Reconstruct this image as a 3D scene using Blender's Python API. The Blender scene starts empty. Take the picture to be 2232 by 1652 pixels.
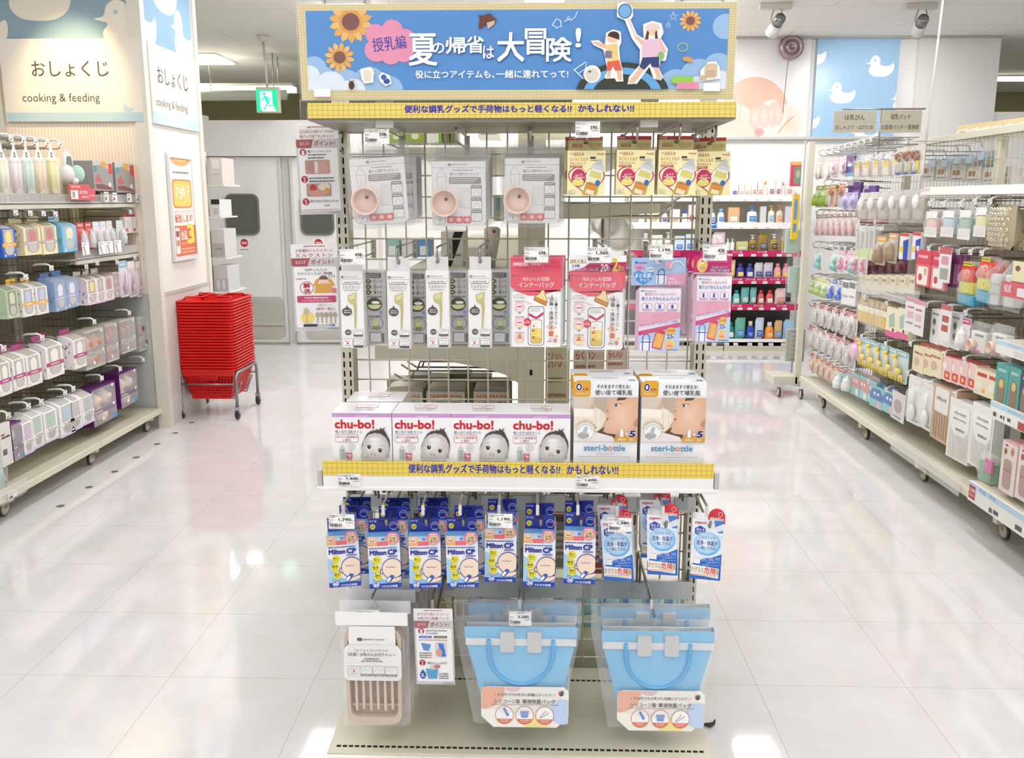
import bpy, bmesh, math, random
from mathutils import Vector, Matrix, noise
S = bpy.context.scene
COL = S.collection
rad = math.radians
# ---------------------------------------------------------------- camera
W, H, F = 2232.0, 1652.0, 1973.0
HC, PITCH, YAW = 1.5, rad(11.2), rad(1.57)
cd = bpy.data.cameras.new('camera'); cam = bpy.data.objects.new('camera', cd); COL.objects.link(cam)
cam.location = (0, 0, HC); cam.rotation_euler = (math.pi/2 - PITCH, 0, YAW)
cd.sensor_fit = 'HORIZONTAL'; cd.sensor_width = 36.0; cd.lens = F*36.0/W; cd.clip_start = .05; cd.clip_end = 200
S.camera = cam
# ---------------------------------------------------------------- world, view
wd = bpy.data.worlds.new('store_ambient'); S.world = wd; wd.use_nodes = True
wd.node_tree.nodes['Background'].inputs[0].default_value = (.985, .985, 1, 1)
wd.node_tree.nodes['Background'].inputs[1].default_value = .85
S.view_settings.view_transform = 'Standard'; S.view_settings.look = 'None'
S.view_settings.gamma = 1.0; S.view_settings.exposure = 0.08; S.view_settings.use_curve_mapping = False
S.cycles.max_bounces = 7; S.cycles.diffuse_bounces = 4; S.cycles.glossy_bounces = 3
S.cycles.transparent_max_bounces = 24; S.cycles.transmission_bounces = 3
S.cycles.caustics_reflective = False; S.cycles.caustics_refractive = False
ZC = 3.07                                   # ceiling height
LAMP = 15.0                                 # ceiling lamp strength
FIX = [(x, y) for x in (-1.75, 1.85) for y in (-.9, 1.6, 4.1, 6.4)] + [(x, y) for x in (-4.6, 5.2) for y in (-.5, 3.5, 6.3)] + [(.05, .3), (.05, 3.6), (.05, 6.9), (-1.55, 8.3), (-.2, 8.7), (1.3, 8.3)]  # last three are added lamps, out of view behind the banner, brightening the back wall

# ---------------------------------------------------------------- helpers
fw = Vector((-math.sin(YAW)*math.cos(PITCH), math.cos(YAW)*math.cos(PITCH), -math.sin(PITCH)))
rt = Vector((math.cos(YAW), math.sin(YAW), 0)); up = rt.cross(fw); CO = Vector((0, 0, HC))
def at(px, py, X=None, Y=None, Z=None):
    """the place in the shop seen at a pixel of the photograph, on one plane of the shop"""
    d = fw*F + rt*(px - W/2) - up*(py - H/2)
    t = (X/d.x) if X is not None else (Y/d.y) if Y is not None else ((Z - HC)/d.z)
    return CO + d*t
_cc = {}
def c(s):
    if not isinstance(s, str): return s
    if s not in _cc:
        h = s.lstrip('#'); v = [int(h[i:i+2], 16)/255 for i in (0, 2, 4)]
        _cc[s] = tuple(x/12.92 if x <= .04045 else ((x+.055)/1.055)**2.4 for x in v)
    return _cc[s]
MATS = {}
def mk(name, rough=.5, metal=0., spec=.5, emit=0., clear=None, alpha=1., coat=0., bump=None):
    m = bpy.data.materials.new(name); m.use_nodes = True; nt = m.node_tree; b = nt.nodes['Principled BSDF']
    a = nt.nodes.new('ShaderNodeVertexColor'); a.layer_name = 'Col'
    nt.links.new(a.outputs[0], b.inputs['Base Color'])
    b.inputs['Roughness'].default_value = rough; b.inputs['Metallic'].default_value = metal
    b.inputs['Specular IOR Level'].default_value = spec; b.inputs['Coat Weight'].default_value = coat
    if emit:
        nt.links.new(a.outputs[0], b.inputs['Emission Color']); b.inputs['Emission Strength'].default_value = emit
    if bump:
        n = nt.nodes.new('ShaderNodeTexNoise'); n.inputs['Scale'].default_value = bump[0]; n.inputs['Detail'].default_value = 2
        t = nt.nodes.new('ShaderNodeTexCoord'); nt.links.new(t.outputs['Object'], n.inputs['Vector'])
        u = nt.nodes.new('ShaderNodeBump'); u.inputs['Strength'].default_value = bump[1]; u.inputs['Distance'].default_value = .004
        nt.links.new(n.outputs[0], u.inputs['Height']); nt.links.new(u.outputs[0], b.inputs['Normal'])
    if clear is not None:                   # thin film: mostly see-through, a little body colour, real reflections
        tr = nt.nodes.new('ShaderNodeBsdfTransparent'); mx = nt.nodes.new('ShaderNodeMixShader')
        lw = nt.nodes.new('ShaderNodeLayerWeight'); lw.inputs[0].default_value = .25
        mp = nt.nodes.new('ShaderNodeMapRange'); mp.inputs[3].default_value = clear[0]; mp.inputs[4].default_value = clear[1]
        nt.links.new(lw.outputs['Facing'], mp.inputs[0]); nt.links.new(mp.outputs[0], mx.inputs[0])
        nt.links.new(tr.outputs[0], mx.inputs[1]); nt.links.new(b.outputs[0], mx.inputs[2])
        nt.links.new(mx.outputs[0], nt.nodes['Material Output'].inputs[0])
    MATS[name] = m
mk('paper', .55, spec=.3); mk('card', .3, spec=.45); mk('gloss', .12); mk('satin', .38); mk('matte', .8, spec=.2)
mk('metal', .28, metal=.9); mk('chrome', .14, metal=1.); mk('brushed', .42, metal=.85)
mk('film', .08, spec=.8, clear=(.06, .55), bump=(38, .9)); mk('frost', .18, spec=.7, clear=(.13, .6), bump=(30, .8))
mk('acrylic', .05, spec=.8, clear=(.04, .5)); mk('blister', .06, spec=.9, clear=(.05, .5))
mk('lamp', .5, emit=LAMP); mk('weaklamp', .5, emit=14.); mk('sign', .4, emit=1.4); mk('silicone', .3, spec=.5)
class MB:
    """collects shapes, then links them as one mesh object"""
    def __init__(s, M=None): s.v = []; s.f = []; s.c = []; s.m = []; s.s = []; s.M = M
    def add(s, pts, faces, col, mat='paper', smooth=False):
        o = len(s.v); M = s.M
        s.v += [tuple(M @ Vector(p)) if M else tuple(p) for p in pts]
        one = not isinstance(col, list)
        if one: col = c(col)
        for i, fc in enumerate(faces):
            s.f.append([k + o for k in fc]); s.m.append(mat); s.s.append(smooth)
            s.c.append(col if one else [c(col[k]) for k in fc])
        return s
    def box(s, x0, y0, z0, x1, y1, z1, col, mat='paper', bev=0.):
        if bev:
            bm = bmesh.new(); bmesh.ops.create_cube(bm, size=1)
            for v in bm.verts: v.co = ((x0+x1)/2 + v.co.x*(x1-x0), (y0+y1)/2 + v.co.y*(y1-y0), (z0+z1)/2 + v.co.z*(z1-z0))
            bmesh.ops.bevel(bm, geom=bm.edges[:], offset=bev, segments=2, affect='EDGES', profile=.5)
            bm.verts.index_update()
            s.add([v.co.copy() for v in bm.verts], [[v.index for v in f.verts] for f in bm.faces], col, mat, False); bm.free(); return s
        p = [(x, y, z) for z in (z0, z1) for y in (y0, y1) for x in (x0, x1)]
        return s.add(p, [(0, 2, 3, 1), (4, 5, 7, 6), (0, 1, 5, 4), (2, 6, 7, 3), (0, 4, 6, 2), (1, 3, 7, 5)], col, mat)
    def tube(s, pts, r, col, mat='metal', n=8, smooth=True):
        pts = [Vector(p) for p in pts]; vs = []; fs = []; k = len(pts); prev = None
        rr = r if isinstance(r, (list, tuple)) else [r]*k
        for i, p in enumerate(pts):
            t = ((pts[min(i+1, k-1)] - p).normalized() + (p - pts[max(i-1, 0)]).normalized())
            t = t.normalized() if t.length > 1e-6 else Vector((0, 0, 1))
            if prev is None:
                a = t.orthogonal().normalized()
            else:
                a = (prev - t*prev.dot(t)); a = a.normalized() if a.length > 1e-6 else t.orthogonal().normalized()
            prev = a; b = t.cross(a)
            vs += [p + (a*math.cos(2*math.pi*j/n) + b*math.sin(2*math.pi*j/n))*rr[i] for j in range(n)]
        for i in range(k-1):
            for j in range(n): fs.append((i*n+j, i*n+(j+1) % n, (i+1)*n+(j+1) % n, (i+1)*n+j))
        fs.append(tuple(range(n-1, -1, -1))); fs.append(tuple((k-1)*n+j for j in range(n)))
        return s.add(vs, fs, col, mat, smooth)
    def lathe(s, prof, col, mat='gloss', n=20, ctr=(0, 0, 0), cols=None, axis='z', sx=1., sy=1.):
        vs = []; fs = []; k = len(prof); vc = []
        for i, (r, z) in enumerate(prof):
            for j in range(n):
                a = 2*math.pi*j/n; x, y = r*math.cos(a)*sx, r*math.sin(a)*sy
                q = (x, y, z) if axis == 'z' else (x, z, y) if axis == 'y' else (z, x, y)
                vs.append((q[0]+ctr[0], q[1]+ctr[1], q[2]+ctr[2])); vc.append(cols[i] if cols else col)
        for i in range(k-1):
            for j in range(n): fs.append((i*n+j, i*n+(j+1) % n, (i+1)*n+(j+1) % n, (i+1)*n+j))
        if prof[0][0] > 1e-5: fs.append(tuple(range(n-1, -1, -1)))
        if prof[-1][0] > 1e-5: fs.append(tuple((k-1)*n+j for j in range(n)))
        return s.add(vs, fs, vc if cols else col, mat, True)
    def prism(s, pts, y0, y1, col, mat='paper', side=None, smooth=False):
        """an outline in x, z pushed back from y0 to y1"""
        n = len(pts)
        a = sum(pts[i][0]*pts[(i+1) % n][1] - pts[(i+1) % n][0]*pts[i][1] for i in range(n))
        if a < 0: pts = pts[::-1]
        vs = [(x, y0, z) for x, z in pts] + [(x, y1, z) for x, z in pts]
        s.add(vs, [tuple(range(n)), tuple(range(2*n-1, n-1, -1))], col, mat)
        return s.add(vs, [(i, i+n, (i+1) % n + n, (i+1) % n) for i in range(n)], side or col, mat, smooth)
    def ball(s, x, y, z, r, col, mat='gloss', n=12, sx=1, sy=1, sz=1):
        pr = [(r*math.sin(math.pi*i/8) if 0 < i < 8 else 1e-6, -r*math.cos(math.pi*i/8)*sz) for i in range(9)]
        return s.lathe(pr, col, mat, n, (x, y, z), sx=sx, sy=sy)
    def sheet(s, fn, nu, nv, col, mat='film', smooth=True):
        vs = [fn(i/nu, j/nv) for j in range(nv+1) for i in range(nu+1)]
        fs = [(j*(nu+1)+i, j*(nu+1)+i+1, (j+1)*(nu+1)+i+1, (j+1)*(nu+1)+i) for j in range(nv) for i in range(nu)]
        return s.add(vs, fs, col, mat, smooth)
    def pouch(s, x0, z0, x1, z1, t, col='ffffff', mat='film', yc=0., nu=12, nv=14, seed=1, wr=.25, flat_top=0.):
        """a filled bag: two bulging sheets that meet at the seams"""
        def g(sign):
            def fn(u, v):
                e = (1 - (2*u-1)**4)*(1 - (2*min(1, v/(1-flat_top))-1)**4 if v < 1-flat_top else 0)
                w = noise.noise((u*5+seed*7.3, v*5+sign, seed*3.1))*wr*t
                k = (max(e, 0)**.55)*(t/2+w*(1 if 0 < u < 1 and 0 < v < 1 else 0))
                return (x0+(x1-x0)*u + .012*t*noise.noise((v*6, seed, sign)), yc+sign*k, z0+(z1-z0)*v)
            return fn
        s.sheet(g(-1), nu, nv, col, mat); return s.sheet(g(1), nu, nv, col, mat)
    def build(s, name, parent=None, label=None, loc=None, rz=0):
        me = bpy.data.meshes.new(name); me.from_pydata(s.v, [], s.f)
        names = list(dict.fromkeys(s.m)); ix = {m: i for i, m in enumerate(names)}
        for m in names: me.materials.append(MATS[m])
        me.polygons.foreach_set('material_index', [ix[m] for m in s.m]); me.polygons.foreach_set('use_smooth', s.s)
        at_ = me.color_attributes.new('Col', 'FLOAT_COLOR', 'CORNER'); d = []
        for fc, col in zip(s.f, s.c):
            if isinstance(col, list):
                for q in col: d += [q[0], q[1], q[2], 1.]
            else: d += [col[0], col[1], col[2], 1.]*len(fc)
        at_.data.foreach_set('color', d); me.update()
        o = bpy.data.objects.new(name, me); COL.objects.link(o)
        if parent is not None: o.parent = parent
        if loc is not None: o.location = loc
        if rz: o.rotation_euler = (0, 0, rz)
        if label: o['label'] = label
        return o
    def thing(s, name, label, cat, loc=(0, 0, 0), rz=0, group=None, kind=None):
        o = s.build(name, None, label, loc, rz); o['category'] = cat
        if group: o['group'] = group
        if kind: o['kind'] = kind
        return o
    def struct(s, name, loc=None):
        o = s.build(name, None, None, loc); o['kind'] = 'structure'; return o
def thing(name, label, cat, loc=(0, 0, 0), rz=0, group=None):
    o = bpy.data.objects.new(name, None); COL.objects.link(o); o.empty_display_size = .05
    o.location = loc; o.rotation_euler = (0, 0, rz); o['label'] = label; o['category'] = cat
    if group: o['group'] = group
    return o
def kids(o): return [x for x in o.children]
def dup(root, loc, label, rz=None, rot=None):
    r = root.copy(); COL.objects.link(r); r.location = loc; r['label'] = label
    if rz is not None: r.rotation_euler = (0, 0, rz)
    if rot is not None: r.rotation_euler = rot
    for ch in kids(root):
        k = ch.copy(); COL.objects.link(k); k.parent = r
        for g in kids(ch):
            q = g.copy(); COL.objects.link(q); q.parent = k
    return r
_tc = {}
def glyphs(t, bold=0.):
    k = (t, bold)
    if k not in _tc:
        cu = bpy.data.curves.new('lettering', 'FONT'); cu.body = t; cu.size = 1; cu.resolution_u = 2; cu.offset = bold
        o = bpy.data.objects.new('lettering', cu); me = bpy.data.meshes.new_from_object(o)
        vs = [(v.co.x, v.co.y) for v in me.vertices]; fs = [tuple(p.vertices) for p in me.polygons]
        # text faces can be wound either way: make all face the same way
        out = []
        for f in fs:
            a = sum(vs[f[i]][0]*vs[f[(i+1) % len(f)]][1] - vs[f[(i+1) % len(f)]][0]*vs[f[i]][1] for i in range(len(f)))
            out.append(f if a > 0 else f[::-1])
        _tc[k] = (vs, out); bpy.data.objects.remove(o); bpy.data.curves.remove(cu); bpy.data.meshes.remove(me)
    return _tc[k]
class Art:
    """flat printing laid on a face of a mesh: cw x ch units over w x h metres, y running down"""
    def __init__(s, mb, w, h, cw, ch, org, U=(1, 0, 0), D=(0, 0, -1), mat='paper', e=.0005, step=.00007):
        s.mb = mb; s.U = Vector(U); s.D = Vector(D); s.N = s.D.cross(s.U); s.o = Vector(org)
        s.kx = w/cw; s.ky = h/ch; s.mat = mat; s.off = e; s.step = step; s.cw = cw; s.ch = ch; s.g = None
    def P(s, x, y): return s.o + s.U*(x*s.kx) + s.D*(y*s.ky) + s.N*s.off
    def poly(s, pts, col, mat=None):
        a = sum(pts[i][0]*pts[(i+1) % len(pts)][1] - pts[(i+1) % len(pts)][0]*pts[i][1] for i in range(len(pts)))
        if a > 0: pts = pts[::-1]
        s.mb.add([s.P(*p) for p in pts], [tuple(range(len(pts)))], col, mat or s.mat); s.off += s.step; return s
    def rect(s, x0, y0, x1, y1, col, col2=None):
        if col2: s.mb.add([s.P(x0, y1), s.P(x1, y1), s.P(x1, y0), s.P(x0, y0)], [(0, 1, 2, 3)], [col2, col2, col, col], s.mat); s.off += s.step; return s
        return s.poly([(x0, y0), (x1, y0), (x1, y1), (x0, y1)], col)
    def rr(s, x0, y0, x1, y1, r, col):
        p = []
        for cx, cy, a0 in ((x1-r, y0+r, -90), (x1-r, y1-r, 0), (x0+r, y1-r, 90), (x0+r, y0+r, 180)):
            p += [(cx+r*math.cos(rad(a0+k*22.5)), cy+r*math.sin(rad(a0+k*22.5))) for k in range(5)]
        return s.poly(p, col)
    def rrl(s, x0, y0, x1, y1, r, w, col, fill): s.rr(x0, y0, x1, y1, r, col); return s.rr(x0+w, y0+w, x1-w, y1-w, max(r-w, .01), fill)
    def ell(s, x, y, rx, ry=None, col='ffffff', edge=None, n=28, a0=0, a1=360):
        ry = rx if ry is None else ry
        p = [(x+rx*math.cos(rad(a0+(a1-a0)*k/n)), y+ry*math.sin(rad(a0+(a1-a0)*k/n))) for k in range(n + (a1-a0 < 360))]
        if edge:
            q = [s.P(*k) for k in p] + [s.P(x, y)]
            s.mb.add(q, [((k+1) % n, k, n) for k in range(n)], [edge]*n + [col], s.mat); s.off += s.step; return s
        return s.poly(p, col)
    def ring(s, x, y, r, w, col, ry=None, n=28, a0=0, a1=360):
        ry = ry or r; k = n + 1; v = []
        for i in range(k):
            a = rad(a0+(a1-a0)*i/n); v += [s.P(x+r*math.cos(a), y+ry*math.sin(a)), s.P(x+(r-w)*math.cos(a), y+(ry-w)*math.sin(a))]
        s.mb.add(v, [(2*i, 2*i+1, 2*i+3, 2*i+2) for i in range(n)], col, s.mat); s.off += s.step; return s
    def line(s, pts, w, col):
        v = []; n = len(pts)
        for i, p in enumerate(pts):
            a = pts[max(i-1, 0)]; b = pts[min(i+1, n-1)]; dx, dy = b[0]-a[0], b[1]-a[1]; l = math.hypot(dx, dy) or 1
            v += [s.P(p[0]-dy/l*w/2, p[1]+dx/l*w/2), s.P(p[0]+dy/l*w/2, p[1]-dx/l*w/2)]
        s.mb.add(v, [(2*i, 2*i+2, 2*i+3, 2*i+1) for i in range(n-1)], col, s.mat); s.off += s.step; return s
    def txt(s, t, x0, y0, x1, y1, col, bold=0., rot=0, skew=0.):
        """lettering that fills the box x0 y0 x1 y1"""
        vs, fs = glyphs(t)
        if not vs: return s
        ax, bx = min(v[0] for v in vs), max(v[0] for v in vs); ay, by = min(v[1] for v in vs), max(v[1] for v in vs)
        cx, cy = (x0+x1)/2, (y0+y1)/2; cr, sr = math.cos(rad(rot)), math.sin(rad(rot)); q = []
        for x, y in vs:
            u = (x-ax)/(bx-ax or 1)*(x1-x0)+x0-cx; v = (by-y)/(by-ay or 1)*(y1-y0)+y0-cy; u -= skew*v
            q.append((cx+u*cr-v*sr, cy+u*sr+v*cr))
        e = bold*.55*abs(x1-x0)/(bx-ax or 1)
        for dx, dy in ((0, 0),) if bold < .006 else ((-e, -e), (e, -e), (-e, e), (e, e), (0, 0)):
            s.mb.add([s.P(u+dx, v+dy) for u, v in q], fs, col, s.mat); s.off += s.step*.2
        s.off += s.step; return s
    def vtxt(s, t, x0, y0, x1, y1, col, bold=0.):
        h = (y1-y0)/len(t)
        for i, ch in enumerate(t):
            q = (.36, .40) if ch == '・' else (0, .06); s.txt(ch, x0+(x1-x0)*q[0], y0+i*h+h*q[1], x1-(x1-x0)*q[0], y0+(i+1)*h-h*q[1], col, bold); s.off -= s.step
        s.off += s.step; return s
    def dash(s, x0, y0, x1, y1, col, seed=0, lo=.5, hi=1.1):
        """a line of print too small to read"""
        r = random.Random(seed+int(x0*7+y0*13)); h = y1-y0; x = x0
        while x < x1:
            w = h*r.uniform(lo, hi)*.8
            s.rect(x, y0+h*r.uniform(0, .2), min(x+w, x1), y1-h*r.uniform(0, .25), col); s.off -= s.step
            x += w+h*r.uniform(.15, .4)
        s.off += s.step; return s
    def bars(s, x0, y0, x1, y1, col='222222', seed=3):
        r = random.Random(seed); x = x0; u = (x1-x0)/60
        while x < x1:
            w = u*r.choice((1, 1, 2, 3)); s.rect(x, y0, min(x+w, x1), y1, col); s.off -= s.step; x += w+u*r.choice((1, 1, 2))
        s.off += s.step; return s
def front(mb, w, h, cw, ch, x=0., y=0., top=None, mat='paper', e=.0005):
    """printing on a product's front: x centred, facing -y, its top edge at height top"""
    return Art(mb, w, h, cw, ch, (x-w/2, y, h if top is None else top), mat=mat, e=e)
def arc(cx, cy, rx, ry, a0, a1, n=16): return [(cx+rx*math.cos(rad(a0+(a1-a0)*k/n)), cy+ry*math.sin(rad(a0+(a1-a0)*k/n))) for k in range(n+1)]
def rrpts(x0, z0, x1, z1, r, k=5):
    p = []
    for cx, cz, a0 in ((x1-r, z0+r, -90), (x1-r, z1-r, 0), (x0+r, z1-r, 90), (x0+r, z0+r, 180)):
        p += [(cx+r*math.cos(rad(a0+i*90/(k-1))), cz+r*math.sin(rad(a0+i*90/(k-1)))) for i in range(k)]
    return p
PI = math.pi
ORD = tuple('first second third fourth fifth sixth seventh eighth ninth tenth eleventh twelfth thirteenth fourteenth fifteenth sixteenth seventeenth eighteenth nineteenth twentieth'.split()) + tuple('twenty-'+w for w in 'first second third fourth fifth'.split())
IV = 'ddd9c6'    # ivory enamel of the shop racks
# ================================================================= the room
def pm(name, col, rough=.5, spec=.4, brick=None, noise_=None, stripe=None):
    m = bpy.data.materials.new(name); m.use_nodes = True; nt = m.node_tree; b = nt.nodes['Principled BSDF']
    b.inputs['Roughness'].default_value = rough; b.inputs['Specular IOR Level'].default_value = spec
    b.inputs['Base Color'].default_value = (*c(col), 1); L = nt.links.new
    tc = nt.nodes.new('ShaderNodeTexCoord'); src = None
    if noise_:
        n = nt.nodes.new('ShaderNodeTexNoise'); n.inputs['Scale'].default_value = noise_[0]; n.inputs['Detail'].default_value = 6; n.inputs['Roughness'].default_value = .65
        mp = nt.nodes.new('ShaderNodeMapping'); mp.inputs['Scale'].default_value = noise_[2] if len(noise_) > 2 else (1, 1, 1)
        L(tc.outputs['Object'], mp.inputs[0]); L(mp.outputs[0], n.inputs['Vector'])
        r = nt.nodes.new('ShaderNodeValToRGB'); r.color_ramp.elements[0].position = .3; r.color_ramp.elements[1].position = .7
        r.color_ramp.elements[0].color = (*c(noise_[1]), 1); r.color_ramp.elements[1].color = (*c(col), 1)
        L(n.outputs[0], r.inputs[0]); src = r.outputs[0]
    if brick:
        bw, rh, mort, mc, off = brick
        k = nt.nodes.new('ShaderNodeTexBrick'); k.offset = off[2] if len(off) > 2 else 0; k.inputs['Scale'].default_value = 1
        k.inputs['Brick Width'].default_value = bw; k.inputs['Row Height'].default_value = rh; k.inputs['Mortar Size'].default_value = mort
        k.inputs['Mortar Smooth'].default_value = .1; k.inputs['Bias'].default_value = 0
        k.inputs['Mortar'].default_value = (*c(mc), 1)
        for q in ('Color1', 'Color2'):
            if src: L(src, k.inputs[q])
            else: k.inputs[q].default_value = (*c(col), 1)
        mp = nt.nodes.new('ShaderNodeMapping'); mp.inputs['Location'].default_value = (off[0], off[1], 0)
        L(tc.outputs['Object'], mp.inputs[0]); L(mp.outputs[0], k.inputs['Vector']); src = k.outputs['Color']
    if stripe:
        w = nt.nodes.new('ShaderNodeTexWave'); w.wave_type = 'BANDS'; w.bands_direction = 'X'; w.inputs['Scale'].default_value = stripe[0]; w.inputs['Distortion'].default_value = 0
        L(tc.outputs['Object'], w.inputs['Vector']); r = nt.nodes.new('ShaderNodeValToRGB'); r.color_ramp.interpolation = 'EASE'
        r.color_ramp.elements[0].position = .35; r.color_ramp.elements[1].position = .65
        r.color_ramp.elements[0].color = (*c(stripe[1]), 1); r.color_ramp.elements[1].color = (*c(col), 1)
        L(w.outputs[0], r.inputs[0]); src = r.outputs[0]
    if src: L(src, b.inputs['Base Color'])
    MATS[name] = m
pm('floor_tile', 'e6e4e4', .06, .9, brick=(.467, .45, .0011, 'bfbbb6', (.235, .07)), noise_=(5, 'dddad7', (1, 1, 1)))
pm('ceiling_board', 'eceae3', .8, .2, brick=(1.82, .91, .003, 'bdbab0', (.3, .2, .5)))
pm('wall_paint', 'e9e7e0', .6); pm('wall_white', 'f4f3f0', .55); pm('olive_dim_paint', '8b8463', .8); pm('olive_ceiling', '9d9778', .8)
pm('stripes', 'f3e9d6', .6, .3, stripe=(15., 'efd9c6')); pm('dado_grey', 'c3c6c2', .5)
pm('door_paint', 'efeeea', .4, noise_=(3, 'e6e4dd', (1, 1, .6))); pm('kick_plate', 'cbcac2', .35, .5, noise_=(2.5, 'b3b0a4', (.4, 1, 3)))
MB().box(-11, -4, -.1, 11, 14.4, 0, 'ffffff', 'floor_tile').struct('floor')
MB().box(-11, -4, ZC, 11, 14.4, ZC+.1, 'ffffff', 'ceiling_board').struct('ceiling')
XJ = .35
m = MB(); m.box(-11, 9.5, 0, -3.62, 9.6, 2.29, 'ffffff', 'wall_paint'); m.box(-3.62, 9.5, 1.93, XJ, 9.6, 2.29, 'ffffff', 'wall_paint'); m.box(-.9, 9.5, 0, XJ, 9.6, 1.93, 'ffffff', 'wall_paint'); m.struct('wall_stockroom')
MB().box(XJ, 9.5, 0, 4.55, 9.6, ZC, 'ffffff', 'wall_white').struct('wall_back'); MB().box(4.55, 9.5, 0, 11, 9.6, 2.36, 'ffffff', 'wall_white').struct('wall_low')
MB().box(-11, 14.2, 0, 11, 14.3, ZC, 'ffffff', 'olive_dim_paint').struct('wall_far')  # dark olive: dimness of the poorly lit room beyond is put into the colour
MB().box(-11.1, -4, 0, -11, 14.4, ZC, 'ffffff', 'wall_paint').struct('wall_left'); MB().box(11, -4, 0, 11.1, 14.4, ZC, 'ffffff', 'wall_paint').struct('wall_right')
MB().box(-3.75, 9.36, 1.935, -.85, 9.5, 2.285, 'ecebe6', 'satin').struct('trim_1')          # cover of the sliding track
MB().box(-3.75, 9.34, 2.285, -3.36, 9.5, 2.335, 'e3e2dc', 'satin').struct('trim_2')
# two swing doors to the stockroom
def swing_door(name, x0, x1):
    d = MB(); d.box(x0, 9.42, .02, x1, 9.47, 1.925, 'ffffff', 'door_paint')
    for xx in (x0, x1-.03): d.box(xx, 9.41, .02, xx+.03, 9.42, 1.925, 'd6d5cd', 'satin')
    o = d.struct(name); cx = (x0+x1)/2 + (.06 if x0 < -2.8 else -.2)
    k = MB(); k.prism(rrpts(x0+.1, .06, x1-.04, .5, .05), 9.405, 9.42, 'ffffff', 'kick_plate'); k.box(x0+.1, 9.40, .19, x1-.04, 9.405, .2, 'a58f74', 'satin'); k.build('kick_plate', o)
    g = MB(); a = rrpts(cx-.175, 1.14, cx+.175, 1.56, .07); b_ = rrpts(cx-.155, 1.16, cx+.155, 1.54, .055)
    n = len(a); vs = [(x, 9.405, z) for x, z in a]+[(x, 9.405, z) for x, z in b_]+[(x, 9.42, z) for x, z in a]+[(x, 9.416, z) for x, z in b_]
    g.add(vs, [(i, (i+1) % n, (i+1) % n+n, i+n) for i in range(n)]+[(i, i+2*n, (i+1) % n+2*n, (i+1) % n) for i in range(n)]+[(i+n, (i+1) % n+n, (i+1) % n+3*n, i+3*n) for i in range(n)], '6c7268', 'satin')
    gw = g.build('window_gasket', o)
    MB().prism(b_, 9.414, 9.419, '6f726c', 'mirror_glass').build('pane', gw)
    s_ = MB(); a = Art(s_, .11, .14, 40, 50, (cx-.055, 9.42, 1.11), e=.001); a.rect(0, 0, 40, 50, 'f1f0ec'); a.ell(20, 18, 15, 15, 'c23434'); a.rect(10, 14, 30, 22, 'f4e6e4'); a.dash(11, 16, 29, 20, 'b03030'); a.dash(4, 40, 36, 45, '77736c'); s_.build('no_entry_sticker', o)
mk('mirror_glass', .06, metal=.55, spec=.8)
swing_door('door_1', -3.58, -2.62); swing_door('door_2', -2.53, -1.6)
MB().box(-2.615, 9.43, .0, -2.535, 9.47, 1.93, 'c9c8c0', 'satin').struct('door_jamb')
MB().box(-1.6, 9.42, 0, -.9, 9.5, 1.93, 'ffffff', 'wall_paint').struct('wall_return')

# ceiling lamps: sheet-metal troughs with a diffuser
def lamp_label(x, y):
    ax = 'left aisle' if -3 < x < -1 else 'right aisle' if 1 < x < 3 else 'far left aisle' if x < -3 else 'far right aisle' if x > 3 else 'middle rack'
    return 'long white fluorescent ceiling lamp over the %s, %s' % (ax, 'nearest the camera' if y < 0 else 'about %d metres into the shop' % round(y))
lamp0 = None
for x, y in FIX:
    if lamp0 is None:
        lamp0 = thing('ceiling_lamp', lamp_label(x, y), 'lamp', (x, y, ZC), 0, 'fluorescent ceiling lamps')
        q = MB(); q.box(-.17, -.64, -.03, .17, -.62, 0, 'eeeeea', 'satin'); q.box(-.17, .62, -.03, .17, .64, 0, 'eeeeea', 'satin'); q.box(-.17, -.64, -.03, -.15, .64, 0, 'eeeeea', 'satin'); q.box(.15, -.64, -.03, .17, .64, 0, 'eeeeea', 'satin'); q.build('housing', lamp0)
        MB().box(-.15, -.62, -.055, .15, .62, -.012, 'fbfaff', 'lamp').build('diffuser', lamp0)
    else: dup(lamp0, (x, y, ZC), lamp_label(x, y))
# lamp and pipe hanging in the stockroom beyond the partition
p = at(512, 196, Y=10.6)
t = thing('stockroom_lamp', 'bright tube lamp above the stockroom partition, left of the exit sign', 'lamp', (p.x, 10.6, p.z))
MB().box(-1.2, -.09, -.025, .68, .09, .03, 'fffdf5', 'weaklamp').build('tube', t); k = MB(); k.box(-1.2, -.11, .03, .68, .11, .06, 'dddcd2', 'satin')
for xx in (-1.0, .5): k.tube([(xx, 0, .06), (xx, 0, ZC-p.z)], .008, 'c9c7bb')
k.build('housing', t)
a, b = at(410, 212, Y=10.3), at(625, 207, Y=10.3)
k = MB(); k.tube([(-8, 10.3, a.z), (b.x, 10.3, b.z)], .055, 'c6c9ba', 'satin', 14)
for xx in (-3.6, -2.9): k.tube([(xx, 10.3, a.z), (xx, 10.3, ZC)], .006, 'aaa89a')
k.thing('duct_pipe', 'pale horizontal pipe under the stockroom lamp, behind the exit sign', 'pipe')
k = MB(); p = at(415, 118, Z=ZC); q = thing('ceiling_lamp', 'square recessed ceiling lamp beyond the partition, beside the left pillar', 'lamp', (p.x-.35, p.y+.3, ZC)); MB().box(-.6, -.35, -.02, .62, .35, -.005, 'fffdf5', 'weaklamp').build('diffuser', q); MB().box(-.64, -.39, -.012, .66, .39, 0, 'e6e4da', 'satin').build('housing', q)
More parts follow.
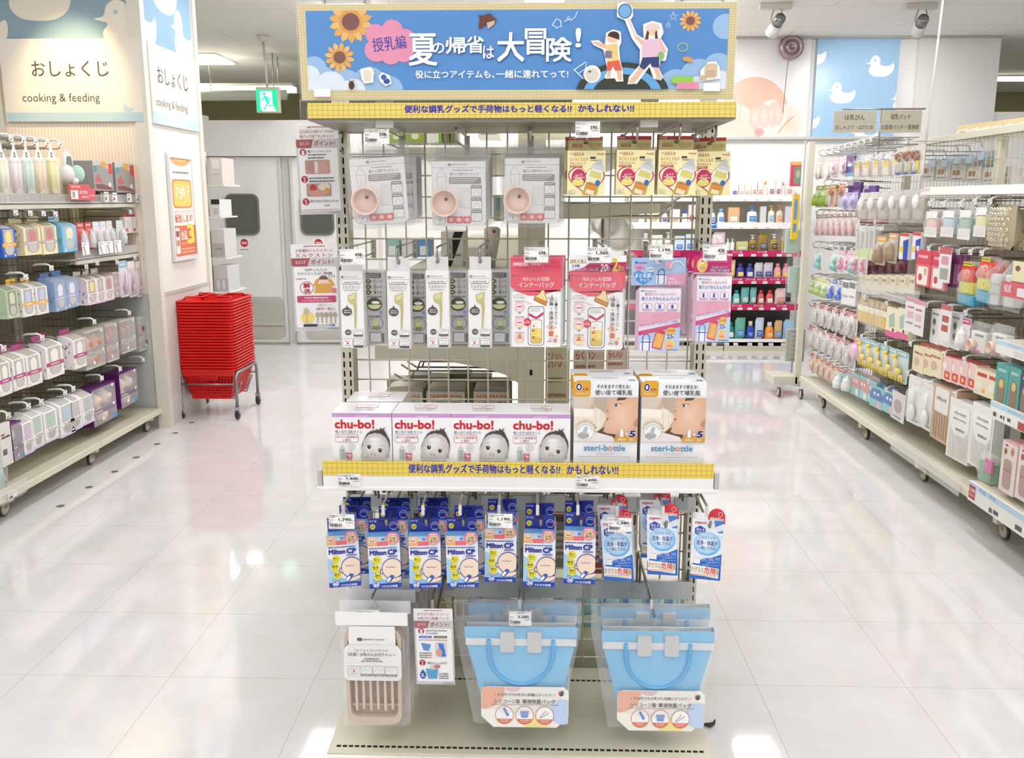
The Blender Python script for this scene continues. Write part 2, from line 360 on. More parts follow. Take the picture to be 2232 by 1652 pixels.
# exit sign on its stem
ex = at(583, 219, Y=9.2)
t = thing('exit_sign', 'green running-man emergency exit sign hanging from the ceiling on a thin stem', 'sign', (ex.x, 9.2, ex.z))
k = MB(); k.box(-.115, 0, -.115, .115, .07, .13, 'cfcab2', 'satin', .006); k.build('sign_case', t)
k = MB(); a = Art(k, .205, .205, 100, 100, (-.108, 0, .103), mat='sign', e=.002)
a.rect(0, 0, 100, 100, '08c07c'); a.poly([(17, 8), (76, 8), (76, 62), (92, 100), (30, 100), (17, 88)], 'd6f6f4')
a.ell(38, 20, 7.5, 7.5, '19c39a'); a.poly([(34, 30), (46, 28), (58, 48), (62, 62), (54, 66), (44, 54)], '19c39a')
for pts in (([(44, 33), (58, 36), (66, 50)]), ([(40, 34), (30, 46), (18, 48)]), ([(56, 60), (60, 74), (84, 74), (86, 82)]), ([(52, 58), (46, 74), (34, 94)])): a.line(pts, 6.5, '19c39a')
k.build('lit_panel', t)
MB().tube([(-.005, .035, .13), (-.02, .035, ZC-ex.z-.05)], .013, 'cfcbbd', 'satin').build('stem', t)
MB().lathe([(.03, -.06), (.06, -.03), (.065, 0)], 'dad6ca', 'satin', 18, (-.02, .035, ZC-ex.z)).build('ceiling_cap', t)

# ---- pillar and end wall at the left
YW, XW = 5.86, -2.46
DUCK = [(-2.2, 1.75), (-1.55, 1.9), (-1.3, 2.55), (-.75, 2.9), (-.15, 2.75), (.15, 2.2), (.15, 1.6), (.6, 1.35), (1.6, 1.35), (2.35, 1.75), (2.45, 1.0), (2.1, .25), (1.3, -.2), (.2, -.3), (-.9, -.15), (-1.5, .3), (-1.65, .9), (-1.3, 1.4), (-1.5, 1.55)]
def smooth_poly(p, k=3):
    n = len(p); o = []
    for i in range(n):
        p0, p1, p2, p3 = (Vector((*p[(i+j-1) % n], 0)) for j in range(4))
        for q in range(k):
            t_ = q/k; v = .5*((2*p1)+(p2-p0)*t_+(2*p0-5*p1+4*p2-p3)*t_*t_+(3*p1-p0-3*p2+p3)*t_**3); o.append((v.x, v.y))
    return o
def clip(pts, x0, y0, x1, y1):
    for ax, lim, sg in ((0, x0, 1), (0, x1, -1), (1, y0, 1), (1, y1, -1)):
        o = []
        for i in range(len(pts)):
            a, b = pts[i-1], pts[i]; da, db = (a[ax]-lim)*sg, (b[ax]-lim)*sg
            if (da >= 0) != (db >= 0):
                t_ = da/(da-db); o.append((a[0]+(b[0]-a[0])*t_, a[1]+(b[1]-a[1])*t_))
            if db >= 0: o.append(b)
        pts = o
        if not pts: break
    return pts
def duck(a, x, y, s_, col, box=None, eye='9fc3d8'):
    pts = [(x+u*s_, y-v*s_) for u, v in smooth_poly(DUCK)]
    if box: pts = clip(pts, *box)
    if len(pts) > 2: a.poly(pts, col)
    if not box or (box[0] < x-.9*s_ < box[2] and box[1] < y-2.15*s_ < box[3]): a.ell(x-.72*s_, y-2.15*s_, .14*s_, .14*s_, eye, n=10)
m = MB(); m.box(-7, YW, 0, XW, 6.75, ZC, 'ffffff', 'wall_paint'); m.struct('wall_pillar')
zs0, zs1, zd = at(200, 640, Y=YW).z, at(170, 266, Y=YW).z, at(240, 640, Y=YW).z
xb = at(20, 260, Y=YW).x
MB().box(xb-.02, YW-.012, zd, XW-.05, YW, ZC, 'ffffff', 'stripes').struct('wall_panel_striped')
MB().box(xb-.02, YW-.014, 0, XW-.05, YW, zd, 'ffffff', 'dado_grey').struct('wall_dado_front')
MB().box(XW, YW+.02, 0, XW+.008, 6.75, at(357, 641, X=XW).z, 'd2d2ce', 'satin').struct('wall_dado_side')
MB().box(XW-.07, YW-.03, 0, XW+.012, YW+.03, ZC, 'e4dfd2', 'satin').struct('trim_3')
MB().box(XW-.02, 6.72, 0, XW+.015, 6.78, ZC, 'ddd8c9', 'satin').struct('trim_4')
MB().box(XW-.02, YW+.03, at(357, 641, X=XW).z-.012, XW+.012, 6.72, at(357, 641, X=XW).z+.012, 'bcbcb8', 'satin').struct('trim_5')
MB().box(xb-.09, YW-.03, 0, xb-.02, YW+.02, ZC, 'dcd6c6', 'satin').struct('trim_6')
# painted duck mural above, sign board below
zp = at(160, 86, Y=YW).z; x0, x1 = xb-.02, at(300, 60, Y=YW-.02).x
w_, h_ = x1-x0, ZC-zp
k = MB(); a = Art(k, w_, h_, w_*100, h_*100, (x0, YW-.012, ZC), e=.004); a.rect(0, 0, w_*100, h_*100, '93adb9')
B = (0, 0, w_*100, h_*100)
pa = lambda px, py: ((at(px, py, Y=YW).x-x0)*100, (ZC-at(px, py, Y=YW).z)*100)
duck(a, *pa(80, 36), 9.5, 'f1e9d8', B); duck(a, *pa(284, 103), 9.5, 'f1e9d8', B); duck(a, *pa(-56, 106), 9.5, 'f1e9d8', B)
k.struct('wall_mural_front')
k = MB(); sx0, sx1, sz0, sz1 = at(15, 260, Y=YW-.03).x, at(314, 260, Y=YW-.03).x, zs1, zp
k.box(sx0, YW-.035, sz0, sx1, YW-.015, sz1, 'efe7d8', 'card'); a = Art(k, sx1-sx0, sz1-sz0, 300, 180, (sx0, YW-.035, sz1))
a.rect(2, 160, 300, 180, 'bcd3da'); duck(a, 266, 158, 5.5, 'c5d8dc', eye='efe7d8'); duck(a, 232, 158, 2.6, 'cfdcdc', eye='efe7d8')
a.txt('おしょくじ', 66, 48, 232, 82, '5d5148', .012); a.txt('cooking & feeding', 40, 118, 208, 142, '5d5148')
k.thing('department_sign', 'cream cooking and feeding sign board on the striped end wall, facing the camera', 'sign')
ya, yb = YW+.04, 6.70; D3 = lambda mb, z0, z1, cw, ch, e=.004: Art(mb, yb-ya, z1-z0, cw, ch, (XW, ya, z1), U=(0, 1, 0), D=(0, 0, -1), e=e)
k = MB(); a = D3(k, zp, ZC, 100, 62); a.rect(0, 0, 100, 62, '86a9c2')
duck(a, 40, 35, 13, 'f3efe6', (0, 0, 100, 62)); duck(a, 78, 64, 11, 'f3efe6', (0, 0, 100, 62)); duck(a, -4, 64, 11, 'f3efe6', (0, 0, 100, 62)); k.struct('wall_mural_side')
k = MB(); k.box(XW+.002, ya, at(365, 275, X=XW).z, XW+.018, yb, zp-.005, 'efe8db', 'card'); a = Art(k, yb-ya, zp-.005-at(365, 275, X=XW).z, 100, 150, (XW+.018, ya, zp-.005), U=(0, 1, 0))
a.rect(0, 128, 100, 150, 'bcd6df'); duck(a, 84, 128, 5, 'c8dce2', eye='efe8db'); a.txt('おしょくじ', 14, 40, 78, 72, '5d5148', .01); a.txt('cooking & feeding', 8, 100, 74, 120, '5d5148')
k.thing('department_sign', 'cream cooking and feeding sign board on the side of the pillar, above the orange poster', 'sign')
# poster frame on the pillar side
A, B_ = at(359, 332, X=XW), at(432, 560, X=XW); C_ = at(418, 338, X=XW)
pw, ph = B_.y-A.y-.05, A.z-at(372, 571, X=XW).z
t = thing('poster_frame', 'silver snap frame with an orange points campaign poster on the pillar side', 'poster', (XW+.002, A.y, A.z-ph))
k = MB()
for q in ((0, 0, pw, .03), (0, ph-.03, pw, ph), (0, .03, .018, ph-.03), (pw-.018, .03, pw, ph-.03)): k.box(0, q[0], q[1], .022, q[2], q[3], 'dcdcda', 'satin')
k.build('frame', t)
k = MB(); k.box(.004, .018, .03, .014, pw-.018, ph-.03, 'f6f1ea', 'card'); a = Art(k, pw-.036, ph-.06, 100, 300, (.014, .018, ph-.03), U=(0, 1, 0), mat='card')
a.poly(arc(50, 0, 44, 24, 0, 180)+[(6, 0)], 'f0a057'); a.dash(22, 3, 78, 10, 'f7d3a6'); a.dash(12, 40, 88, 47, '59504a'); a.rr(6, 64, 94, 152, 12, 'e0763a'); a.rr(10, 69, 90, 147, 10, 'f5c65a')
a.txt('マタ', 16, 84, 52, 126, 'ffffff', .03, 8); a.txt('キテ', 50, 84, 86, 120, 'ffffff', .03, -4); a.txt('ノーン', 56, 122, 84, 138, 'f6e7c4', .02); a.rect(2, 158, 98, 170, 'd7d3cf')
a.txt('配信します!', 10, 172, 92, 196, 'd2562a', .03); a.rect(0, 206, 100, 300, 'd8602f'); a.txt('全品', 30, 222, 58, 250, 'ffffff', .03); a.txt('ポイント', 32, 256, 58, 266, 'ffe2b0'); a.txt('3', 62, 204, 92, 262, 'f8d648', .06); a.txt('倍', 84, 246, 96, 262, 'f8d648', .03)
a.rr(6, 212, 24, 292, 3, 'f2e8e0'); a.rect(8, 222, 22, 240, '7a3b30'); a.rect(8, 250, 22, 268, 'b98a77'); a.dash(30, 276, 92, 282, 'f3c7a4'); a.dash(30, 286, 92, 292, 'f3c7a4')
k.build('poster_sheet', t)
# narrow white rack on the back of the pillar, beside the stockroom doors
k = thing('leaflet_rack', 'narrow white wall rack of small goods between the pillar and the stockroom doors', 'rack', (XW, 7.0, 0))
rx = at(447, 400, Y=7.0).x - XW
m = MB(); m.box(rx-.1, 0, 0, rx+.0, .06, at(440, 330, Y=7).z, 'dcdbd2', 'satin'); m.build('post', k)
RK = []
for i, (px0, px1, py) in enumerate(((452, 484, 402), (454, 478, 472), (456, 490, 562), (460, 497, 636), (466, 500, 676))):
    q0, q1 = at(px0, py, Y=7.0), at(px1, py, Y=7.0); RK.append((q0, q1))
    MB().box(rx-.0, .01, q0.z-.012, q1.x-XW+.01, .4, q0.z, 'e2e1da', 'satin').build('shelf', k)
def rack_item(i, name, lab, cat, h, col, art):
    q0, q1 = RK[i]; m = MB(); w = q1.x-q0.x-.02
    m.box(-w/2, .02, 0, w/2, .3, h, col, 'card', .004); a = front(m, w, h, 100, 100, y=.02); art(a)
    m.thing(name, lab, cat, ((q0.x+q1.x)/2+.01, 7.0, q0.z))
rack_item(0, 'plastic_bag', 'beige plastic bag hung at the top of the white rack by the doors', 'bag', .2, 'd9d0c6', lambda a: (a.rr(20, 6, 80, 40, 8, 'e9e4dc'), a.dash(20, 60, 80, 66, 'b9aea2')))
rack_item(1, 'hanging_pack', 'small black topped pack on the white rack by the doors', 'pack', .13, 'dfdedb', lambda a: (a.rect(0, 0, 100, 30, '2f2d2b'), a.rect(20, 50, 80, 90, 'c7c4bf')))
rack_item(2, 'carton', 'grey carton in the middle of the white rack by the doors', 'box', .22, 'cfccc8', lambda a: (a.rect(4, 50, 96, 96, 'b5b1ad'), a.dash(20, 66, 80, 74, '8e8a86')))
rack_item(3, 'carton', 'lilac grey carton on the lower shelf of the white rack by the doors', 'box', .2, 'c9c7c9', lambda a: (a.rect(0, 50, 100, 100, 'b9b6be'), a.ell(30, 72, 12, 20, 'd9d6db'), a.ell(68, 72, 12, 20, 'd9d6db')))
rack_item(4, 'carton', 'white carton at the foot of the white rack behind the red baskets', 'box', .09, 'e6e4df', lambda a: (a.dash(10, 30, 90, 44, 'a8a49e'),))

# stack of shopping baskets on a wheeled frame
BW, BL, BH = .37, .46, .215
bx, by = (at(400, 915, Z=0).x+at(515, 915, Z=0).x)/2 - .0, 6.30
zb = .135
m = MB(); RED = 'e0140f'; RD2 = 'c30d0b'
def wall_pt(side, u, v):
    w = BW/2-.05*(1-v); l = BL/2-.05*(1-v); z = BH*v
    return ((-w+2*w*u, -l, z) if side == 0 else (w, -l+2*l*u, z) if side == 1 else (w-2*w*u, l, z) if side == 2 else (-w, l-2*l*u, z))
for s_ in range(4):
    nb = 16 if s_ % 2 == 0 else 20
    def strip(u0, u1, v0, v1, col): m.add([wall_pt(s_, u0, v0), wall_pt(s_, u1, v0), wall_pt(s_, u1, v1), wall_pt(s_, u0, v1)], [(0, 1, 2, 3)], col, 'satin')
    strip(0, 1, .78, 1, RED); strip(0, 1, 0, .06, RED); strip(.3, .7, .62, .8, RED)
    for i in range(nb+1): u = i/nb; strip(max(0, u-.009), min(1, u+.009), .05, .8, RED)
    for i in range(8): v = .08+.09*i; strip(0, 1, v-.012, v+.012, RED)
m.add([wall_pt(0, 0, 0), wall_pt(0, 1, 0), wall_pt(2, 0, 0), wall_pt(2, 1, 0)], [(0, 1, 2, 3)], RD2, 'satin')
bk = thing('shopping_basket', 'bottom red shopping basket of the stack, its slotted side showing above the wheeled frame', 'basket', (bx, by, zb), 0, 'stacked red shopping baskets')
m.build('body', bk)
m = MB()
o_ = rrpts(-BW/2-.014, -BL/2-.014, BW/2+.014, BL/2+.014, .045); i_ = rrpts(-BW/2+.004, -BL/2+.004, BW/2-.004, BL/2-.004, .035); n = len(o_)
vs = [(x, y, BH+.004) for x, y in o_]+[(x, y, BH+.004) for x, y in i_]+[(x, y, BH-.005) for x, y in o_]+[(x, y, BH-.003) for x, y in i_]
m.add(vs, [(i, (i+1) % n, (i+1) % n+n, i+n) for i in range(n)]+[(i, i+2*n, (i+1) % n+2*n, (i+1) % n) for i in range(n)]+[(i+2*n, i+3*n, (i+1) % n+3*n, (i+1) % n+2*n) for i in range(n)], RED, 'satin'); m.build('rim', bk)
NB = 24; PITCHB = .0205
for i in range(1, NB):
    d = dup(bk, (bx+.002*math.sin(i*1.7), by, zb+i*PITCHB), ('top red shopping basket of the stack beside the pillar' if i == NB-1 else 'red shopping basket nested in the stack, %s from the top' % ORD[NB-1-i]))
top = [o for o in COL.objects if o.get('label') == 'top red shopping basket of the stack beside the pillar'][0]
m = MB()
for sx in (-1, 1):
    m.tube([(sx*(BW/2-.02), -.15, BH+.004), (sx*(BW/2-.03), -.13, BH+.022), (sx*.05, -.12, BH+.02), (sx*.05, .12, BH+.02), (sx*(BW/2-.03), .13, BH+.022), (sx*(BW/2-.02), .15, BH+.004)], .006, RED, 'satin')
m.build('handle', top)
fr = thing('basket_cart', 'grey tubular frame on casters under the red basket stack', 'cart', (bx, by, 0))
m = MB(); fx, fy, ft = .195, .235, .33
for sy in (-1, 1): m.tube([(-fx, sy*fy, .09), (-fx, sy*fy, ft-.03)] if sy > 0 else [(-fx, -fy, .09), (-fx, -fy, ft-.03)], .011, '8f9294', 'metal')
for sx in (-1, 1): m.tube([(sx*fx, -fy, .09), (sx*fx, -fy, ft-.04), (sx*fx, -fy+.03, ft-.005), (sx*fx, fy-.03, ft-.005), (sx*fx, fy, ft-.04), (sx*fx, fy, .09)], .011, '8f9294', 'metal')
m.tube([(-fx, -fy, .25), (fx, -fy, .25)], .006, '9da0a2', 'metal'); m.tube([(-fx, fy, .25), (fx, fy, .25)], .006, '9da0a2', 'metal')
for q in (-.12, .12): m.tube([(-fx, q, .25), (-.15, q, .128), (.15, q, .128), (fx, q, .25)], .006, '9da0a2', 'metal')
m.build('frame', fr)
for sx in (-1, 1):
    for sy in (-1, 1):
        mw = MB(); mw.lathe([(.0001, -.014), (.03, -.012), (.036, 0), (.03, .012), (.0001, .014)], '2d2b2a', 'satin', 16, (sx*fx, sy*fy, .037), axis='x'); m = MB(); m.box(sx*fx-.018, sy*fy-.012, .04, sx*fx+.018, sy*fy+.012, .092, 'b9bbbc', 'metal', .003); mw.build('wheel', m.build('caster', fr))
# drill marks on the floor by the left rack
m0 = None
for i, (px, py) in enumerate(((418, 921), (382, 944), (342, 968), (297, 997), (250, 1028), (194, 1062), (132, 1103))):
    p = at(px, py, Z=0)
    m = MB(); m.add([(.02*math.cos(a_*.5236), .02*math.sin(a_*.5236), .0012) for a_ in range(12)], [tuple(range(12))], '6f6b66', 'matte')
    o = m.thing('floor_plug', 'small dark plug in the white floor tiles by the left rack, %s' % ('nearest the baskets', 'second from the baskets', 'third from the baskets', 'fourth from the baskets', 'fifth from the baskets', 'sixth from the baskets', 'nearest the camera')[i], 'floor plug', (p.x, p.y, 0), 0, 'floor plugs along the left rack')
p = at(1550, 1583, Z=0); m = MB(); m.tube([(-.02, 0, .006), (-.006, -.006, .008), (.008, .004, .007), (.014, .016, .012)], [.004, .007, .005, .002], '4a4440', 'matte', 6); m.thing('plastic_scrap', 'tiny dark scrap lying on the floor beside the display deck', 'scrap', (p.x, p.y, 0))
k = thing('wall_photo', 'pale baby photo board at the very left edge, beside the feeding sign', 'picture', (xb-.45, YW-.02, at(0, 330, Y=YW).z))
m = MB(); m.box(-.4, 0, 0, .34, .015, .75, 'f3ece6', 'card'); a = front(m, .74, .75, 100, 100, x=-.03); a.mat = 'card'; a.ell(78, 40, 22, 30, 'efcdb8', 'f3ddd0'); a.ell(90, 78, 10, 8, 'e8a8a4', 'f0c8c0'); a.line([(70, 62), (100, 54)], 3, 'c99a7c'); m.build('photo_sheet', k)
q = thing('ceiling_lamp', 'long lamp on the far ceiling beyond the white panel at the right edge', 'lamp', (at(2235, 166, Z=ZC).x, at(2210, 166, Z=ZC).y, ZC)); MB().box(-1.2, -.1, -.05, 1.2, .1, -.01, 'fffdf5', 'weaklamp').build('diffuser', q); MB().box(-1.24, -.13, -.02, 1.24, .13, 0, 'e6e4da', 'satin').build('housing', q)
# ================================================================= the end display in front
YP = 2.48
def place(px0, py0, px1, py1, Y):
    p, q = at(px0, py1, Y=Y), at(px1, py0, Y=Y); return (p.x+q.x)/2, p.z, q.x-p.x, q.z-p.z
def fcan(mb, w, h, ox, oy, x1, y1, y=0., top=None, x=0., mat='paper', e=.0005):
    """front printing whose units are the ones read off a close-up: the face spans ox..x1, oy..y1"""
    a = front(mb, w, h, x1-ox, y1-oy, x, y, top, mat, e); a.o = a.o - a.U*(ox*a.kx) - a.D*(oy*a.ky); return a
eg = thing('end_gondola', 'ivory steel end rack with wire grid and bottom deck in the middle of the shop', 'rack', (-.04, YP, 0))
PX = (-.525+.04, .448+.04)
for i, x in enumerate(PX):
    m = MB(); m.box(x-.0175, -.02, 0, x+.0175, .04, 1.92, 'd6d2bd', 'satin', .002)
    z = .1
    while z < 1.68:
        for dx in (-.0085, .0085): m.box(x+dx-.0022, -.0206, z, x+dx+.0022, -.0199, z+.0165, '1d1a15', 'matte')
        z += .0262
    m.build('post', eg)
m = MB(); gx = at(1240, 480, Y=2.495).x+.04; gz = at(1240, 429, Y=2.495).z; n0 = math.ceil((PX[0]+.02-gx)/.0555)
x = gx+n0*.0555
while x < PX[1]-.02: m.tube([(x, .015, .12), (x, .015, 1.69)], .0024, 'd9d4bb', 'satin', 6); x += .0555
z = gz-math.floor((gz-.14)/.0562)*.0562
while z < 1.69: m.tube([(PX[0]+.015, .0195, z), (PX[1]-.015, .0195, z)], .0024, 'd9d4bb', 'satin', 6); z += .0562
m.build('wire_grid', eg)
m = MB(); x0, x1 = -.523+.04, .446+.04; zd = .135
m.box(x0, -.44, zd-.03, x1, -.0, zd, 'd3cfb6', 'satin', .003)
for yy, n in ((-.412, 60), (-.075, 60)):
    for i in range(n): u = x0+.025+(x1-x0-.05)*i/(n-1); m.box(u-.0055, yy-.004, zd, u+.0055, yy+.004, zd+.0006, '2a261e', 'matte')
m.build('deck', eg)
m = MB(); m.box(x0+.01, -.40, .0, x1-.01, -.0, zd-.03, 'c9c5b2', 'satin'); m.build('plinth', eg)
m = MB(); m.box(x0-.008, -.452, zd-.05, x1+.008, -.440, zd-.004, 'f2f1ea', 'card', .002); m.build('price_rail', eg)
# shelf with its price rail
SX0, SX1, SZ1, SZ0 = -.53, .44, .884, .816
sh = thing('shelf', 'ivory shelf of bottle cartons with a yellow checked strip on its front rail', 'shelf', (-.045, 2.1, SZ1-.02))
m = MB(); m.box(-.475, .01, -.03, .475, .355, -.012, 'd6d2bf', 'satin', .003); m.build('board', sh)
m = MB(); m.box(-.485, -.008, SZ0-SZ1+.018, .485, .0, .022, 'e9e9e4', 'acrylic', .001); m.box(-.470, -.0092, SZ0-SZ1+.022, .470, -.0084, -.016, 'f4f3f1', 'card'); m.box(-.485, -.012, SZ0-SZ1+.012, .485, .006, SZ0-SZ1+.022, 'f4f3f0', 'card', .002)
for sx in (-1, 1): m.box(sx*.478-.005, -.01, SZ0-SZ1+.02, sx*.478+.005, .004, -.006, 'bdbcb6', 'satin')
m.build('price_rail', sh)
def checks(a, x0, y0, x1, y1, pitch, w, base='ead35c', ln='cb9656', ph=0.):
    a.rect(x0, y0, x1, y1, base)
    x = x0+pitch*.8+ph
    while x < x1: a.rect(x, y0, x+w, y1, ln); a.off -= a.step; x += pitch
    a.off += a.step; y = y0+pitch*.42
    while y < y1: a.rect(x0, y, x1, min(y+w, y1), ln); a.off -= a.step; y += pitch
    a.off += a.step
SLOGAN = ('便利な調乳グッズで手荷物はもっと軽くなる!?', 'かもしれない!!')
m = MB(); m.box(-.470, -.0098, -.018, .470, -.0088, .0185, 'efdd4e', 'card')
a = fcan(m, .940, .0365, 703, 1002, 1554, 1036, y=-.0098, top=.0185); checks(a, 703, 1002, 1554, 1036, 17.3/1.55, 1.0)
a.txt(SLOGAN[0], 892, 1008, 1222, 1028, '3a3a9a', .055); a.txt(SLOGAN[1], 1237, 1008, 1347, 1028, '3a3a9a', .055); m.build('checked_strip', sh)
def tag_art(a, w, h, title, price, sub):
    """the shop's white shelf ticket: name, price, bar code"""
    a.txt(title[0], 3, 4, 3+min(88, 7*len(title[0])), 13, '2a2a2a', .01)
    if title[1]: a.txt(title[1], 3, 15, 3+min(80, 7*len(title[1])), 23, '2a2a2a', .01)
    a.dash(3, 36, 22, 42, '444444'); a.txt(price, 94-11*len(price), 26, 88, 48, '151515', .03); a.txt('円', 90, 40, 97, 48, '333333')
    a.dash(3, 54, 16, 60, '666666'); a.txt(sub, 66, 53, 94, 63, '3a3a3a'); a.bars(4, 64, 52, 84, '202020', len(title[0])); a.dash(10, 89, 44, 93, '777777'); a.dash(56, 89, 66, 93, '777777'); a.line([(78, 78), (79, 84)], 1.5, '666666')
def ticket(name, px0, py0, px1, py1, Y, title, price, sub, parent, po, shift=(0, 0, 0), board=True):
    x, z, w, h = place(px0, py0, px1, py1, Y); m = MB()
    if board: m.box(-w/2-.004, .0, -.004, w/2+.004, .0022, h+.004, 'f0f0ee', 'acrylic', .0008)
    m.box(-w/2, -.0012, 0, w/2, 0, h, 'f7f6f3', 'card'); tag_art(front(m, w, h, 100, 100, y=-.0012), w, h, title, price, sub)
    o = m.build(name, parent); o.location = Vector((x, Y, z))-Vector(po); return o
ticket('price_ticket', 737, 1033, 786, 1060, 2.089, ('おでかけ用ほ乳ボトル', 'チューボ使い切り'), '1,400', '1,540円', sh, sh.location, board=False)
ticket('price_ticket', 1256, 1036, 1306, 1063, 2.089, ('使い捨て哺乳瓶ステリボトル', '5個入り'), '1,600', '1,760円', sh, sh.location, board=False)
# canopy, its checked strip and the banner above
cn = thing('canopy_shelf', 'ivory top shelf of the end rack with a yellow checked strip under the blue banner', 'shelf', (-.04, 2.12, at(1100, 262, Y=2.12).z))
zc = cn.location.z
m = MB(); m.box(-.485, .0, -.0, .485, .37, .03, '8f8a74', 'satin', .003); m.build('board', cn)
X0, Z0, cw_, ch_ = place(672, 222, 1604, 258, 2.108)
m = MB(); m.box(-.497, -.012, -.004, .492, -.002, Z0+ch_-zc+.008, 'e6e6e2', 'acrylic', .001); m.build('price_rail', cn)
m = MB(); m.box(-cw_/2, -.001, 0, cw_/2, 0, ch_, 'efdd4e', 'card'); a = fcan(m, cw_, ch_, 75, 497, 2145, 576, y=-.001); checks(a, 75, 497, 2145, 576, 25.6, 2.2, 'e8d670', 'cb9c54')
a.txt(SLOGAN[0], 548, 511, 1358, 549, '3a3a9a', .055); a.txt(SLOGAN[1], 1390, 511, 1656, 547, '3a3a9a', .055); o = m.build('checked_strip', cn); o.location = (X0+.04, -.013, Z0-zc)
bx_, bz_, bw_, bh_ = place(658, 4, 1608, 218, 2.112)
bn = thing('banner_board', 'wide blue summer campaign banner with sunflowers and children on top of the end rack', 'banner', (bx_, 2.112, bz_))
m = MB(); m.box(-bw_/2, 0, 0, bw_/2, .012, bh_, 'ece2a2', 'card', .001); a = fcan(m, bw_, bh_, 42, 10, 2163, 488)
checks(a, 42, 10, 2163, 488, 13.2, 1.5, 'e6dba6', 'c9a860')
BX = (78, 42, 2124, 440); a.rect(*BX[:2], *BX[2:], '3a8fd4')
def bp(pts, col): q = clip(pts, *BX); len(q) > 2 and a.poly(q, col)
def bell(x, y, r, ry=None, col='ffffff'): bp([(x+r*math.cos(t_*.2244), y+(ry or r)*math.sin(t_*.2244)) for t_ in range(28)], col)
for x, y, r in ((110, 330, 62), (150, 380, 62), (250, 440, 110), (380, 400, 80), (470, 440, 76), (2080, 330, 70), (1990, 380, 92), (1880, 420, 80), (2110, 130, 62)): bell(x, y, r, r, '9ec6ea')
for x, y, r in ((90, 360, 46), (190, 420, 76), (300, 440, 60), (2090, 420, 74), (1990, 440, 66), (100, 440, 50)): bell(x, y, r, r, 'e4eef6')
def sunflower(x, y, r, n=13):
    for k in range(n):
        t0 = 2*PI*k/n+.2; bp([(x+r*.45*math.cos(t0-.26), y+r*.45*math.sin(t0-.26)), (x+r*.8*math.cos(t0-.2), y+r*.8*math.sin(t0-.2)), (x+r*math.cos(t0), y+r*math.sin(t0)), (x+r*.8*math.cos(t0+.2), y+r*.8*math.sin(t0+.2)), (x+r*.45*math.cos(t0+.26), y+r*.45*math.sin(t0+.26))], 'e8b054' if k % 2 else 'eec070'); a.off -= a.step
    a.off += a.step; bell(x, y, r*.55, r*.55, 'dfa04a'); bell(x, y, r*.4, r*.4, '7d4c40')
sunflower(298, 98, 108, 14); sunflower(238, 274, 76, 12); sunflower(1940, 102, 54, 12)
for x, y, r in ((418, 160, 50), (500, 140, 52), (560, 190, 56), (555, 250, 50), (490, 262, 50), (420, 240, 58), (480, 200, 70)): a.ell(x, y, r, r, 'e795b4')
a.txt('授乳編', 402, 172, 566, 240, '4a3fa0', .02, -6)
T_ = [('夏', 580, 160, 716, 316), ('の', 694, 205, 752, 256), ('帰', 760, 178, 860, 258), ('省', 862, 172, 944, 256), ('は', 942, 222, 994, 284), ('大', 1012, 156, 1140, 298), ('冒', 1146, 138, 1246, 264), ('険', 1250, 182, 1370, 300), ('!', 1392, 138, 1414, 228)]
for g_, *b_ in T_: a.txt(g_, b_[0]+4, b_[1]+5, b_[2]+4, b_[3]+5, '2a6cae', .03)
for g_, *b_ in T_: a.txt(g_, *b_, 'fbfbf8', .03)
a.txt('役に立つアイテムも、', 610, 342, 996, 382, 'fbfbf8', .03); a.txt('一緒に連れてって!', 1006, 342, 1356, 382, 'fbfbf8', .03)
# rhinoceros beetle, ghost doodle, stars, fish
a.ell(966, 94, 40, 20, '6b4436'); a.poly([(926, 76), (972, 62), (990, 70), (940, 130), (920, 140)], '6b4436'); a.poly([(960, 108), (1000, 96), (996, 116), (966, 138)], 'd9b89a'); a.line([(938, 88), (928, 72), (920, 74)], 6, '6b4436')
a.line([(1276, 122), (1296, 90), (1316, 100), (1320, 132), (1308, 128), (1298, 138), (1288, 126), (1276, 122)], 4, 'eef5fb'); a.line([(1334, 104), (1350, 96), (1364, 88), (1354, 78), (1346, 90), (1366, 98), (1386, 82), (1398, 54)], 3.4, 'eef5fb')
for x, y, r in ((1856, 82, 24), (1834, 124, 16)): a.line([(x+r*math.cos(-PI/2+k*4*PI/5), y+r*math.sin(-PI/2+k*4*PI/5)) for k in range(6)], 3, 'cfe2f0')
a.poly([(1906, 284), (1930, 276), (1958, 290), (1962, 308), (1934, 304), (1912, 300)], 'd3a06a'); a.ring(1906, 232, 26, 4, 'b6cf6a', 22)
# bottle, sandals, small beetle
a.poly([(338, 336), (388, 324), (406, 340), (402, 402), (356, 408), (344, 380)], 'f7f6f0'); a.poly([(352, 342), (384, 336), (394, 394), (358, 398)], 'e4dccb'); a.ring(398, 356, 12, 4, 'e4dccb')
a.poly([(428, 372), (446, 350), (484, 366), (492, 408), (462, 420), (436, 400)], 'f7f6f0'); a.ell(454, 376, 14, 14, '3d68b8'); a.ell(468, 396, 16, 14, '2f58a8'); a.ell(462, 386, 5, 5, 'cf5a50')
a.ell(294, 416, 14, 22, '5a3a2e'); a.line([(286, 398), (280, 386)], 3, '5a3a2e'); a.line([(300, 398), (308, 388)], 3, '5a3a2e')
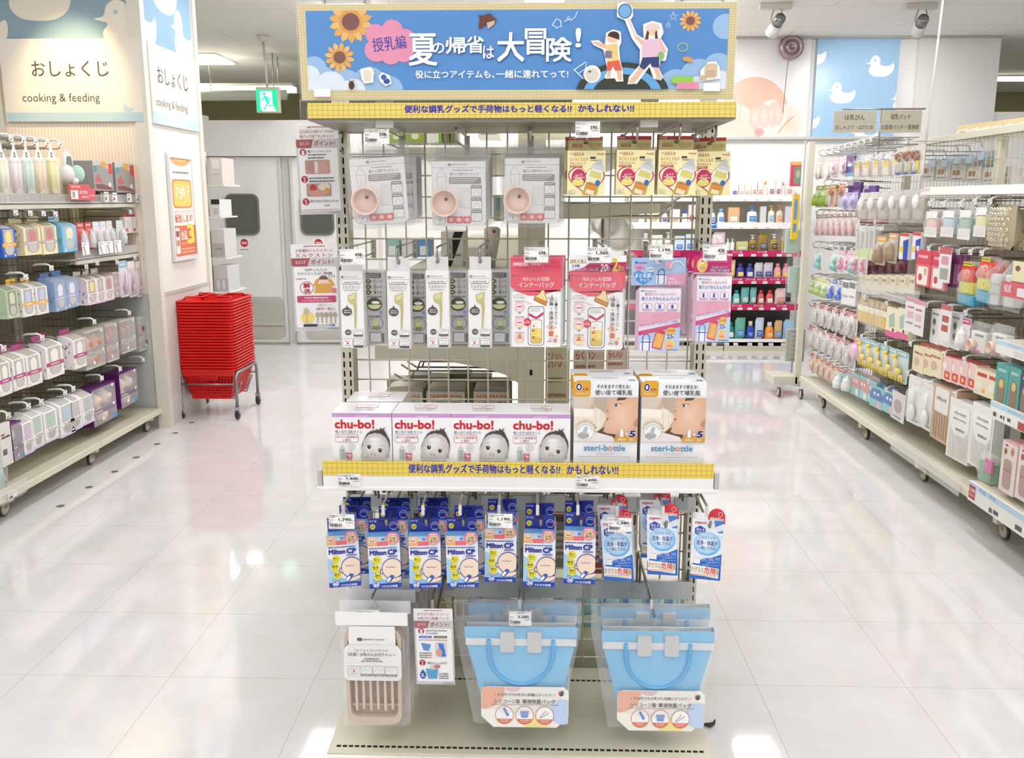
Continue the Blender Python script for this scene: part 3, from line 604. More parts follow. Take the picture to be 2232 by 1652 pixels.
# hill rings, flag seal, bag, tapes
for r, q in ((200, '3d4038'), (168, '6aaadf'), (128, '3d4038')): bp(arc(1620, 470, r*1.14, r*.82, 180, 360, 30), q)
a.line([(1380, 346), (1440, 304)], 4, 'eef5fb'); a.line([(1384, 342), (1430, 388)], 4, 'eef5fb'); a.line([(1404, 362), (1440, 336), (1444, 306)], 3, 'eef5fb')
a.ell(1472, 364, 42, 44, 'f5f3ec'); a.ell(1470, 368, 32, 34, 'dcd6c8'); a.ell(1464, 330, 10, 8, 'f5f3ec'); a.ell(1460, 352, 8, 5, '6b655c')
a.poly([(1994, 350), (2030, 306), (2068, 304), (2086, 330), (2096, 388), (1998, 402)], 'f6f4ee'); a.rr(2014, 314, 2076, 388, 14, 'd9c2a6'); a.rr(2022, 346, 2066, 380, 8, 'cbb192'); a.rr(1996, 372, 2026, 398, 6, 'cfb79a')
a.rect(1858, 378, 1962, 412, '96cf52'); a.rect(1884, 408, 1990, 440, 'ea8fb0')
# boy
W_ = 'f4f3ee'
a.poly([(1462, 200), (1500, 196), (1530, 220), (1536, 160), (1570, 144), (1606, 156), (1610, 206), (1600, 236), (1606, 292), (1620, 350), (1624, 402), (1590, 402), (1582, 386), (1538, 388), (1532, 376), (1546, 350), (1536, 300), (1524, 244), (1478, 222)], W_)
a.poly([(1470, 204), (1500, 206), (1540, 222), (1536, 240), (1496, 226)], 'e8bfa2'); a.ell(1568, 184, 28, 26, 'ecc4a6'); a.poly(arc(1572, 176, 28, 22, 180, 360)+[(1600, 196)], '4a342a'); a.poly([(1536, 222), (1590, 214), (1598, 300), (1544, 304)], 'e9cf86'); a.rr(1532, 250, 1566, 286, 6, '8a7a8e'); a.poly([(1544, 304), (1602, 296), (1616, 346), (1584, 350), (1572, 326), (1560, 350), (1540, 346)], 'e0654e'); a.poly([(1548, 348), (1562, 350), (1560, 382), (1542, 382)], 'e8bfa2'); a.poly([(1590, 348), (1612, 346), (1616, 396), (1600, 396)], 'e8bfa2')
# girl with a net
a.poly([(1586, 20), (1620, 10), (1660, 34), (1664, 80), (1652, 98), (1684, 170), (1716, 190), (1712, 120), (1756, 104), (1800, 116), (1812, 160), (1800, 190), (1836, 244), (1826, 300), (1800, 300), (1796, 340), (1816, 380), (1806, 398), (1770, 390), (1748, 330), (1690, 414), (1644, 416), (1650, 380), (1700, 320), (1700, 244), (1660, 190), (1624, 100), (1586, 84)], W_)
a.ell(1624, 56, 32, 36, '7fb0dc'); a.ring(1624, 56, 33, 6, '3a78b8', 37); a.line([(1640, 92), (1684, 196)], 7, 'd9d4c8'); a.poly([(1674, 180), (1690, 182), (1724, 210), (1712, 226)], 'e8bfa2'); a.ell(1758, 150, 26, 26, 'efc9ab'); a.poly(arc(1760, 146, 36, 30, 180, 360), 'e6d4ca'); a.poly([(1732, 150), (1722, 196), (1738, 198), (1742, 160)], '5a3d30'); a.poly([(1778, 150), (1786, 196), (1772, 198), (1770, 160)], '5a3d30')
a.poly([(1712, 196), (1800, 190), (1806, 284), (1710, 288)], 'e7c2d4'); a.poly([(1800, 200), (1828, 256), (1814, 262), (1796, 226)], 'e8bfa2'); a.ell(1802, 276, 16, 22, '8cc07a'); a.poly([(1714, 284), (1792, 280), (1796, 336), (1762, 332), (1752, 312), (1724, 344), (1700, 330)], '3c4676'); a.poly([(1702, 332), (1722, 344), (1684, 398), (1658, 392)], 'e8bfa2'); a.poly([(1768, 332), (1792, 334), (1804, 372), (1784, 376)], 'e8bfa2'); a.ell(1666, 400, 18, 10, 'd9c9b8'); a.ell(1798, 384, 18, 9, 'd9c9b8')
a.dash(1924, 450, 1966, 456, 'a89a60'); a.rect(110, 434, 190, 474, 'fcfcfa'); a.rect(2012, 412, 2092, 452, 'f3f5f6')
m.build('printed_panel', bn)
m = MB(); m.box(-bw_/2-.004, -.0035, -.004, bw_/2+.004, -.0015, bh_+.006, 'ffffff', 'acrylic'); m.build('clear_cover', bn)
for sx in (-1, 1): MB().box(sx*.3-.02, .012, -.06, sx*.3+.02, .016, bh_*.6, 'c9c6b8', 'satin').build('bracket', bn)

# ---- hooks
def hook(name_lab, x, z, ytip, yroot=2.47, tag=None, two=True, tall=.035, drop=0., clip=True):
    """double peg: a lower prong that carries the goods, an upper one that carries the ticket"""
    t = thing('peg_hook', name_lab, 'hook', (x, yroot, z), 0); L = ytip-yroot
    m = MB(); m.tube([(0, 0, -.012), (0, 0, 0), (0, L+.012, -drop), (0, L, .014-drop)], .0030, 'a9a69d', 'metal', 7); m.build('prong', t)
    if two:
        m = MB(); m.tube([(0, 0, tall-.02), (0, .0, tall), (0, L+.0, tall-drop), (0, L-.004, tall-.010-drop), (0, L-.004, tall-.022-drop)], .0028, 'a9a69d', 'metal', 7); m.build('upper_prong', t)
    m = MB(); m.box(-.007, -.002, -.014, .007, .003, tall+.004, 'b5b2a6', 'brushed', .001); m.build('back_clip', t)
    if tag:
        px0, py0, px1, py1, title, price, sub = tag
        o = ticket('price_ticket', px0, py0, px1, py1, ytip-.014, title, price, sub, t, t.location)
        m = MB(); zz = o.location.z; h = tall-drop
        zt = zz+(at(px0, py0, Y=ytip-.014).z-at(px0, py1, Y=ytip-.014).z)
        m.prism([(o.location.x-.012, zt-.006), (o.location.x+.012, zt-.006), (o.location.x+.008, zt+.010), (o.location.x+.004, zt+.016), (o.location.x-.004, zt+.016), (o.location.x-.008, zt+.010)], L-.012, L+.012, 'dfdfdd', 'acrylic'); m.build('ticket_clip', t)
    return t
# ---- ROW 1: attachment bags
def P_(px, py, Y): return at(px, py, Y=Y)
Y1 = 2.17
x, z, w, h = place(930, 312, 1068, 503, Y1)
def attach_bag(label, pos, rot=0):
    t = thing('zip_bag', label, 'bag', pos, 0, 'frosted zip bags with peach cups')
    m = MB(); m.pouch(-w/2, 0, w/2, h, .05, 'dcdbd8', 'frost', yc=.02, seed=3, flat_top=.13, wr=.12)
    m.box(-w/2+.004, .017, h*.865, w/2-.004, .023, h*.885, 'e9e9e7', 'frost'); m.build('bag_film', t)
    cw, ch = w*.845, h*.745; m = MB()
    m.prism([(-cw/2+.01, 0), (cw/2-.01, 0), (cw/2, .01), (cw/2, ch), (-cw/2, ch), (-cw/2, .01)], .0, .004, 'eceaea', 'card'); a = fcan(m, cw, ch, 932, 337, 1282, 775)
    g = '9a9a98'; a.rr(1038, 352, 1060, 370, 8, g); a.txt('akachan honpo', 1062, 352, 1164, 368, '8f8f8d'); a.rect(932, 380, 1282, 382, g); a.dash(1066, 394, 1200, 402, '9b9b99')
    a.txt('紙パック用アタッチメント', 1052, 412, 1240, 434, '7c7c7a', .01); a.rr(1046, 444, 1252, 488, 8, '8d8d8b')
    for k in range(3): a.dash(1054, 450+k*12, 1240-k*20, 457+k*12, 'e6e6e4', k)
    a.line([(990, 388), (984, 410), (970, 426), (966, 452), (972, 470), (976, 520), (1022, 530), (1026, 470), (1030, 446), (1022, 426), (1008, 412), (1002, 388), (990, 388)], 2.2, 'a5a5a3'); a.line([(966, 446), (1030, 442)], 2, 'a5a5a3'); a.line([(1000, 468), (996, 520)], 2, 'b5b5b3')
    a.rect(1118, 516, 1184, 650, 'e0dedd')
    for k in range(3):
        y = 498+k*84; a.rrl(1188, y, 1256, y+76, 6, 2.5, '8d8d8b', 'eceaea'); a.rect(1190, y+2, 1254, y+22, '8d8d8b'); a.dash(1196, y+7, 1246, y+14, 'dededc', k); a.line([(1204, y+66), (1210, y+44), (1222, y+32), (1234, y+44), (1242, y+66)], 2, 'a0a09e')
    a.rrl(950, 714, 1016, 760, 3, 1.5, 'b8b8b6', 'eceaea'); a.dash(960, 722, 1008, 730, '9a9a98'); a.ell(984, 738, 6, 5, 'd84a4a')
    for k in range(3): a.rr(1034+k*52, 710, 1080+k*52, 754, 7, 'd6483f'); a.ring(1057+k*52, 732, 17, 3, 'f0d0cc'); a.rect(1046+k*52, 722, 1068+k*52, 742, 'efcac6')
    o = m.build('info_card', t); o.location = (.005*w, .008, h*.055)
    m = MB(); r = w*.21; pr = [(r*.2, .012), (r*.86, .010), (r*.93, .002), (r, -.012), (r*1.02, -.016), (r*.93, -.017), (r*.88, -.010), (r*.80, .004), (r*.05, .004)]
    m.lathe(pr, 'ecd2c4', 'silicone', 28, axis='y'); m.lathe([(.0001, .0), (.004, .0), (.004, .0036), (.0001, .0036)], '7c5348', 'matte', 8, (r*.12, -.0036+.003, r*.28), axis='y')
    o = m.build('silicone_cup', t); o.location = (-w*.215, .001, h*.32)
    if rot: t.rotation_euler = (0, rot, 0)
    return t
bag0 = attach_bag('frosted zip bag with a peach cup, middle one of the three top left bags', (x, Y1, z))
B1 = place(764, 316, 906, 500, Y1-.015); B3 = place(1090, 310, 1228, 497, Y1)
dup(bag0, (B1[0]-.004, Y1-.02, B1[1]+.003), 'frosted zip bag with a peach cup, tilted, leftmost beneath the 598 ticket', rot=(0, rad(-3.5), rad(4)))
dup(bag0, (B3[0], Y1, B3[1]), 'frosted zip bag with a peach cup, rightmost, beside the cream cartons', rot=(0, 0, rad(-3)))
for k, (b, n_) in enumerate(((B1, 'tilted leftmost'), ((x, z), 'middle'), (B3, 'rightmost'))):
    for q in range(2):
        dup(bag0, (b[0]+.004*q+.005, Y1+.06+.055*q, b[1]+.008+.004*q), 'frosted zip bag %s the %s peach cup bag' % ('hanging right behind' if q == 0 else 'at the back of the peg behind', n_), rot=(0, rad(.6*q-.5), 0))
HZ1 = at(985, 308, Y=Y1-.02).z
T1 = ('広口ほ乳びん専用ベビーの紙', 'パック用アタッチメント')
hook('peg hook with the 598 ticket over the leftmost frosted bag', at(835, 310, Y=Y1).x, HZ1, Y1-.03, tag=(795, 281, 848, 314, *[T1], '598', '657円'), tall=.03)
hook('peg hook holding the middle frosted bag', at(997, 300, Y=Y1).x, HZ1, Y1-.03, tall=.03); hook('peg hook holding the rightmost frosted bag', at(1156, 300, Y=Y1).x, HZ1, Y1-.03, tall=.03)
# cream attachment cartons
Y2 = 2.15
MJ = [place(1236, 328, 1320, 426, Y2), place(1341, 326, 1428, 425, Y2), place(1431, 325, 1521, 425, Y2-.004), place(1513, 333, 1590, 426, Y2+.05)]
w, h = MJ[0][2], MJ[0][3]
def cream_box():
    t = thing('carton', 'cream carton with a pink heart and feeding bottle, under the 590 ticket', 'box', (MJ[0][0], Y2, MJ[0][1]), 0, 'cream attachment cartons')
    m = MB(); m.box(-w/2, 0, 0, w/2, .05, h, 'f0e6a8', 'card', .0006); a = fcan(m, w, h, 417, 268, 672, 570, mat='card')
    a.rect(417, 268, 672, 570, 'f6edb6'); a.txt('明治', 434, 284, 458, 296, '8a4a30'); a.txt('ほほえみ', 460, 280, 528, 304, 'b8322c', .04); a.txt('meiji', 616, 284, 664, 302, 'c8402e', .02); a.txt('らくらくミルク', 434, 314, 554, 340, 'd98a1c', .05); a.txt('アタッチメント', 434, 346, 540, 364, 'a8502c', .02); a.rr(434, 368, 518, 382, 3, 'b8322c'); a.dash(440, 371, 510, 379, 'f0d8b8'); a.rect(570, 310, 606, 324, '4a4440'); a.dash(572, 330, 640, 338, '6a625a')
    H_ = []
    for k in range(40):
        q = 2*PI*k/40; H_.append((546+7.6*16*math.sin(q)**3*1.02, 462-7.0*(13*math.cos(q)-5*math.cos(2*q)-2*math.cos(3*q)-math.cos(4*q))))
    a.poly(clip(H_, 417, 268, 672, 566), 'c23a5c'); a.poly(clip([(546+(u-546)*.93, 458+(v-458)*.93) for u, v in H_], 417, 268, 672, 566), 'fbf5d8')
    a.ell(494, 452, 50, 62, 'c23a5c'); a.poly([(520, 430), (552, 412), (530, 460)], 'c23a5c'); a.txt('色々な', 470, 424, 520, 440, 'f6dfe0', .02, -10); a.dash(458, 444, 534, 454, 'f6dfe0'); a.ell(490, 482, 40, 24, 'e9dd7a'); a.ell(492, 466, 26, 12, 'f4edae'); a.ell(492, 465, 16, 6, 'cbb94e')
    def q(pts, col):                       # bottle, leaning to the right
        a.poly(clip([(596+(u*math.cos(.30)-v*math.sin(.30)), 470+(u*math.sin(.30)+v*math.cos(.30))) for u, v in pts], 417, 268, 672, 567), col)
    q([(-44, 20), (44, 20), (48, 110), (-48, 110)], 'c9a94c'); q([(-40, -20), (40, -20), (44, 22), (-44, 22)], 'efeccb'); q([(-38, -66), (38, -66), (42, -20), (-42, -20)], 'd8d07a'); q([(-42, -80), (42, -80), (42, -62), (-42, -62)], 'e6e6e2'); q([(-38, -104), (38, -104), (42, -80), (-42, -80)], 'cfd1cf'); q([(-14, -150), (12, -150), (20, -122), (38, -104), (-38, -104), (-20, -122)], 'bfc2c2'); q([(-40, 28), (30, 28), (30, 62), (-40, 62)], 'd98f3c'); q([(-30, 66), (26, 66), (26, 96), (-30, 96)], 'efe2c0')
    a.txt('ほほえみ', 560, 480, 612, 498, 'b85a20', .04, 12); a.ell(622, 486, 16, 20, '3a6db0'); a.rrl(426, 536, 468, 558, 2, 1.5, '6a625a', 'f8f2d0'); a.txt('1個入', 430, 540, 464, 555, '3a3430')
    m.build('box', t)
    m = MB(); m.box(-w*.46, .046, h-.002, w*.46, .048, h*1.335, 'd9cd8e', 'card'); a = fcan(m, w*.92, h*.335, 425, 165, 660, 262, y=.046, top=h*1.335, mat='card')
    a.rect(425, 165, 660, 188, 'b8342c'); a.txt('meiji', 432, 169, 478, 184, 'f3d8cc', .02); a.txt('ほほえみ', 452, 210, 520, 236, 'a8342c', .04); a.txt('らくらくミルク', 560, 206, 650, 232, 'b8742c', .04); a.txt('アタッチメント', 572, 234, 640, 244, '8a5a30'); a.ell(544, 206, 16, 9, '6a6048')
    m.build('hang_tab', t); return t
mj = cream_box()
for k, lab in ((1, 'cream carton with a pink heart and bottle, second from the frosted bags'), (2, 'cream carton with a pink heart and bottle, third from the frosted bags'), (3, 'cream carton with a pink heart and bottle, rightmost, partly behind its neighbour')):
    dup(mj, (MJ[k][0], (Y2, Y2, Y2-.004, Y2+.05)[k], MJ[k][1]), lab, rot=(0, rad((0, .5, .4, -1)[k]), rad((0, 0, -2, -2)[k])))
    if k < 3: dup(mj, (MJ[k][0]+.006, Y2+.056, MJ[k][1]+.004), 'cream carton hanging right behind the %s heart carton' % ('', 'second', 'third')[k])
dup(mj, (MJ[0][0]-.006, Y2+.056, MJ[0][1]+.003), 'cream carton hanging right behind the one under the 590 ticket')
HZ2 = MJ[0][1]+h*1.22
for k, (mm, lab, yt) in enumerate(((MJ[0], 'peg hook with the 590 ticket over the first cream carton', Y2), (MJ[1], 'peg hook holding the second cream carton', Y2), (MJ[2], 'peg hook holding the third cream carton', Y2), (MJ[3], 'peg hook holding the rightmost cream carton', Y2+.05))):
    hook(lab, mm[0], HZ2, yt-.03, tag=(1254, 265, 1308, 300, ('明治ほほえみらくらくミルク', 'アタッチメント'), '590', '649円') if k == 0 else None, tall=.032)

# ---- ROW 2: spoon boxes
Y3 = 2.17
SP = [place(741, 588, 795, 759, Y3), place(846, 591, 892, 760, Y3), place(932, 590, 978, 758, Y3), place(1024, 590, 1068, 758, Y3)]
SG = [place(794, 590, 841, 750, Y3+.05), place(890, 592, 931, 752, Y3+.05), place(979, 590, 1021, 750, Y3+.05), place(1069, 590, 1109, 750, Y3+.05)]
w, h = SP[1][2], SP[1][3]
def spoon_white(lab):
    t = thing('spoon_box', lab, 'box', (SP[0][0], Y3, SP[0][1]), 0, 'white milk spoon boxes')
    m = MB(); m.box(-w/2, 0, 0, w/2, .04, h, 'efeeec', 'card', .0006); a = fcan(m, w, h, 632, 1075, 770, 1590, mat='card')
    a.rr(640, 1108, 656, 1124, 6, '8f8f8d'); a.txt('akachan honpo', 658, 1110, 736, 1122, '7f7f7d'); a.rect(634, 1128, 768, 1130, '9a9a98'); a.dash(660, 1146, 740, 1154, '8f8f8d'); a.dash(650, 1158, 750, 1166, '7f7f7d'); a.line([(640, 1140), (652, 1168)], 2, '8f8f8d'); a.line([(762, 1140), (750, 1168)], 2, '8f8f8d')
    a.txt('ミルクストン', 648, 1172, 752, 1194, '6a6a68', .01); a.dash(656, 1200, 740, 1206, '8f8f8d')
    a.poly([(676, 1236), (730, 1214), (726, 1282), (700, 1298), (678, 1280)], 'c9bf84'); a.poly([(684, 1242), (722, 1226), (718, 1256), (690, 1266)], 'ddd6a6'); a.poly([(708, 1290), (726, 1280), (728, 1330), (720, 1456), (712, 1456), (714, 1330)], 'bfb478')
    a.ell(670, 1344, 30, 28, '55554f'); a.poly([(664, 1318), (670, 1300), (678, 1318)], '55554f'); a.dash(652, 1332, 690, 1340, 'e0e0dc'); a.dash(648, 1346, 692, 1354, 'e0e0dc'); a.ell(672, 1482, 19, 19, '5a5a58'); a.txt('100', 660, 1476, 684, 1488, 'efefed')
    a.rrl(704, 1466, 762, 1510, 6, 2, '9a9a98', 'efeeec'); a.rr(704, 1496, 762, 1510, 5, '6a6a68'); a.line([(714, 1488), (724, 1476), (752, 1474)], 3, '8a8a88'); a.rrl(638, 1526, 698, 1584, 4, 2, 'b0b0ae', 'f3f2f0'); a.txt('Made', 650, 1534, 684, 1548, '7a7a78'); a.ell(668, 1556, 7, 6, 'd8423c'); a.txt('Japan', 648, 1562, 690, 1578, '7a7a78'); a.rrl(704, 1526, 762, 1584, 4, 2, '9a9a98', 'efeeec'); a.rr(704, 1568, 762, 1584, 4, '5a5a58'); a.line([(714, 1540), (750, 1540), (746, 1560), (718, 1560)], 3, '8a8a88')
    m.build('box', t)
    m = MB(); m.box(-w*.5+.002, .012, h-.001, w*.5-.002, .014, h*1.165, 'e2e1df', 'card'); a = front(m, w-.004, h*.165, 100, 60, y=.012, top=h*1.165); a.ell(50, 22, 8, 10, '8a8a86'); m.build('hang_tab', t); return t
sp0 = spoon_white('white milk spoon box, leftmost, beneath the 498 ticket')
NM = ('leftmost', 'second from the left post', 'third from the left post', 'beside the pink bag')
for k in (1, 2, 3): dup(sp0, (SP[k][0], Y3, SP[k][1]), 'white milk spoon box, %s' % NM[k], rot=(0, rad((0, .3, -.3, .2)[k]), rad(-1)))
w, h = SG[0][2], SG[0][3]
t = thing('spoon_box', 'grey backed milk spoon box behind the leftmost white spoon box', 'box', (SG[0][0], Y3+.05, SG[0][1]), 0, 'grey backed milk spoon boxes')
m = MB(); m.box(-w/2, 0, 0, w/2, .05, h, 'bfbfbd', 'card', .002); a = fcan(m, w, h, 470, 1070, 615, 1560, mat='card')
a.rr(482, 1084, 586, 1118, 8, '62625e'); a.txt('3ステップで', 496, 1088, 572, 1100, 'e2e2de'); a.txt('調乳ラクラク', 496, 1103, 572, 1114, 'e2e2de')
for k, s_ in enumerate(('すくって', '引いて', '落とす')): y = 1126+k*36; a.ell(506, y+14, 15, 15, '55573a'); a.ell(506, y+14, 6, 6, 'c9c07a'); a.poly([(520, y+8), (528, y+14), (520, y+20)], '55573a'); a.txt(s_, 538, y+4, 588, y+24, '4f4f4d', .01); a.ell(548, y-4, 3, 3, '4f4f4d')
a.dash(500, 1236, 588, 1246, '6a6a68'); a.ell(540, 1292, 46, 44, '4b4c3c'); a.poly(arc(540, 1294, 40, 30, 0, 180), 'd8d7a2'); a.ell(548, 1280, 26, 10, 'efeed8'); a.ell(578, 1344, 11, 11, '6f9fd0'); a.dash(498, 1366, 588, 1376, '6a6a68'); a.ring(546, 1418, 46, 3, '62625e', 44); a.poly([(528, 1402), (566, 1402), (560, 1440), (532, 1440)], 'cfcb8a'); a.rect(528, 1436, 566, 1456, '8a8a6a')
a.rrl(508, 1480, 578, 1546, 6, 3, '62625e', 'c9c9c7'); a.rect(584, 1486, 594, 1546, '62625e'); a.dash(500, 1550, 588, 1555, '8a8a88')
m.build('box', t)
for k in (1, 2, 3): dup(t, (SG[k][0], Y3+.05, SG[k][1]), 'grey backed milk spoon box behind the white spoon box %s' % NM[k])
for k in range(4):
    hook('peg hook of the milk spoon box %s' % ('under the 498 ticket', 'second from the left post', 'third from the left post', 'beside the pink bag')[k], SP[k][0]+.002, SP[0][1]+SP[0][3]*1.12, Y3-.02, tag=(741, 543, 795, 576, ('ミルクストン', ''), '498', '547円') if k == 0 else None, tall=.032)
# pink inner-bag pouches
Y4 = 2.17
def inner_bag(w, h, flap):
    lab = 'pink and white liner bag %s' % ('with a white and magenta flap, under the 1,360 ticket' if flap else 'with a pink top, under the 698 ticket')
    t = thing('liner_bag_pack', lab, 'pack', (0, 0, 0)); m = MB(); hb = h if not flap else h*.80
    m.pouch(-w/2, 0, w/2, hb, .02, 'cfd6d8', 'card', yc=.011, seed=5, wr=.05, nu=8, nv=10); m.box(-w/2+.003, .003, .004, w/2-.003, .02, hb-.004, 'dfe4e4', 'card', .002)
    a = fcan(m, w-.004, hb, 35, 1100 if flap else 985, 395, 1590, y=.0005, mat='card')
    if not flap: a.rect(35, 985, 395, 1100, 'e05a6c'); a.rr(50, 1016, 158, 1044, 4, 'e9909a'); a.dash(56, 1022, 112, 1036, 'f6dfe0'); a.txt('20枚入', 118, 1020, 156, 1038, 'f8e9e9', .02); a.rr(174, 1014, 244, 1038, 10, 'e9909a'); a.rr(268, 1004, 376, 1056, 4, 'd84a5e'); a.dash(60, 1050, 170, 1058, 'b84056')
    a.rect(35, 1080, 395, 1176, 'e4606f'); a.poly([(35, 1170), (395, 1170), (395, 1184), (330, 1214), (240, 1240), (160, 1240), (80, 1210), (35, 1178)], 'e4606f')
    a.rr(44, 1100, 54, 1112, 3, '3a7a52'); a.txt('Kaneson', 58, 1100, 106, 1112, '3f6a58'); a.txt('哺乳びん用', 118, 1116, 238, 1140, 'f6d5d8', .01); a.rr(246, 1116, 304, 1138, 10, 'f6d5d8'); a.dash(252, 1122, 298, 1132, 'd0606e'); a.txt('インナーバッグ', 92, 1148, 336, 1184, 'f8eaea', .02)
    a.rr(46, 1212, 382, 1586, 10, 'f6f6f4'); a.poly([(46, 1212), (382, 1212), (382, 1200), (330, 1214), (240, 1240), (160, 1240), (80, 1212)], 'e4606f')
    a.poly([(195, 1268), (204, 1242), (290, 1276), (282, 1308)], 'cf8a3a'); a.poly([(204, 1244), (236, 1224), (250, 1200), (270, 1204), (276, 1234), (288, 1268)], 'efe0a0'); a.line([(195, 1268), (204, 1242), (236, 1224), (250, 1200), (270, 1204), (276, 1234), (290, 1276), (282, 1308), (195, 1268)], 3, '3f3a34')
    a.rr(156, 1310, 270, 1576, 22, '3f3f3f'); a.rr(160, 1314, 266, 1572, 20, 'f3f3f1'); a.rr(174, 1400, 254, 1562, 16, '55534c'); a.rr(177, 1403, 251, 1559, 14, 'f6f4ea'); a.rr(178, 1458, 250, 1540, 6, 'f2df7c'); a.rr(178, 1520, 250, 1558, 12, 'e0c46a'); a.poly([(162, 1354), (214, 1382), (264, 1346), (262, 1368), (214, 1398), (164, 1374)], 'c23268')
    for k in range(3): a.line([(172, 1326+k*10), (240, 1322+k*10)], 2.2, '8a8a88')
    for k in range(7): a.rect(206 if k % 2 else 198, 1424+k*18, 218, 1426+k*18, 'c9a24a')
    a.ell(152, 1416, 26, 26, 'd8303c'); a.txt('赤色の', 140, 1402, 164, 1410, 'f6e2e2'); a.txt('目印線', 136, 1412, 170, 1426, 'f6e2e2', .02); a.ell(194, 1474, 9, 8, 'd0505c'); a.ell(194, 1520, 9, 8, 'd0505c'); a.poly([(188, 1440), (204, 1436), (198, 1452)], 'd0505c')
    a.vtxt('消毒・洗浄が', 302, 1244, 332, 1436, '2f2d2b', .01); a.vtxt('不要', 300, 1438, 336, 1514, 'd8662a', .03); a.vtxt('に', 306, 1520, 326, 1552, '2f2d2b', .01); a.vtxt('これ一枚で哺乳びんの', 342, 1250, 360, 1436, '3f3d3b')
    for x_, y_ in ((296, 1254), (322, 1238), (292, 1446), (348, 1452), (296, 1546)): a.poly([(x_, y_-9), (x_+2.5, y_-2.5), (x_+9, y_), (x_+2.5, y_+2.5), (x_, y_+9), (x_-2.5, y_+2.5), (x_-9, y_), (x_-2.5, y_-2.5)], 'e0864a')
    a.txt('入れるだけ', 70, 1226, 126, 1240, '6a4a4a'); a.txt('ラクラク調乳', 64, 1244, 130, 1258, '6a4a4a'); a.line([(54, 1232), (60, 1262)], 2, '6a4a4a'); a.line([(146, 1236), (136, 1262)], 2, '6a4a4a')
    for k in range(3):
        y = 1312+k*106; a.ell(98, y, 34, 32, 'f2c6c8'); a.rr(84, y-14, 112, y+30, 5, 'faf6f2'); a.rect(84, y-4, 112, y+4, 'c23268'); a.rect(86, y+12, 110, y+28, 'f0dc84' if k else 'e4e4e2'); a.dash(66, y-40, 134, y-33, '9a7a7a', k)
        if k < 2: a.poly([(90, y+38), (108, y+38), (99, y+48)], '4a4a48')
    a.poly([(82, 1524), (90, 1504), (98, 1492), (108, 1504), (116, 1524)], 'cf9a4a'); a.line([(140, 1276), (160, 1290), (150, 1284), (186, 1294)], 3, 'e08a8a'); a.rr(334, 1528, 358, 1552, 4, 'd8868a'); a.ell(356, 1512, 9, 9, 'efc45a')
    m.build('pouch', t)
    if flap:
        m = MB(); m.box(-w/2, .006, hb+.002, w/2, .008, h, 'f6f4f2', 'card'); a = fcan(m, w, h-hb-.002, 415, 970, 815, 1072, y=.006, top=h, mat='card'); a.rect(415, 970, 815, 1072, 'f7f6f4'); a.poly([(415, 1060), (520, 1036), (560, 1012), (815, 1006), (815, 1072), (415, 1072)], 'c2226a'); a.txt('調乳の達人', 424, 992, 540, 1016, 'b89a2a', .03); a.txt('日本製', 438, 1020, 490, 1036, '3a3a9a', .03); a.txt('広口哺乳びん240ml用', 432, 1040, 620, 1058, 'f3cfe0'); a.txt('20', 636, 1018, 684, 1060, 'f8f0f4', .03, skew=.15); a.txt('枚入', 684, 1024, 702, 1058, 'f8f0f4'); a.txt('×', 702, 1024, 722, 1044, '4a2a3a', .03); a.txt('2', 720, 988, 756, 1058, 'f4d03a', .05); a.txt('個セット', 760, 1020, 802, 1056, 'f4d03a', .02); m.build('header_flap', t)
        m = MB(); m.pouch(-w/2-.004, -.006, w/2+.004, h*.99, .034, 'f4f4f4', 'film', yc=.010, seed=8, wr=.1, flat_top=.08); m.build('bag_film', t)
    return t
q = place(1111, 561, 1229, 757, Y4); t1 = inner_bag(q[2], q[3], False); t1.location = (q[0], Y4, q[1])
dup(t1, (q[0]+.006, Y4+.03, q[1]+.003), 'pink topped liner bag hanging right behind the one under the 698 ticket')
hook('peg hook with the 698 ticket over the pink liner bag', q[0]+.012, q[1]+q[3]*.96, Y4-.02, tag=(1143, 539, 1195, 572, ('哺乳びん用インナーバッグ', '20枚入(メモリ付)'), '698', '767円'), tall=.03)
q = place(1238, 557, 1366, 763, Y4); t2 = inner_bag(q[2], q[3], True); t2.location = (q[0], Y4, q[1])
hook('peg hook with the 1,360 ticket over the flapped liner bag', q[0]+.012, q[1]+q[3]*.965, Y4-.02, tag=(1279, 539, 1332, 573, ('哺乳びん用インナーバッグ', '20枚入(メモリ付)×2個'), '1,360', '1,496円'), tall=.03)
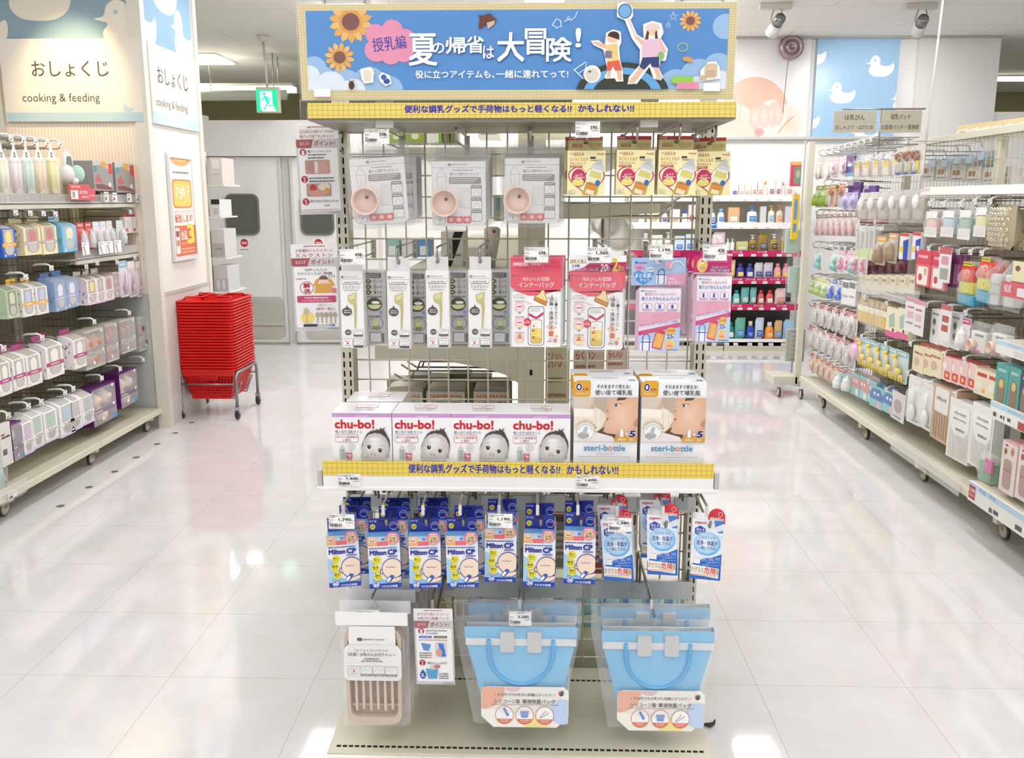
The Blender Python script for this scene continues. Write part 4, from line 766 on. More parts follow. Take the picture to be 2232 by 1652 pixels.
# milk packs: blue header and pink header
def milk_pack(w, h, blue):
    lab = 'milk powder pack with a light blue header, under the 1,190 ticket' if blue else 'milk powder pack with a magenta header, under the 428 ticket'
    t = thing('milk_pack', lab, 'pack', (0, 0, 0)); hb = h*(.70 if blue else .79)
    m = MB(); m.pouch(-w*.40 if blue else -w*.47, .004, w*.42 if blue else w*.49, hb, .03, 'e9c2d2', 'card', yc=.012, seed=11, wr=.12, nu=10, nv=12); 
    a = fcan(m, w*.76 if blue else w*.9, hb*.94, 890, 1195, 1140, 1612, x=.004, y=-.006, top=hb*.975, mat='card')
    a.rect(890, 1195, 1140, 1612, 'ecd3e0'); a.rect(890, 1195, 1140, 1350, 'f4eef4'); a.rr(900, 1204, 912, 1216, 3, '3a8a6a'); a.txt('Kaneson', 916, 1204, 988, 1218, '3a7a6a', .01); a.txt('衛生的でスリム&コンパクト', 922, 1224, 1106, 1242, 'c2386a', .02); a.txt('粉ミルクかんたんパック', 904, 1250, 1130, 1276, '2f6fb8', .04)
    for k in range(3): a.rrl(908+k*76, 1292, 968+k*76, 1344, 12, 2.5, 'd84a7a', 'f7f0f5'); a.ell(938+k*76, 1308, 8, 8, '3a4aa0'); a.rect(930+k*76, 1314, 946+k*76, 1328, '3a4aa0'); a.dash(914+k*76, 1332, 962+k*76, 1340, '3a4a9a')
    a.rect(890, 1352, 1140, 1470, 'e9a9bd')
    for r_ in range(7):
        for k in range(10): a.ell(970+k*16, 1362+r_*13, 4, 4, 'dd8fa9', n=6); a.off -= a.step
    a.off += a.step
    a.poly([(890, 1480), (1140, 1420), (1140, 1450), (890, 1510)], 'd23a80'); a.poly([(890, 1450), (1140, 1396), (1140, 1420), (890, 1480)], 'f2e6f0'); a.txt('カバンに入れてもかさばらず便利', 898, 1418, 1130, 1440, '3a5ab0', .01, -8); a.poly([(890, 1510), (1140, 1450), (1140, 1612), (890, 1612)], 'bcd0ea')
    a.rr(902, 1540, 974, 1610, 5, 'f1f0f6'); a.rect(902, 1550, 974, 1556, '2a4aa8'); a.line([(916, 1612), (916, 1520), (930, 1500), (946, 1500), (958, 1520), (958, 1612)], 6, '2a4aa8')
    a.poly([(998, 1464), (1054, 1480), (1030, 1606), (970, 1590)], 'd23a60'); a.poly([(1000, 1490), (1046, 1502), (1026, 1596), (978, 1584)], 'efb45a'); a.ell(1086, 1478, 28, 26, 'f2c23a'); a.txt('日本製', 1064, 1466, 1110, 1484, 'c23a4a', .02); a.ell(1086, 1520, 30, 20, 'cfe0f2'); a.txt('25', 1064, 1500, 1098, 1528, '2a4aa8', .04); a.txt('個', 1098, 1512, 1110, 1526, '2a4aa8'); a.ell(1080, 1566, 30, 34, 'f2cf6a'); a.ell(1080, 1560, 14, 14, 'efb8a0'); a.rr(1062, 1572, 1100, 1586, 5, 'e88a8a'); a.dash(1060, 1600, 1130, 1608, '3a7ab8')
    m.build('pouch', t); m = MB()
    if blue:
        m.box(-w/2, .006, hb+.002, w/2, .008, h, 'a8c8ea', 'card'); a = fcan(m, w, h-hb-.002, 830, 985, 1225, 1172, y=.006, top=h, mat='card'); a.rect(830, 985, 1225, 1172, 'a9c8ea'); a.rr(856, 1010, 872, 1026, 4, '2a6ab8'); a.txt('Kaneson', 876, 1010, 944, 1026, '2a5a9a', .02)
        a.poly([(846, 1040)]+arc(866, 1044, 20, 16, 180, 300)+arc(906, 1044, 20, 16, 240, 360)+[(880, 1112)], 'ee9fc0'); a.txt('75枚入', 860, 1042, 926, 1066, '4a3a8a', .01); a.poly([(846, 1090), (880, 1070), (926, 1090), (980, 1072), (1004, 1100), (970, 1140), (920, 1168), (870, 1140)], '2a8fd8'); a.txt('まとめ買い', 860, 1090, 1000, 1120, 'f3f6fa', .04); a.txt('セット', 894, 1124, 964, 1146, 'f3f6fa', .04); a.ell(970, 1064, 26, 18, 'f4f4f8'); a.dash(950, 1060, 990, 1068, '5a5a9a')
        a.rect(1086, 1090, 1225, 1172, 'e59ac0'); a.rr(1012, 1090, 1086, 1160, 4, 'f2f2f8'); a.line([(1026, 1160), (1026, 1076), (1044, 1062), (1058, 1062), (1070, 1076), (1070, 1160)], 7, '2a3f9a'); a.rect(1012, 1094, 1086, 1102, '2a3f9a'); a.txt('手軽に', 1100, 1116, 1154, 1136, 'f8f0f6', .02); a.txt('持ち運び!', 1100, 1142, 1190, 1160, 'f8f0f6', .02); a.ell(1022, 1006, 22, 24, 'dfe6ec'); a.rr(1070, 1008, 1130, 1060, 6, 'e8b4cc'); a.ring(1160, 1060, 56, 8, 'e9eef6', a0=190, a1=340)
    else:
        m.box(-w/2, .006, hb+.002, w/2, .008, h, 'c2226a', 'card'); a = fcan(m, w, h-hb-.002, 1222, 970, 1520, 1100, y=.006, top=h, mat='card'); a.rect(1222, 970, 1520, 1100, 'cf2a74'); a.ell(1290, 1038, 42, 52, 'f2dc6a'); a.rr(1276, 996, 1306, 1030, 3, 'f6efe0'); a.rr(1278, 1002, 1304, 1014, 2, 'd23a80'); a.ell(1290, 1060, 26, 14, 'efb090'); a.txt('飲む量に合わせて', 1366, 1044, 1486, 1062, 'bcd4f4', .02); a.txt('手軽に持ち運び!', 1350, 1066, 1502, 1090, 'bcd4f4', .03); a.rect(1222, 1094, 1520, 1100, 'f3e6ee')
    m.build('header_flap', t)
    m = MB(); m.pouch(-w/2-.003, -.005, w/2+.003, h*(.92 if blue else .84), .046, 'f2f2f4', 'film', yc=.010, seed=13, wr=.2); m.build('bag_film', t); return t
q = place(1372, 562, 1497, 768, Y4); t = milk_pack(q[2], q[3], True); t.location = (q[0], Y4, q[1])
hook('peg hook with the 1,190 ticket over the light blue milk pack', q[0]+.002, q[1]+q[3]*.965, Y4-.02, tag=(1415, 533, 1467, 566, ('粉ミルクかんたんパック', '25個×3個パック'), '1,190', '1,309円'), tall=.03)
q = place(1506, 558, 1597, 748, Y4-.02); t = milk_pack(q[2], q[3], False); t.location = (q[0], Y4-.02, q[1])
for k in range(3): dup(t, (q[0]-.004-.002*k, Y4+.03+.05*k, q[1]+.002*k), 'milk powder pack with a magenta header, %s behind the 428 ticket one' % ('next', 'second', 'third')[k])
hook('peg hook with the 428 ticket over the magenta milk pack', q[0]+.014, q[1]+q[3]*.965, Y4-.04, tag=(1532, 533, 1585, 568, ('粉ミルクかんたんパック', '25個入'), '428', '470円'), tall=.03)
# ---- ON THE SHELF: cartons of throw-away bottles
Y5 = 2.112
CB = [place(725, 899, 855, 1001, Y5), place(857, 900, 984, 1001, Y5), place(985, 899, 1113, 1001, Y5), place(1114, 898, 1243, 1001, Y5)]
zs = SZ1-.032; w = CB[1][2]; zt = at(900, 900, Y=Y5).z; h = zt-zs; dp = .115
t = thing('bottle_carton', 'white carton with red lettering and a grey baby face, leftmost on the shelf', 'box', (CB[0][0], Y5, zs), 0, 'white bottle cartons on the shelf')
m = MB(); m.box(-w/2, 0, 0, w/2, dp, h, 'f4f3f3', 'card', .0007); a = fcan(m, w, h, 212, 645, 812, 1234, mat='card')
a.rect(212, 650, 812, 690, 'c79ac8'); a.ell(458, 680, 7, 5, 'f4eaf4'); a.txt('SAGAMI', 474, 672, 574, 686, 'f6eef6', .01)
a.txt('chu-bo!', 240, 718, 634, 802, 'c8202c', .055); a.txt('使い切りほ乳ボトル', 238, 822, 514, 854, '55555a'); a.rrl(236, 862, 472, 944, 20, 4, 'b8303c', 'f4f3f3'); a.txt('旅行や災害備蓄用', 250, 876, 462, 904, 'a83a44', .01); a.txt('に便利!', 310, 908, 398, 936, 'a83a44', .01)
a.ring(402, 990, 38, 3, '8a8a88', 36); a.rr(386, 974, 418, 1006, 5, 'b5b5b3'); a.rr(392, 980, 412, 1000, 4, 'f0f0ee')
a.rr(280, 1006, 330, 1120, 10, 'a9b0b2'); a.rect(282, 1000, 328, 1014, 'd3d6d6'); a.poly([(284, 1002), (292, 984), (302, 976), (304, 956), (308, 976), (318, 984), (326, 1002)], 'c9cdcd'); a.rect(290, 1030, 300, 1110, 'c2c8ca')
a.rr(340, 1034, 404, 1125, 10, 'c9788a'); a.ell(372, 1040, 32, 9, 'e8d8da'); a.ell(372, 1080, 22, 16, 'e9c2c8'); a.ell(360, 1086, 8, 8, '9a3a4a')
# the baby's head: hair, ears, face in greys
a.poly([(566, 852), (590, 838), (600, 826), (628, 832), (610, 818), (660, 824), (648, 808), (690, 818), (700, 790), (716, 812), (752, 786), (734, 816), (752, 840), (764, 870), (788, 915), (794, 960), (788, 1020), (776, 1060), (750, 960), (720, 880), (640, 856), (580, 874), (545, 908), (522, 955), (505, 1000), (508, 965), (536, 900)], '4a3f3a')
FC = [(540, 902), (580, 862), (640, 846), (704, 856), (754, 894), (782, 956), (786, 1010), (772, 1060), (750, 1128), (498, 1128), (496, 1080), (502, 1040), (512, 980), (524, 935)]
q_ = [a.P(*p) for p in FC]+[a.P(630, 950)]; m.add(q_, [((k+1) % 14, k, 14) for k in range(14)], ['bfbab7']*14+['f0eeec'], 'card'); a.off += a.step
a.ell(505, 1000, 10, 18, 'c9c4c1'); a.ell(768, 1076, 14, 22, 'a9a29e'); a.ell(640, 915, 60, 26, 'f3f1ef', 'e4e1de')
for ex_, ey_ in ((578, 990), (690, 1024)): a.ell(ex_, ey_, 30, 22, 'f4f2f0'); a.ell(ex_+2, ey_, 20, 20, '3f3833'); a.ell(ex_+2, ey_, 11, 12, '14110f'); a.ell(ex_+6, ey_-6, 4, 4, 'ffffff'); a.line(arc(ex_, ey_, 28, 20, 190, 350), 3.5, '5a524d')
a.line(arc(570, 952, 34, 14, 200, 330), 4, 'c4bdb8'); a.line(arc(706, 984, 34, 14, 210, 340), 4, 'c4bdb8'); a.ell(616, 1050, 24, 18, 'd8d3cf', 'c9c4c0'); a.ell(602, 1058, 6, 5, '6b625d'); a.ell(634, 1062, 6, 5, '6b625d'); a.ell(540, 1070, 24, 30, 'd5d1ce', 'c4bfbb')
# top face print
tp = Art(m, w, dp, 600, 400, (-w/2, dp, h), U=(1, 0, 0), D=(0, -1, 0), mat='card', e=.001); tp.rrl(200, 90, 420, 230, 20, 4, 'c85a66', 'f4f3f3'); tp.txt('旅行や災害備蓄用', 220, 110, 400, 150, 'c05060'); tp.txt('に便利!', 260, 165, 360, 205, 'c05060'); tp.txt('250ml 4個入', 210, 270, 420, 330, '8a8a8e')
m.build('box', t); cb0 = t
for k, n_ in ((1, 'second from left on the shelf'), (2, 'third from left on the shelf'), (3, 'beside the steri bottle cartons')): dup(t, (CB[k][0], Y5, zs), 'white carton with red lettering and a grey baby face, %s' % n_)
dup(t, (CB[0][0]+.008, Y5+dp+.012, zs), 'white bottle carton in the second row, behind the leftmost one on the shelf')
ST = [place(1249, 832, 1393, 1003, Y5), place(1395, 832, 1541, 1003, Y5)]
w = ST[0][2]-.001; zt = at(1320, 832, Y=Y5).z; h = zt-zs; dp2 = .075
t = thing('bottle_carton', 'tall carton with a drinking baby photo, left one of the front pair on the shelf', 'box', (ST[0][0], Y5, zs), 0, 'tall photo cartons on the shelf')
m = MB(); m.box(-w/2, 0, 0, w/2, dp2, h, 'f1f2f3', 'card', .0007); a = fcan(m, w, h, 553, 336, 1226, 1252, mat='card')
a.rect(553, 960, 1226, 1252, 'f3f4f5', 'e2e6e9'); a.rr(540, 322, 726, 484, 26, 'e0a428'); a.rect(553, 322, 580, 336, 'f1f2f3'); a.poly([(553, 336), (726, 336), (726, 400), (553, 400)], 'e0a428'); a.ell(604, 388, 34, 40, 'f6f3ea'); a.ell(604, 388, 30, 36, '1c2a7e'); a.ell(604, 388, 14, 20, 'f4f1e6'); a.ell(604, 388, 5, 6, 'e0a428'); a.txt('ヵ月~', 642, 398, 716, 424, '2a3478', .02); a.txt('クロスカット', 568, 442, 694, 466, 'faf5e6', .02)
a.txt('そのまますぐ使える!', 792, 362, 1132, 402, '2a2626', .015); a.txt('使い捨て哺乳瓶', 772, 416, 1160, 468, '2a2626', .01)
PB = (553, 490, 1226, 930); pic = lambda pts, col: a.poly(clip(pts, *PB), col)
a.rect(553, 490, 1226, 930, 'cdb8a4', 'c2a78e'); pic([(553, 490), (760, 490), (720, 600), (553, 620)], 'd8c8b8'); pic([(760, 490), (900, 490), (900, 600), (800, 700)], 'bfab98')
SKIN = [(908, 490), (1226, 490), (1226, 930), (1040, 930), (1000, 880), (900, 860), (862, 800), (880, 750), (900, 720), (892, 690), (890, 640), (882, 604), (912, 570), (920, 530)]
sk = clip(SKIN, *PB); cxm, cym = 1040, 660; q_ = [a.P(*p) for p in sk]+[a.P(cxm, cym)]; n = len(sk)
ar_ = sum(sk[i][0]*sk[(i+1) % n][1]-sk[(i+1) % n][0]*sk[i][1] for i in range(n)); m.add(q_, [((k+1) % n, k, n) if ar_ > 0 else (k, (k+1) % n, n) for k in range(n)], ['dcae90']*n+['eeccb0'], 'card'); a.off += a.step
pic([(1010, 490), (1110, 490), (1080, 514), (1000, 520)], '5a4438'); a.line(arc(1010, 566, 46, 18, 190, 350), 5, '8a5e48'); a.ell(996, 566, 28, 15, 'f0e8e2'); a.ell(992, 566, 15, 15, '3a2a26'); a.ell(988, 561, 4, 4, 'ffffff'); a.ell(906, 622, 12, 14, 'c98a6c'); a.poly([(890, 690), (924, 700), (900, 724)], 'b86a58'); pic([(1226, 700), (1190, 720), (1176, 760), (1200, 790), (1226, 780)], 'c98c6a'); pic([(880, 780), (860, 830), (900, 850), (1000, 860), (980, 900), (760, 900), (800, 840)], '5a4234')
a.poly([(553, 596), (760, 606), (776, 586), (800, 600), (838, 612), (862, 640), (890, 668), (894, 716), (870, 740), (850, 790), (800, 830), (553, 800)], 'efe4d2'); a.poly([(553, 600), (760, 610), (756, 690), (553, 680)], 'f6efe2'); a.line([(776, 590), (790, 816)], 5, 'd8c9b2'); a.line([(838, 614), (842, 800)], 5, 'd8c9b2'); a.ell(880, 690, 16, 40, 'e6d4bc'); pic([(553, 800), (760, 830), (960, 880), (1000, 930), (553, 930)], 'e9e0dc')
a.ell(676, 826, 94, 92, 'c9a35a'); a.ell(676, 826, 89, 87, 'f4f3f0'); a.ell(656, 872, 60, 34, 'a9aeae'); a.poly([(640, 850), (668, 790), (698, 796), (690, 860)], 'b9bdbd'); a.ell(683, 792, 17, 8, '8a8f8f'); a.ell(683, 794, 12, 5, 'cfd3d3')
for k, ch in enumerate('シリコンニップル採用'): an = rad(200+k*15.5); a.txt(ch, 676+110*math.cos(an)-9, 826+108*math.sin(an)-10, 676+110*math.cos(an)+9, 826+108*math.sin(an)+10, '4a3a34', .01, 200+k*15.5+90)
for k in range(14): an = rad(195+k*11.5); a.ell(676+72*math.cos(an), 826+70*math.sin(an), 5, 5, '6a9ab8', n=6)
pic([(980, 930), (990, 892), (1010, 878), (1226, 874), (1226, 930)], 'd9a030'); a.poly([(1040, 882), (1042, 826), (1052, 800), (1058, 794), (1064, 800), (1074, 826), (1076, 882)], 'f4f2ec'); a.txt('×', 1098, 840, 1124, 868, 'f6f3ea', .03); a.txt('5', 1142, 820, 1198, 880, 'f4f2ea', .1, skew=.15); a.txt('5', 1142, 820, 1198, 880, '1c2470', .05, skew=.15); a.txt('240ml', 1018, 894, 1096, 918, 'fbf3dc', .02); a.txt('個入', 1142, 896, 1190, 918, 'fbf3dc', .02)
a.txt('steri-b', 664, 964, 914, 1022, '4a8cae', .03); a.txt('o', 918, 980, 964, 1022, 'd8828a', .03); a.txt('ttle', 970, 966, 1098, 1022, '4a8cae', .03); a.txt('ステリボトル', 790, 1040, 966, 1064, '77818a'); a.ring(980, 1046, 6, 1.5, '77818a'); a.dash(600, 1078, 1156, 1086, 'c98a90')
tp = Art(m, w, dp2, 600, 300, (-w/2, dp2, h), U=(1, 0, 0), D=(0, -1, 0), mat='card', e=.001); tp.txt('steri-bottle', 180, 60, 420, 130, '9aa0a8', .02); tp.txt('ステリボトル', 240, 150, 360, 190, 'a0a6ae'); tp.ell(545, 220, 36, 30, '6fa8c8')
m.build('box', t)
dup(t, (ST[1][0], Y5, zs), 'tall carton with a drinking baby photo, right one of the front pair on the shelf')
dup(t, (ST[0][0]-.003, Y5+dp2+.012, zs), 'tall photo carton in the second row, left one behind the front pair on the shelf'); dup(t, (ST[1][0]-.004, Y5+dp2+.012, zs), 'tall photo carton in the second row, right one behind the front pair on the shelf')

# ---- METAL BARS with pegs below the shelf
def crossbar(label, px0, py0, px1, py1):
    p, q = at(px0, py1, Y=2.43), at(px1, py0, Y=2.43); t = thing('crossbar', label, 'bar', ((p.x+q.x)/2, 2.43, p.z)); L = (q.x-p.x)/2
    m = MB(); m.box(-L, 0, 0, L, .006, q.z-p.z, 'b4b4b2', 'brushed', .002); m.box(-L, 0, q.z-p.z-.002, L, .018, q.z-p.z, 'c8c8c6', 'brushed'); m.build('bar', t)
    m = MB()
    for sx in (-1, 1): m.box(sx*(L-.004)-.003, .006, 0, sx*(L-.004)+.003, .03, q.z-p.z+.02, 'b4b4b2', 'brushed')
    m.build('end_bracket', t); return p.z, q.z
BA = crossbar('upper brushed steel bar carrying the blue tablet boxes under the shelf', 762, 1084, 1515, 1112)
BB = crossbar('lower brushed steel bar with a sticker mark, carrying the blue bags', 790, 1268, 1508, 1299)
def bar_peg(label, x, bz, ytip, tag=None, tall=.045, ztip=None):
    t = thing('peg_hook', label, 'hook', (x, 2.43, bz)); L = ytip-2.43; drop = bz-ztip; up0 = max(.03, tall-drop)
    m = MB(); m.box(-.019, -.003, -.030, .019, .0, .006, '9fa09f', 'brushed', .001); m.build('bar_clip', t)
    m = MB(); m.tube([(.004, -.003, -.004), (.004, -.006, up0-.03), (.004, -.014, up0-.026), (.004, L+.010, -drop-.006), (.004, L, .010-drop)], .0034, '96948d', 'metal', 8); m.build('prong', t)
    m = MB(); m.tube([(-.004, -.003, .004), (-.004, -.008, up0-.006), (-.004, -.02, up0), (-.004, L+.02, tall-drop), (-.004, L+.013, tall-drop-.004), (-.004, L+.013, tall-drop-.022)], .0032, '96948d', 'metal', 8); m.build('upper_prong', t)
    m = MB(); m.box(-.0075, L+.008, tall-drop-.026, .0, L+.0135, tall-drop-.002, 'd8d6d0', 'satin', .001); m.build('end_cap', t)
    if tag:
        px0, py0, px1, py1, title, price, sub = tag; yy = ytip-.012
        o = ticket('price_ticket', px0, py0, px1, py1, yy, title, price, sub, t, t.location); o.rotation_euler = (0, 0, 0)
        hh = at(px0, py0, Y=yy).z-at(px0, py1, Y=yy).z; z = o.location.z; xx = o.location.x
        m = MB(); m.prism([(-.013, z+hh-.004), (.013, z+hh-.004), (.010, z+hh+.006), (.006, z+hh+.012), (.004, z+hh+.034), (-.004, z+hh+.034), (-.006, z+hh+.012), (-.010, z+hh+.006)], L-.006, L+.0, 'd9d9d7', 'acrylic'); m.build('ticket_clip', t)
    return t
# ---- blue tablet boxes
ML = [(714, 1168, 788, 1278, 2.03), (799, 1170, 880, 1281, 2.02), (888, 1169, 966, 1281, 2.02), (971, 1171, 1046, 1280, 2.02), (1055, 1178-23, 1127, 1268, 2.04), (1138, 1163, 1212, 1278, 2.03), (1226, 1154, 1300, 1272, 2.04)]
def tablet_box(n60):
    w, h = (place(*ML[2])[2:] if n60 else place(*ML[5])[2:]); w = .0755
    t = thing('tablet_box', 'x', 'box', (0, 0, 0), 0, 'blue tablet boxes marked %s' % ('60' if n60 else '36'))
    m = MB(); m.box(-w/2, 0, 0, w/2, .034, h, '6fa5d8', 'card', .0006); a = fcan(m, w, h, 975, 605, 1330, 1122, mat='card')
    B = (975, 605, 1330, 1122); a.rect(975, 605, 1330, 1122, 'f1f3f7'); q = lambda pts, col: a.poly(clip(pts, *B), col)
    a.rect(975, 605, 1330, 700, '9fc3e2', 'e9f0f6'); q([(975, 930), (1010, 840), (1040, 860), (1060, 1000), (1200, 1060), (1330, 900), (1330, 1074), (975, 1074)], '8fc1ea'); q([(975, 820), (1030, 850), (1050, 960), (1000, 1074), (975, 1074)], 'a9d0f0'); q([(1180, 700), (1330, 700), (1330, 760), (1240, 790)], 'dbe9f6'); a.rect(975, 1074, 1330, 1122, '2346a8')
    a.rect(975, 605, 1078, 700, 'ecc08a'); a.rect(1078, 655, 1200, 698, 'ea6f7c'); a.rr(1000, 614, 1050, 662, 3, 'f6f1ec'); a.rr(1006, 620, 1044, 656, 2, 'a83446'); a.ell(1018, 632, 9, 9, 'f6f1ec'); a.ell(1032, 632, 9, 9, 'f6f1ec'); a.poly([(1010, 636), (1040, 636), (1025, 652)], 'f6f1ec'); a.dash(990, 670, 1064, 676, 'd99a5a'); a.dash(980, 684, 1072, 690, 'd99a5a'); a.txt('M', 1134, 624, 1160, 648, '2a3a9a', .03)
    a.dash(990, 712, 1296, 728, '4a5a9a', 3, .8, 1.0); a.txt('Milton', 996, 742, 1176, 786, '2a3492', .075); a.txt('CP', 1194, 738, 1294, 786, '2a3492', .075); a.rr(1188, 796, 1304, 812, 6, '9a9cc8'); a.dash(1196, 800, 1296, 808, '4a4a90')
    for (x, y), s_ in zip(((1070, 838), (1052, 918), (1072, 1000)), ('安心', '簡単', '便利')):
        a.poly([(x+(50 if k % 2 else 44)*math.cos(k*PI/9), y+(42 if k % 2 else 37)*math.sin(k*PI/9)) for k in range(18)], 'f0e23a'); a.txt(s_, x-32, y-24, x+32, y+6, '4a4630', .02); a.dash(x-26, y+12, x+26, y+20, '8a7f2a')
    # plain round infant drawing with a bottle
    a.ell(1122, 950, 24, 26, '2a3290'); a.ell(1124, 950, 18, 20, 'f3dcc6'); q([(1238+118*math.cos(k*.19), 926+104*math.sin(k*.19)) for k in range(33)], '2a3290'); q([(1238+111*math.cos(k*.19), 926+97*math.sin(k*.19)) for k in range(33)], 'f3dcc6'); q([(1200, 1060), (1240, 1020), (1330, 1000), (1330, 1040), (1280, 1066)], '2a3290'); q([(1206, 1060), (1242, 1026), (1330, 1008), (1330, 1036), (1278, 1060)], 'f3dcc6')
    a.poly([(1160, 1044), (1200, 1000), (1232, 1020), (1186, 1070)], '2a3290'); a.poly([(1166, 1044), (1200, 1008), (1224, 1022), (1186, 1062)], 'f4f5f8'); a.poly([(1200, 1000), (1222, 984), (1256, 996), (1250, 1014), (1232, 1022)], '2f62b8'); a.line([(1170, 906)]+arc(1200, 896, 26, 16, 160, 20)+arc(1250, 896, 24, 16, 160, 20), 4, '2a3290')
    a.ell(1050, 1078, 36, 30, 'f1f3f7'); a.ell(1050, 1078, 32, 26, '2a4cae'); a.txt('60' if n60 else '36', 1026, 1062, 1076, 1096, 'f4f6fa', .05); a.txt('つけおき除菌', 1102, 1086, 1286, 1110, 'f1f4fa', .02)
    bxo = m.build('box', t)
    m = MB(); m.box(-w*.47, .031, h-.01, w*.45, .033, h*1.26, '24318e', 'card'); a = fcan(m, w*.92, h*.26, 998, 468, 1306, 600, y=.031, top=h*1.26, x=-w*.01, mat='card'); a.rect(998, 468, 1306, 600, '24318e'); a.txt('Kyorin', 1008, 484, 1052, 500, 'e6e9f4', .01); a.ring(1070, 494, 9, 3, 'e6e9f4'); a.ell(1040, 548, 28, 26, 'f0df3a'); a.txt('60' if n60 else '36', 1022, 534, 1058, 562, '3a3a5a', .02); a.rr(1100, 484, 1190, 506, 8, '141c58'); a.ring(1262, 545, 44, 4, 'dfe4f4', 38); a.ring(1262, 545, 30, 4, 'dfe4f4', 20, a0=190, a1=350); a.line([(1240, 588), (1262, 574), (1284, 588)], 4, 'dfe4f4'); m.build('hang_tab', t)
    m = MB(); r = w*.21; m.prism([(r*math.cos(k*.2618), r*math.sin(k*.2618)) for k in range(24)], -.0025, -.0017, 'ec7f92', 'card'); a = Art(m, 2*r, 2*r, 100, 100, (-r, -.0025, r), mat='card', e=.0003); a.ell(50, 56, 38, 38, 'd9c4a0'); a.txt('人気', 28, 40, 72, 56, '5a3a30', .02); a.txt('第1位', 26, 60, 74, 80, 'a8404a', .02); a.dash(16, 10, 84, 20, 'f8dfe2'); o = m.build('award_sticker', bxo); o.location = (w*.28, 0, h*.955)
    return t
tb60, tb36 = tablet_box(True), tablet_box(False); first = {True: tb60, False: tb36}; used = {True: 0, False: 0}
TL = ('tablet box marked 60, leftmost, under the 1,790 ticket', 'tablet box marked 60, second from left', 'tablet box marked 60, third from left', 'tablet box marked 60, beside those marked 36', 'tablet box marked 36, under the 1,190 ticket', 'tablet box marked 36, middle one of the three marked 36', 'tablet box marked 36, beside the white and blue pouches')
for k, b in enumerate(ML):
    n60 = k < 4; x, z, w, h = place(*b); src = first[n60]; lab = 'blue and white '+TL[k]
    if not used[n60]: src.location = (x, b[4], z); src['label'] = lab; used[n60] = 1; o = src
    else: o = dup(src, (x, b[4], z), lab)
    o.rotation_euler = (0, rad((-1.5, -1, -.4, -.6, .3, .5, .2)[k]), rad((9, 7, 4, 2, 0, -2, -3)[k]))
    for q in range(1 if k == 6 else 2 if k < 3 else 1):
        g = dup(src, (x+.012*(1 if k < 4 else .3), b[4]+.045+.045*q, z+.014+.006*q), 'blue tablet box %s the %s' % (('right behind', 'at the back, behind')[q], TL[k].replace('tablet ', '').replace(' of the three marked 36', ' one').replace(', under the 1,790 ticket', '')), rot=(0, 0, rad(2)))
PEG = [(751, 'leftmost', ('Milton CP', '60錠'), '1,790', '1,969円', (718, 1121, 772, 1152)), (838, 'second', 0), (925, 'third', 0), (1006, 'fourth', 0), (1091, 'fifth', ('Milton CP', '36錠'), '1,190', '1,309円', (1064, 1120, 1117, 1150)), (1175, 'sixth', 0), (1263, 'seventh', 0), (1350, 'eighth', ('洗える除菌料', 'ミルクポンS60包入'), '1,380', '1,518円', (1325, 1129, 1377, 1158)), (1446, 'ninth', 0), (1545, 'tenth', 0)]
for k, e in enumerate(PEG):
    yt = 2.0 if k < 7 else 2.03; x = at(e[0], 1150, Y=yt).x
    if k >= 7: x = at((1349, 1449, 1545)[k-7], 1145, Y=yt).x
    bar_peg('%s peg from the left on the upper steel bar' % e[1], x, BA[1]-.006, yt, tag=(*e[5], e[2], e[3], e[4]) if e[2] else None, ztip=at(e[0], 1143 if k < 7 else 1146, Y=yt).z)
# ---- white and blue cleaning pouches
PG = [(1314, 1124, 1388, 1262, 2.06), (1410, 1126, 1482, 1250, 2.06), (1503, 1131, 1575, 1260, 2.05)]
x, z, w, h = place(*PG[2])
t = thing('cleaner_box', 'x', 'box', (0, 0, 0), 0, 'white and blue cleaner boxes')
m = MB(); m.box(-w/2, 0, 0, w/2, .05, h*.985, 'e9ecf0', 'card', .001); a = fcan(m, w, h, 1735, 410, 2060, 1035, top=h*.985, mat='card'); B = (1735, 410, 2060, 1035); q = lambda pts, col: a.poly(clip(pts, *B), col)
a.rect(1735, 410, 2060, 1035, 'eef2f6'); a.rect(1735, 560, 2060, 760, 'd3e6f4', 'e9f2f8'); q([(1960, 410), (2060, 410), (2060, 540), (2010, 540), (1975, 490)], '4a86c8'); q([(1975, 480), (2060, 440), (2060, 510), (1990, 532)], 'dfe6ee'); a.txt('pigeon', 1764, 430, 1882, 462, 'c83a40', .04); a.poly([(1764, 505), (1820, 474), (1876, 505), (1876, 556), (1822, 590), (1764, 556)], '3a4aa8'); a.txt('洗える', 1778, 502, 1864, 530, 'f2f4fa', .02); a.txt('除菌料', 1786, 536, 1856, 560, 'dfe4f4')
a.ell(1900, 660, 140, 124, '6fb4e6'); a.ell(1894, 650, 132, 114, 'f6fafc', '9fd0f0'); a.txt('これひとつで', 1820, 580, 1980, 612, '3a4a9a', .02); a.txt('洗浄・除菌が', 1790, 626, 2010, 676, '3a3f98', .03); a.txt('一気にできる!', 1812, 684, 1992, 722, '3a4a9a', .02)
a.poly([(1735, 1035), (1735, 900), (1790, 850), (1880, 812), (1960, 800), (2060, 756), (2060, 1035)], '2468c4'); a.poly([(1770, 870), (1776, 800), (1796, 770), (1806, 730), (1818, 770), (1844, 800), (1834, 874)], 'f1f2f4'); a.rect(1784, 810, 1832, 816, 'b8c2cc'); a.txt('すすぐ、つける、すすぐ', 1848, 800, 2046, 836, 'f3f6fa', .02, -6); a.txt('かんたん3ステップ', 1906, 838, 2040, 858, 'e0ecf8', .01, -4); a.txt('60包', 1868, 866, 1930, 892, 'a9d0f2', .01); a.dash(1936, 872, 2040, 882, '8fc0ea')
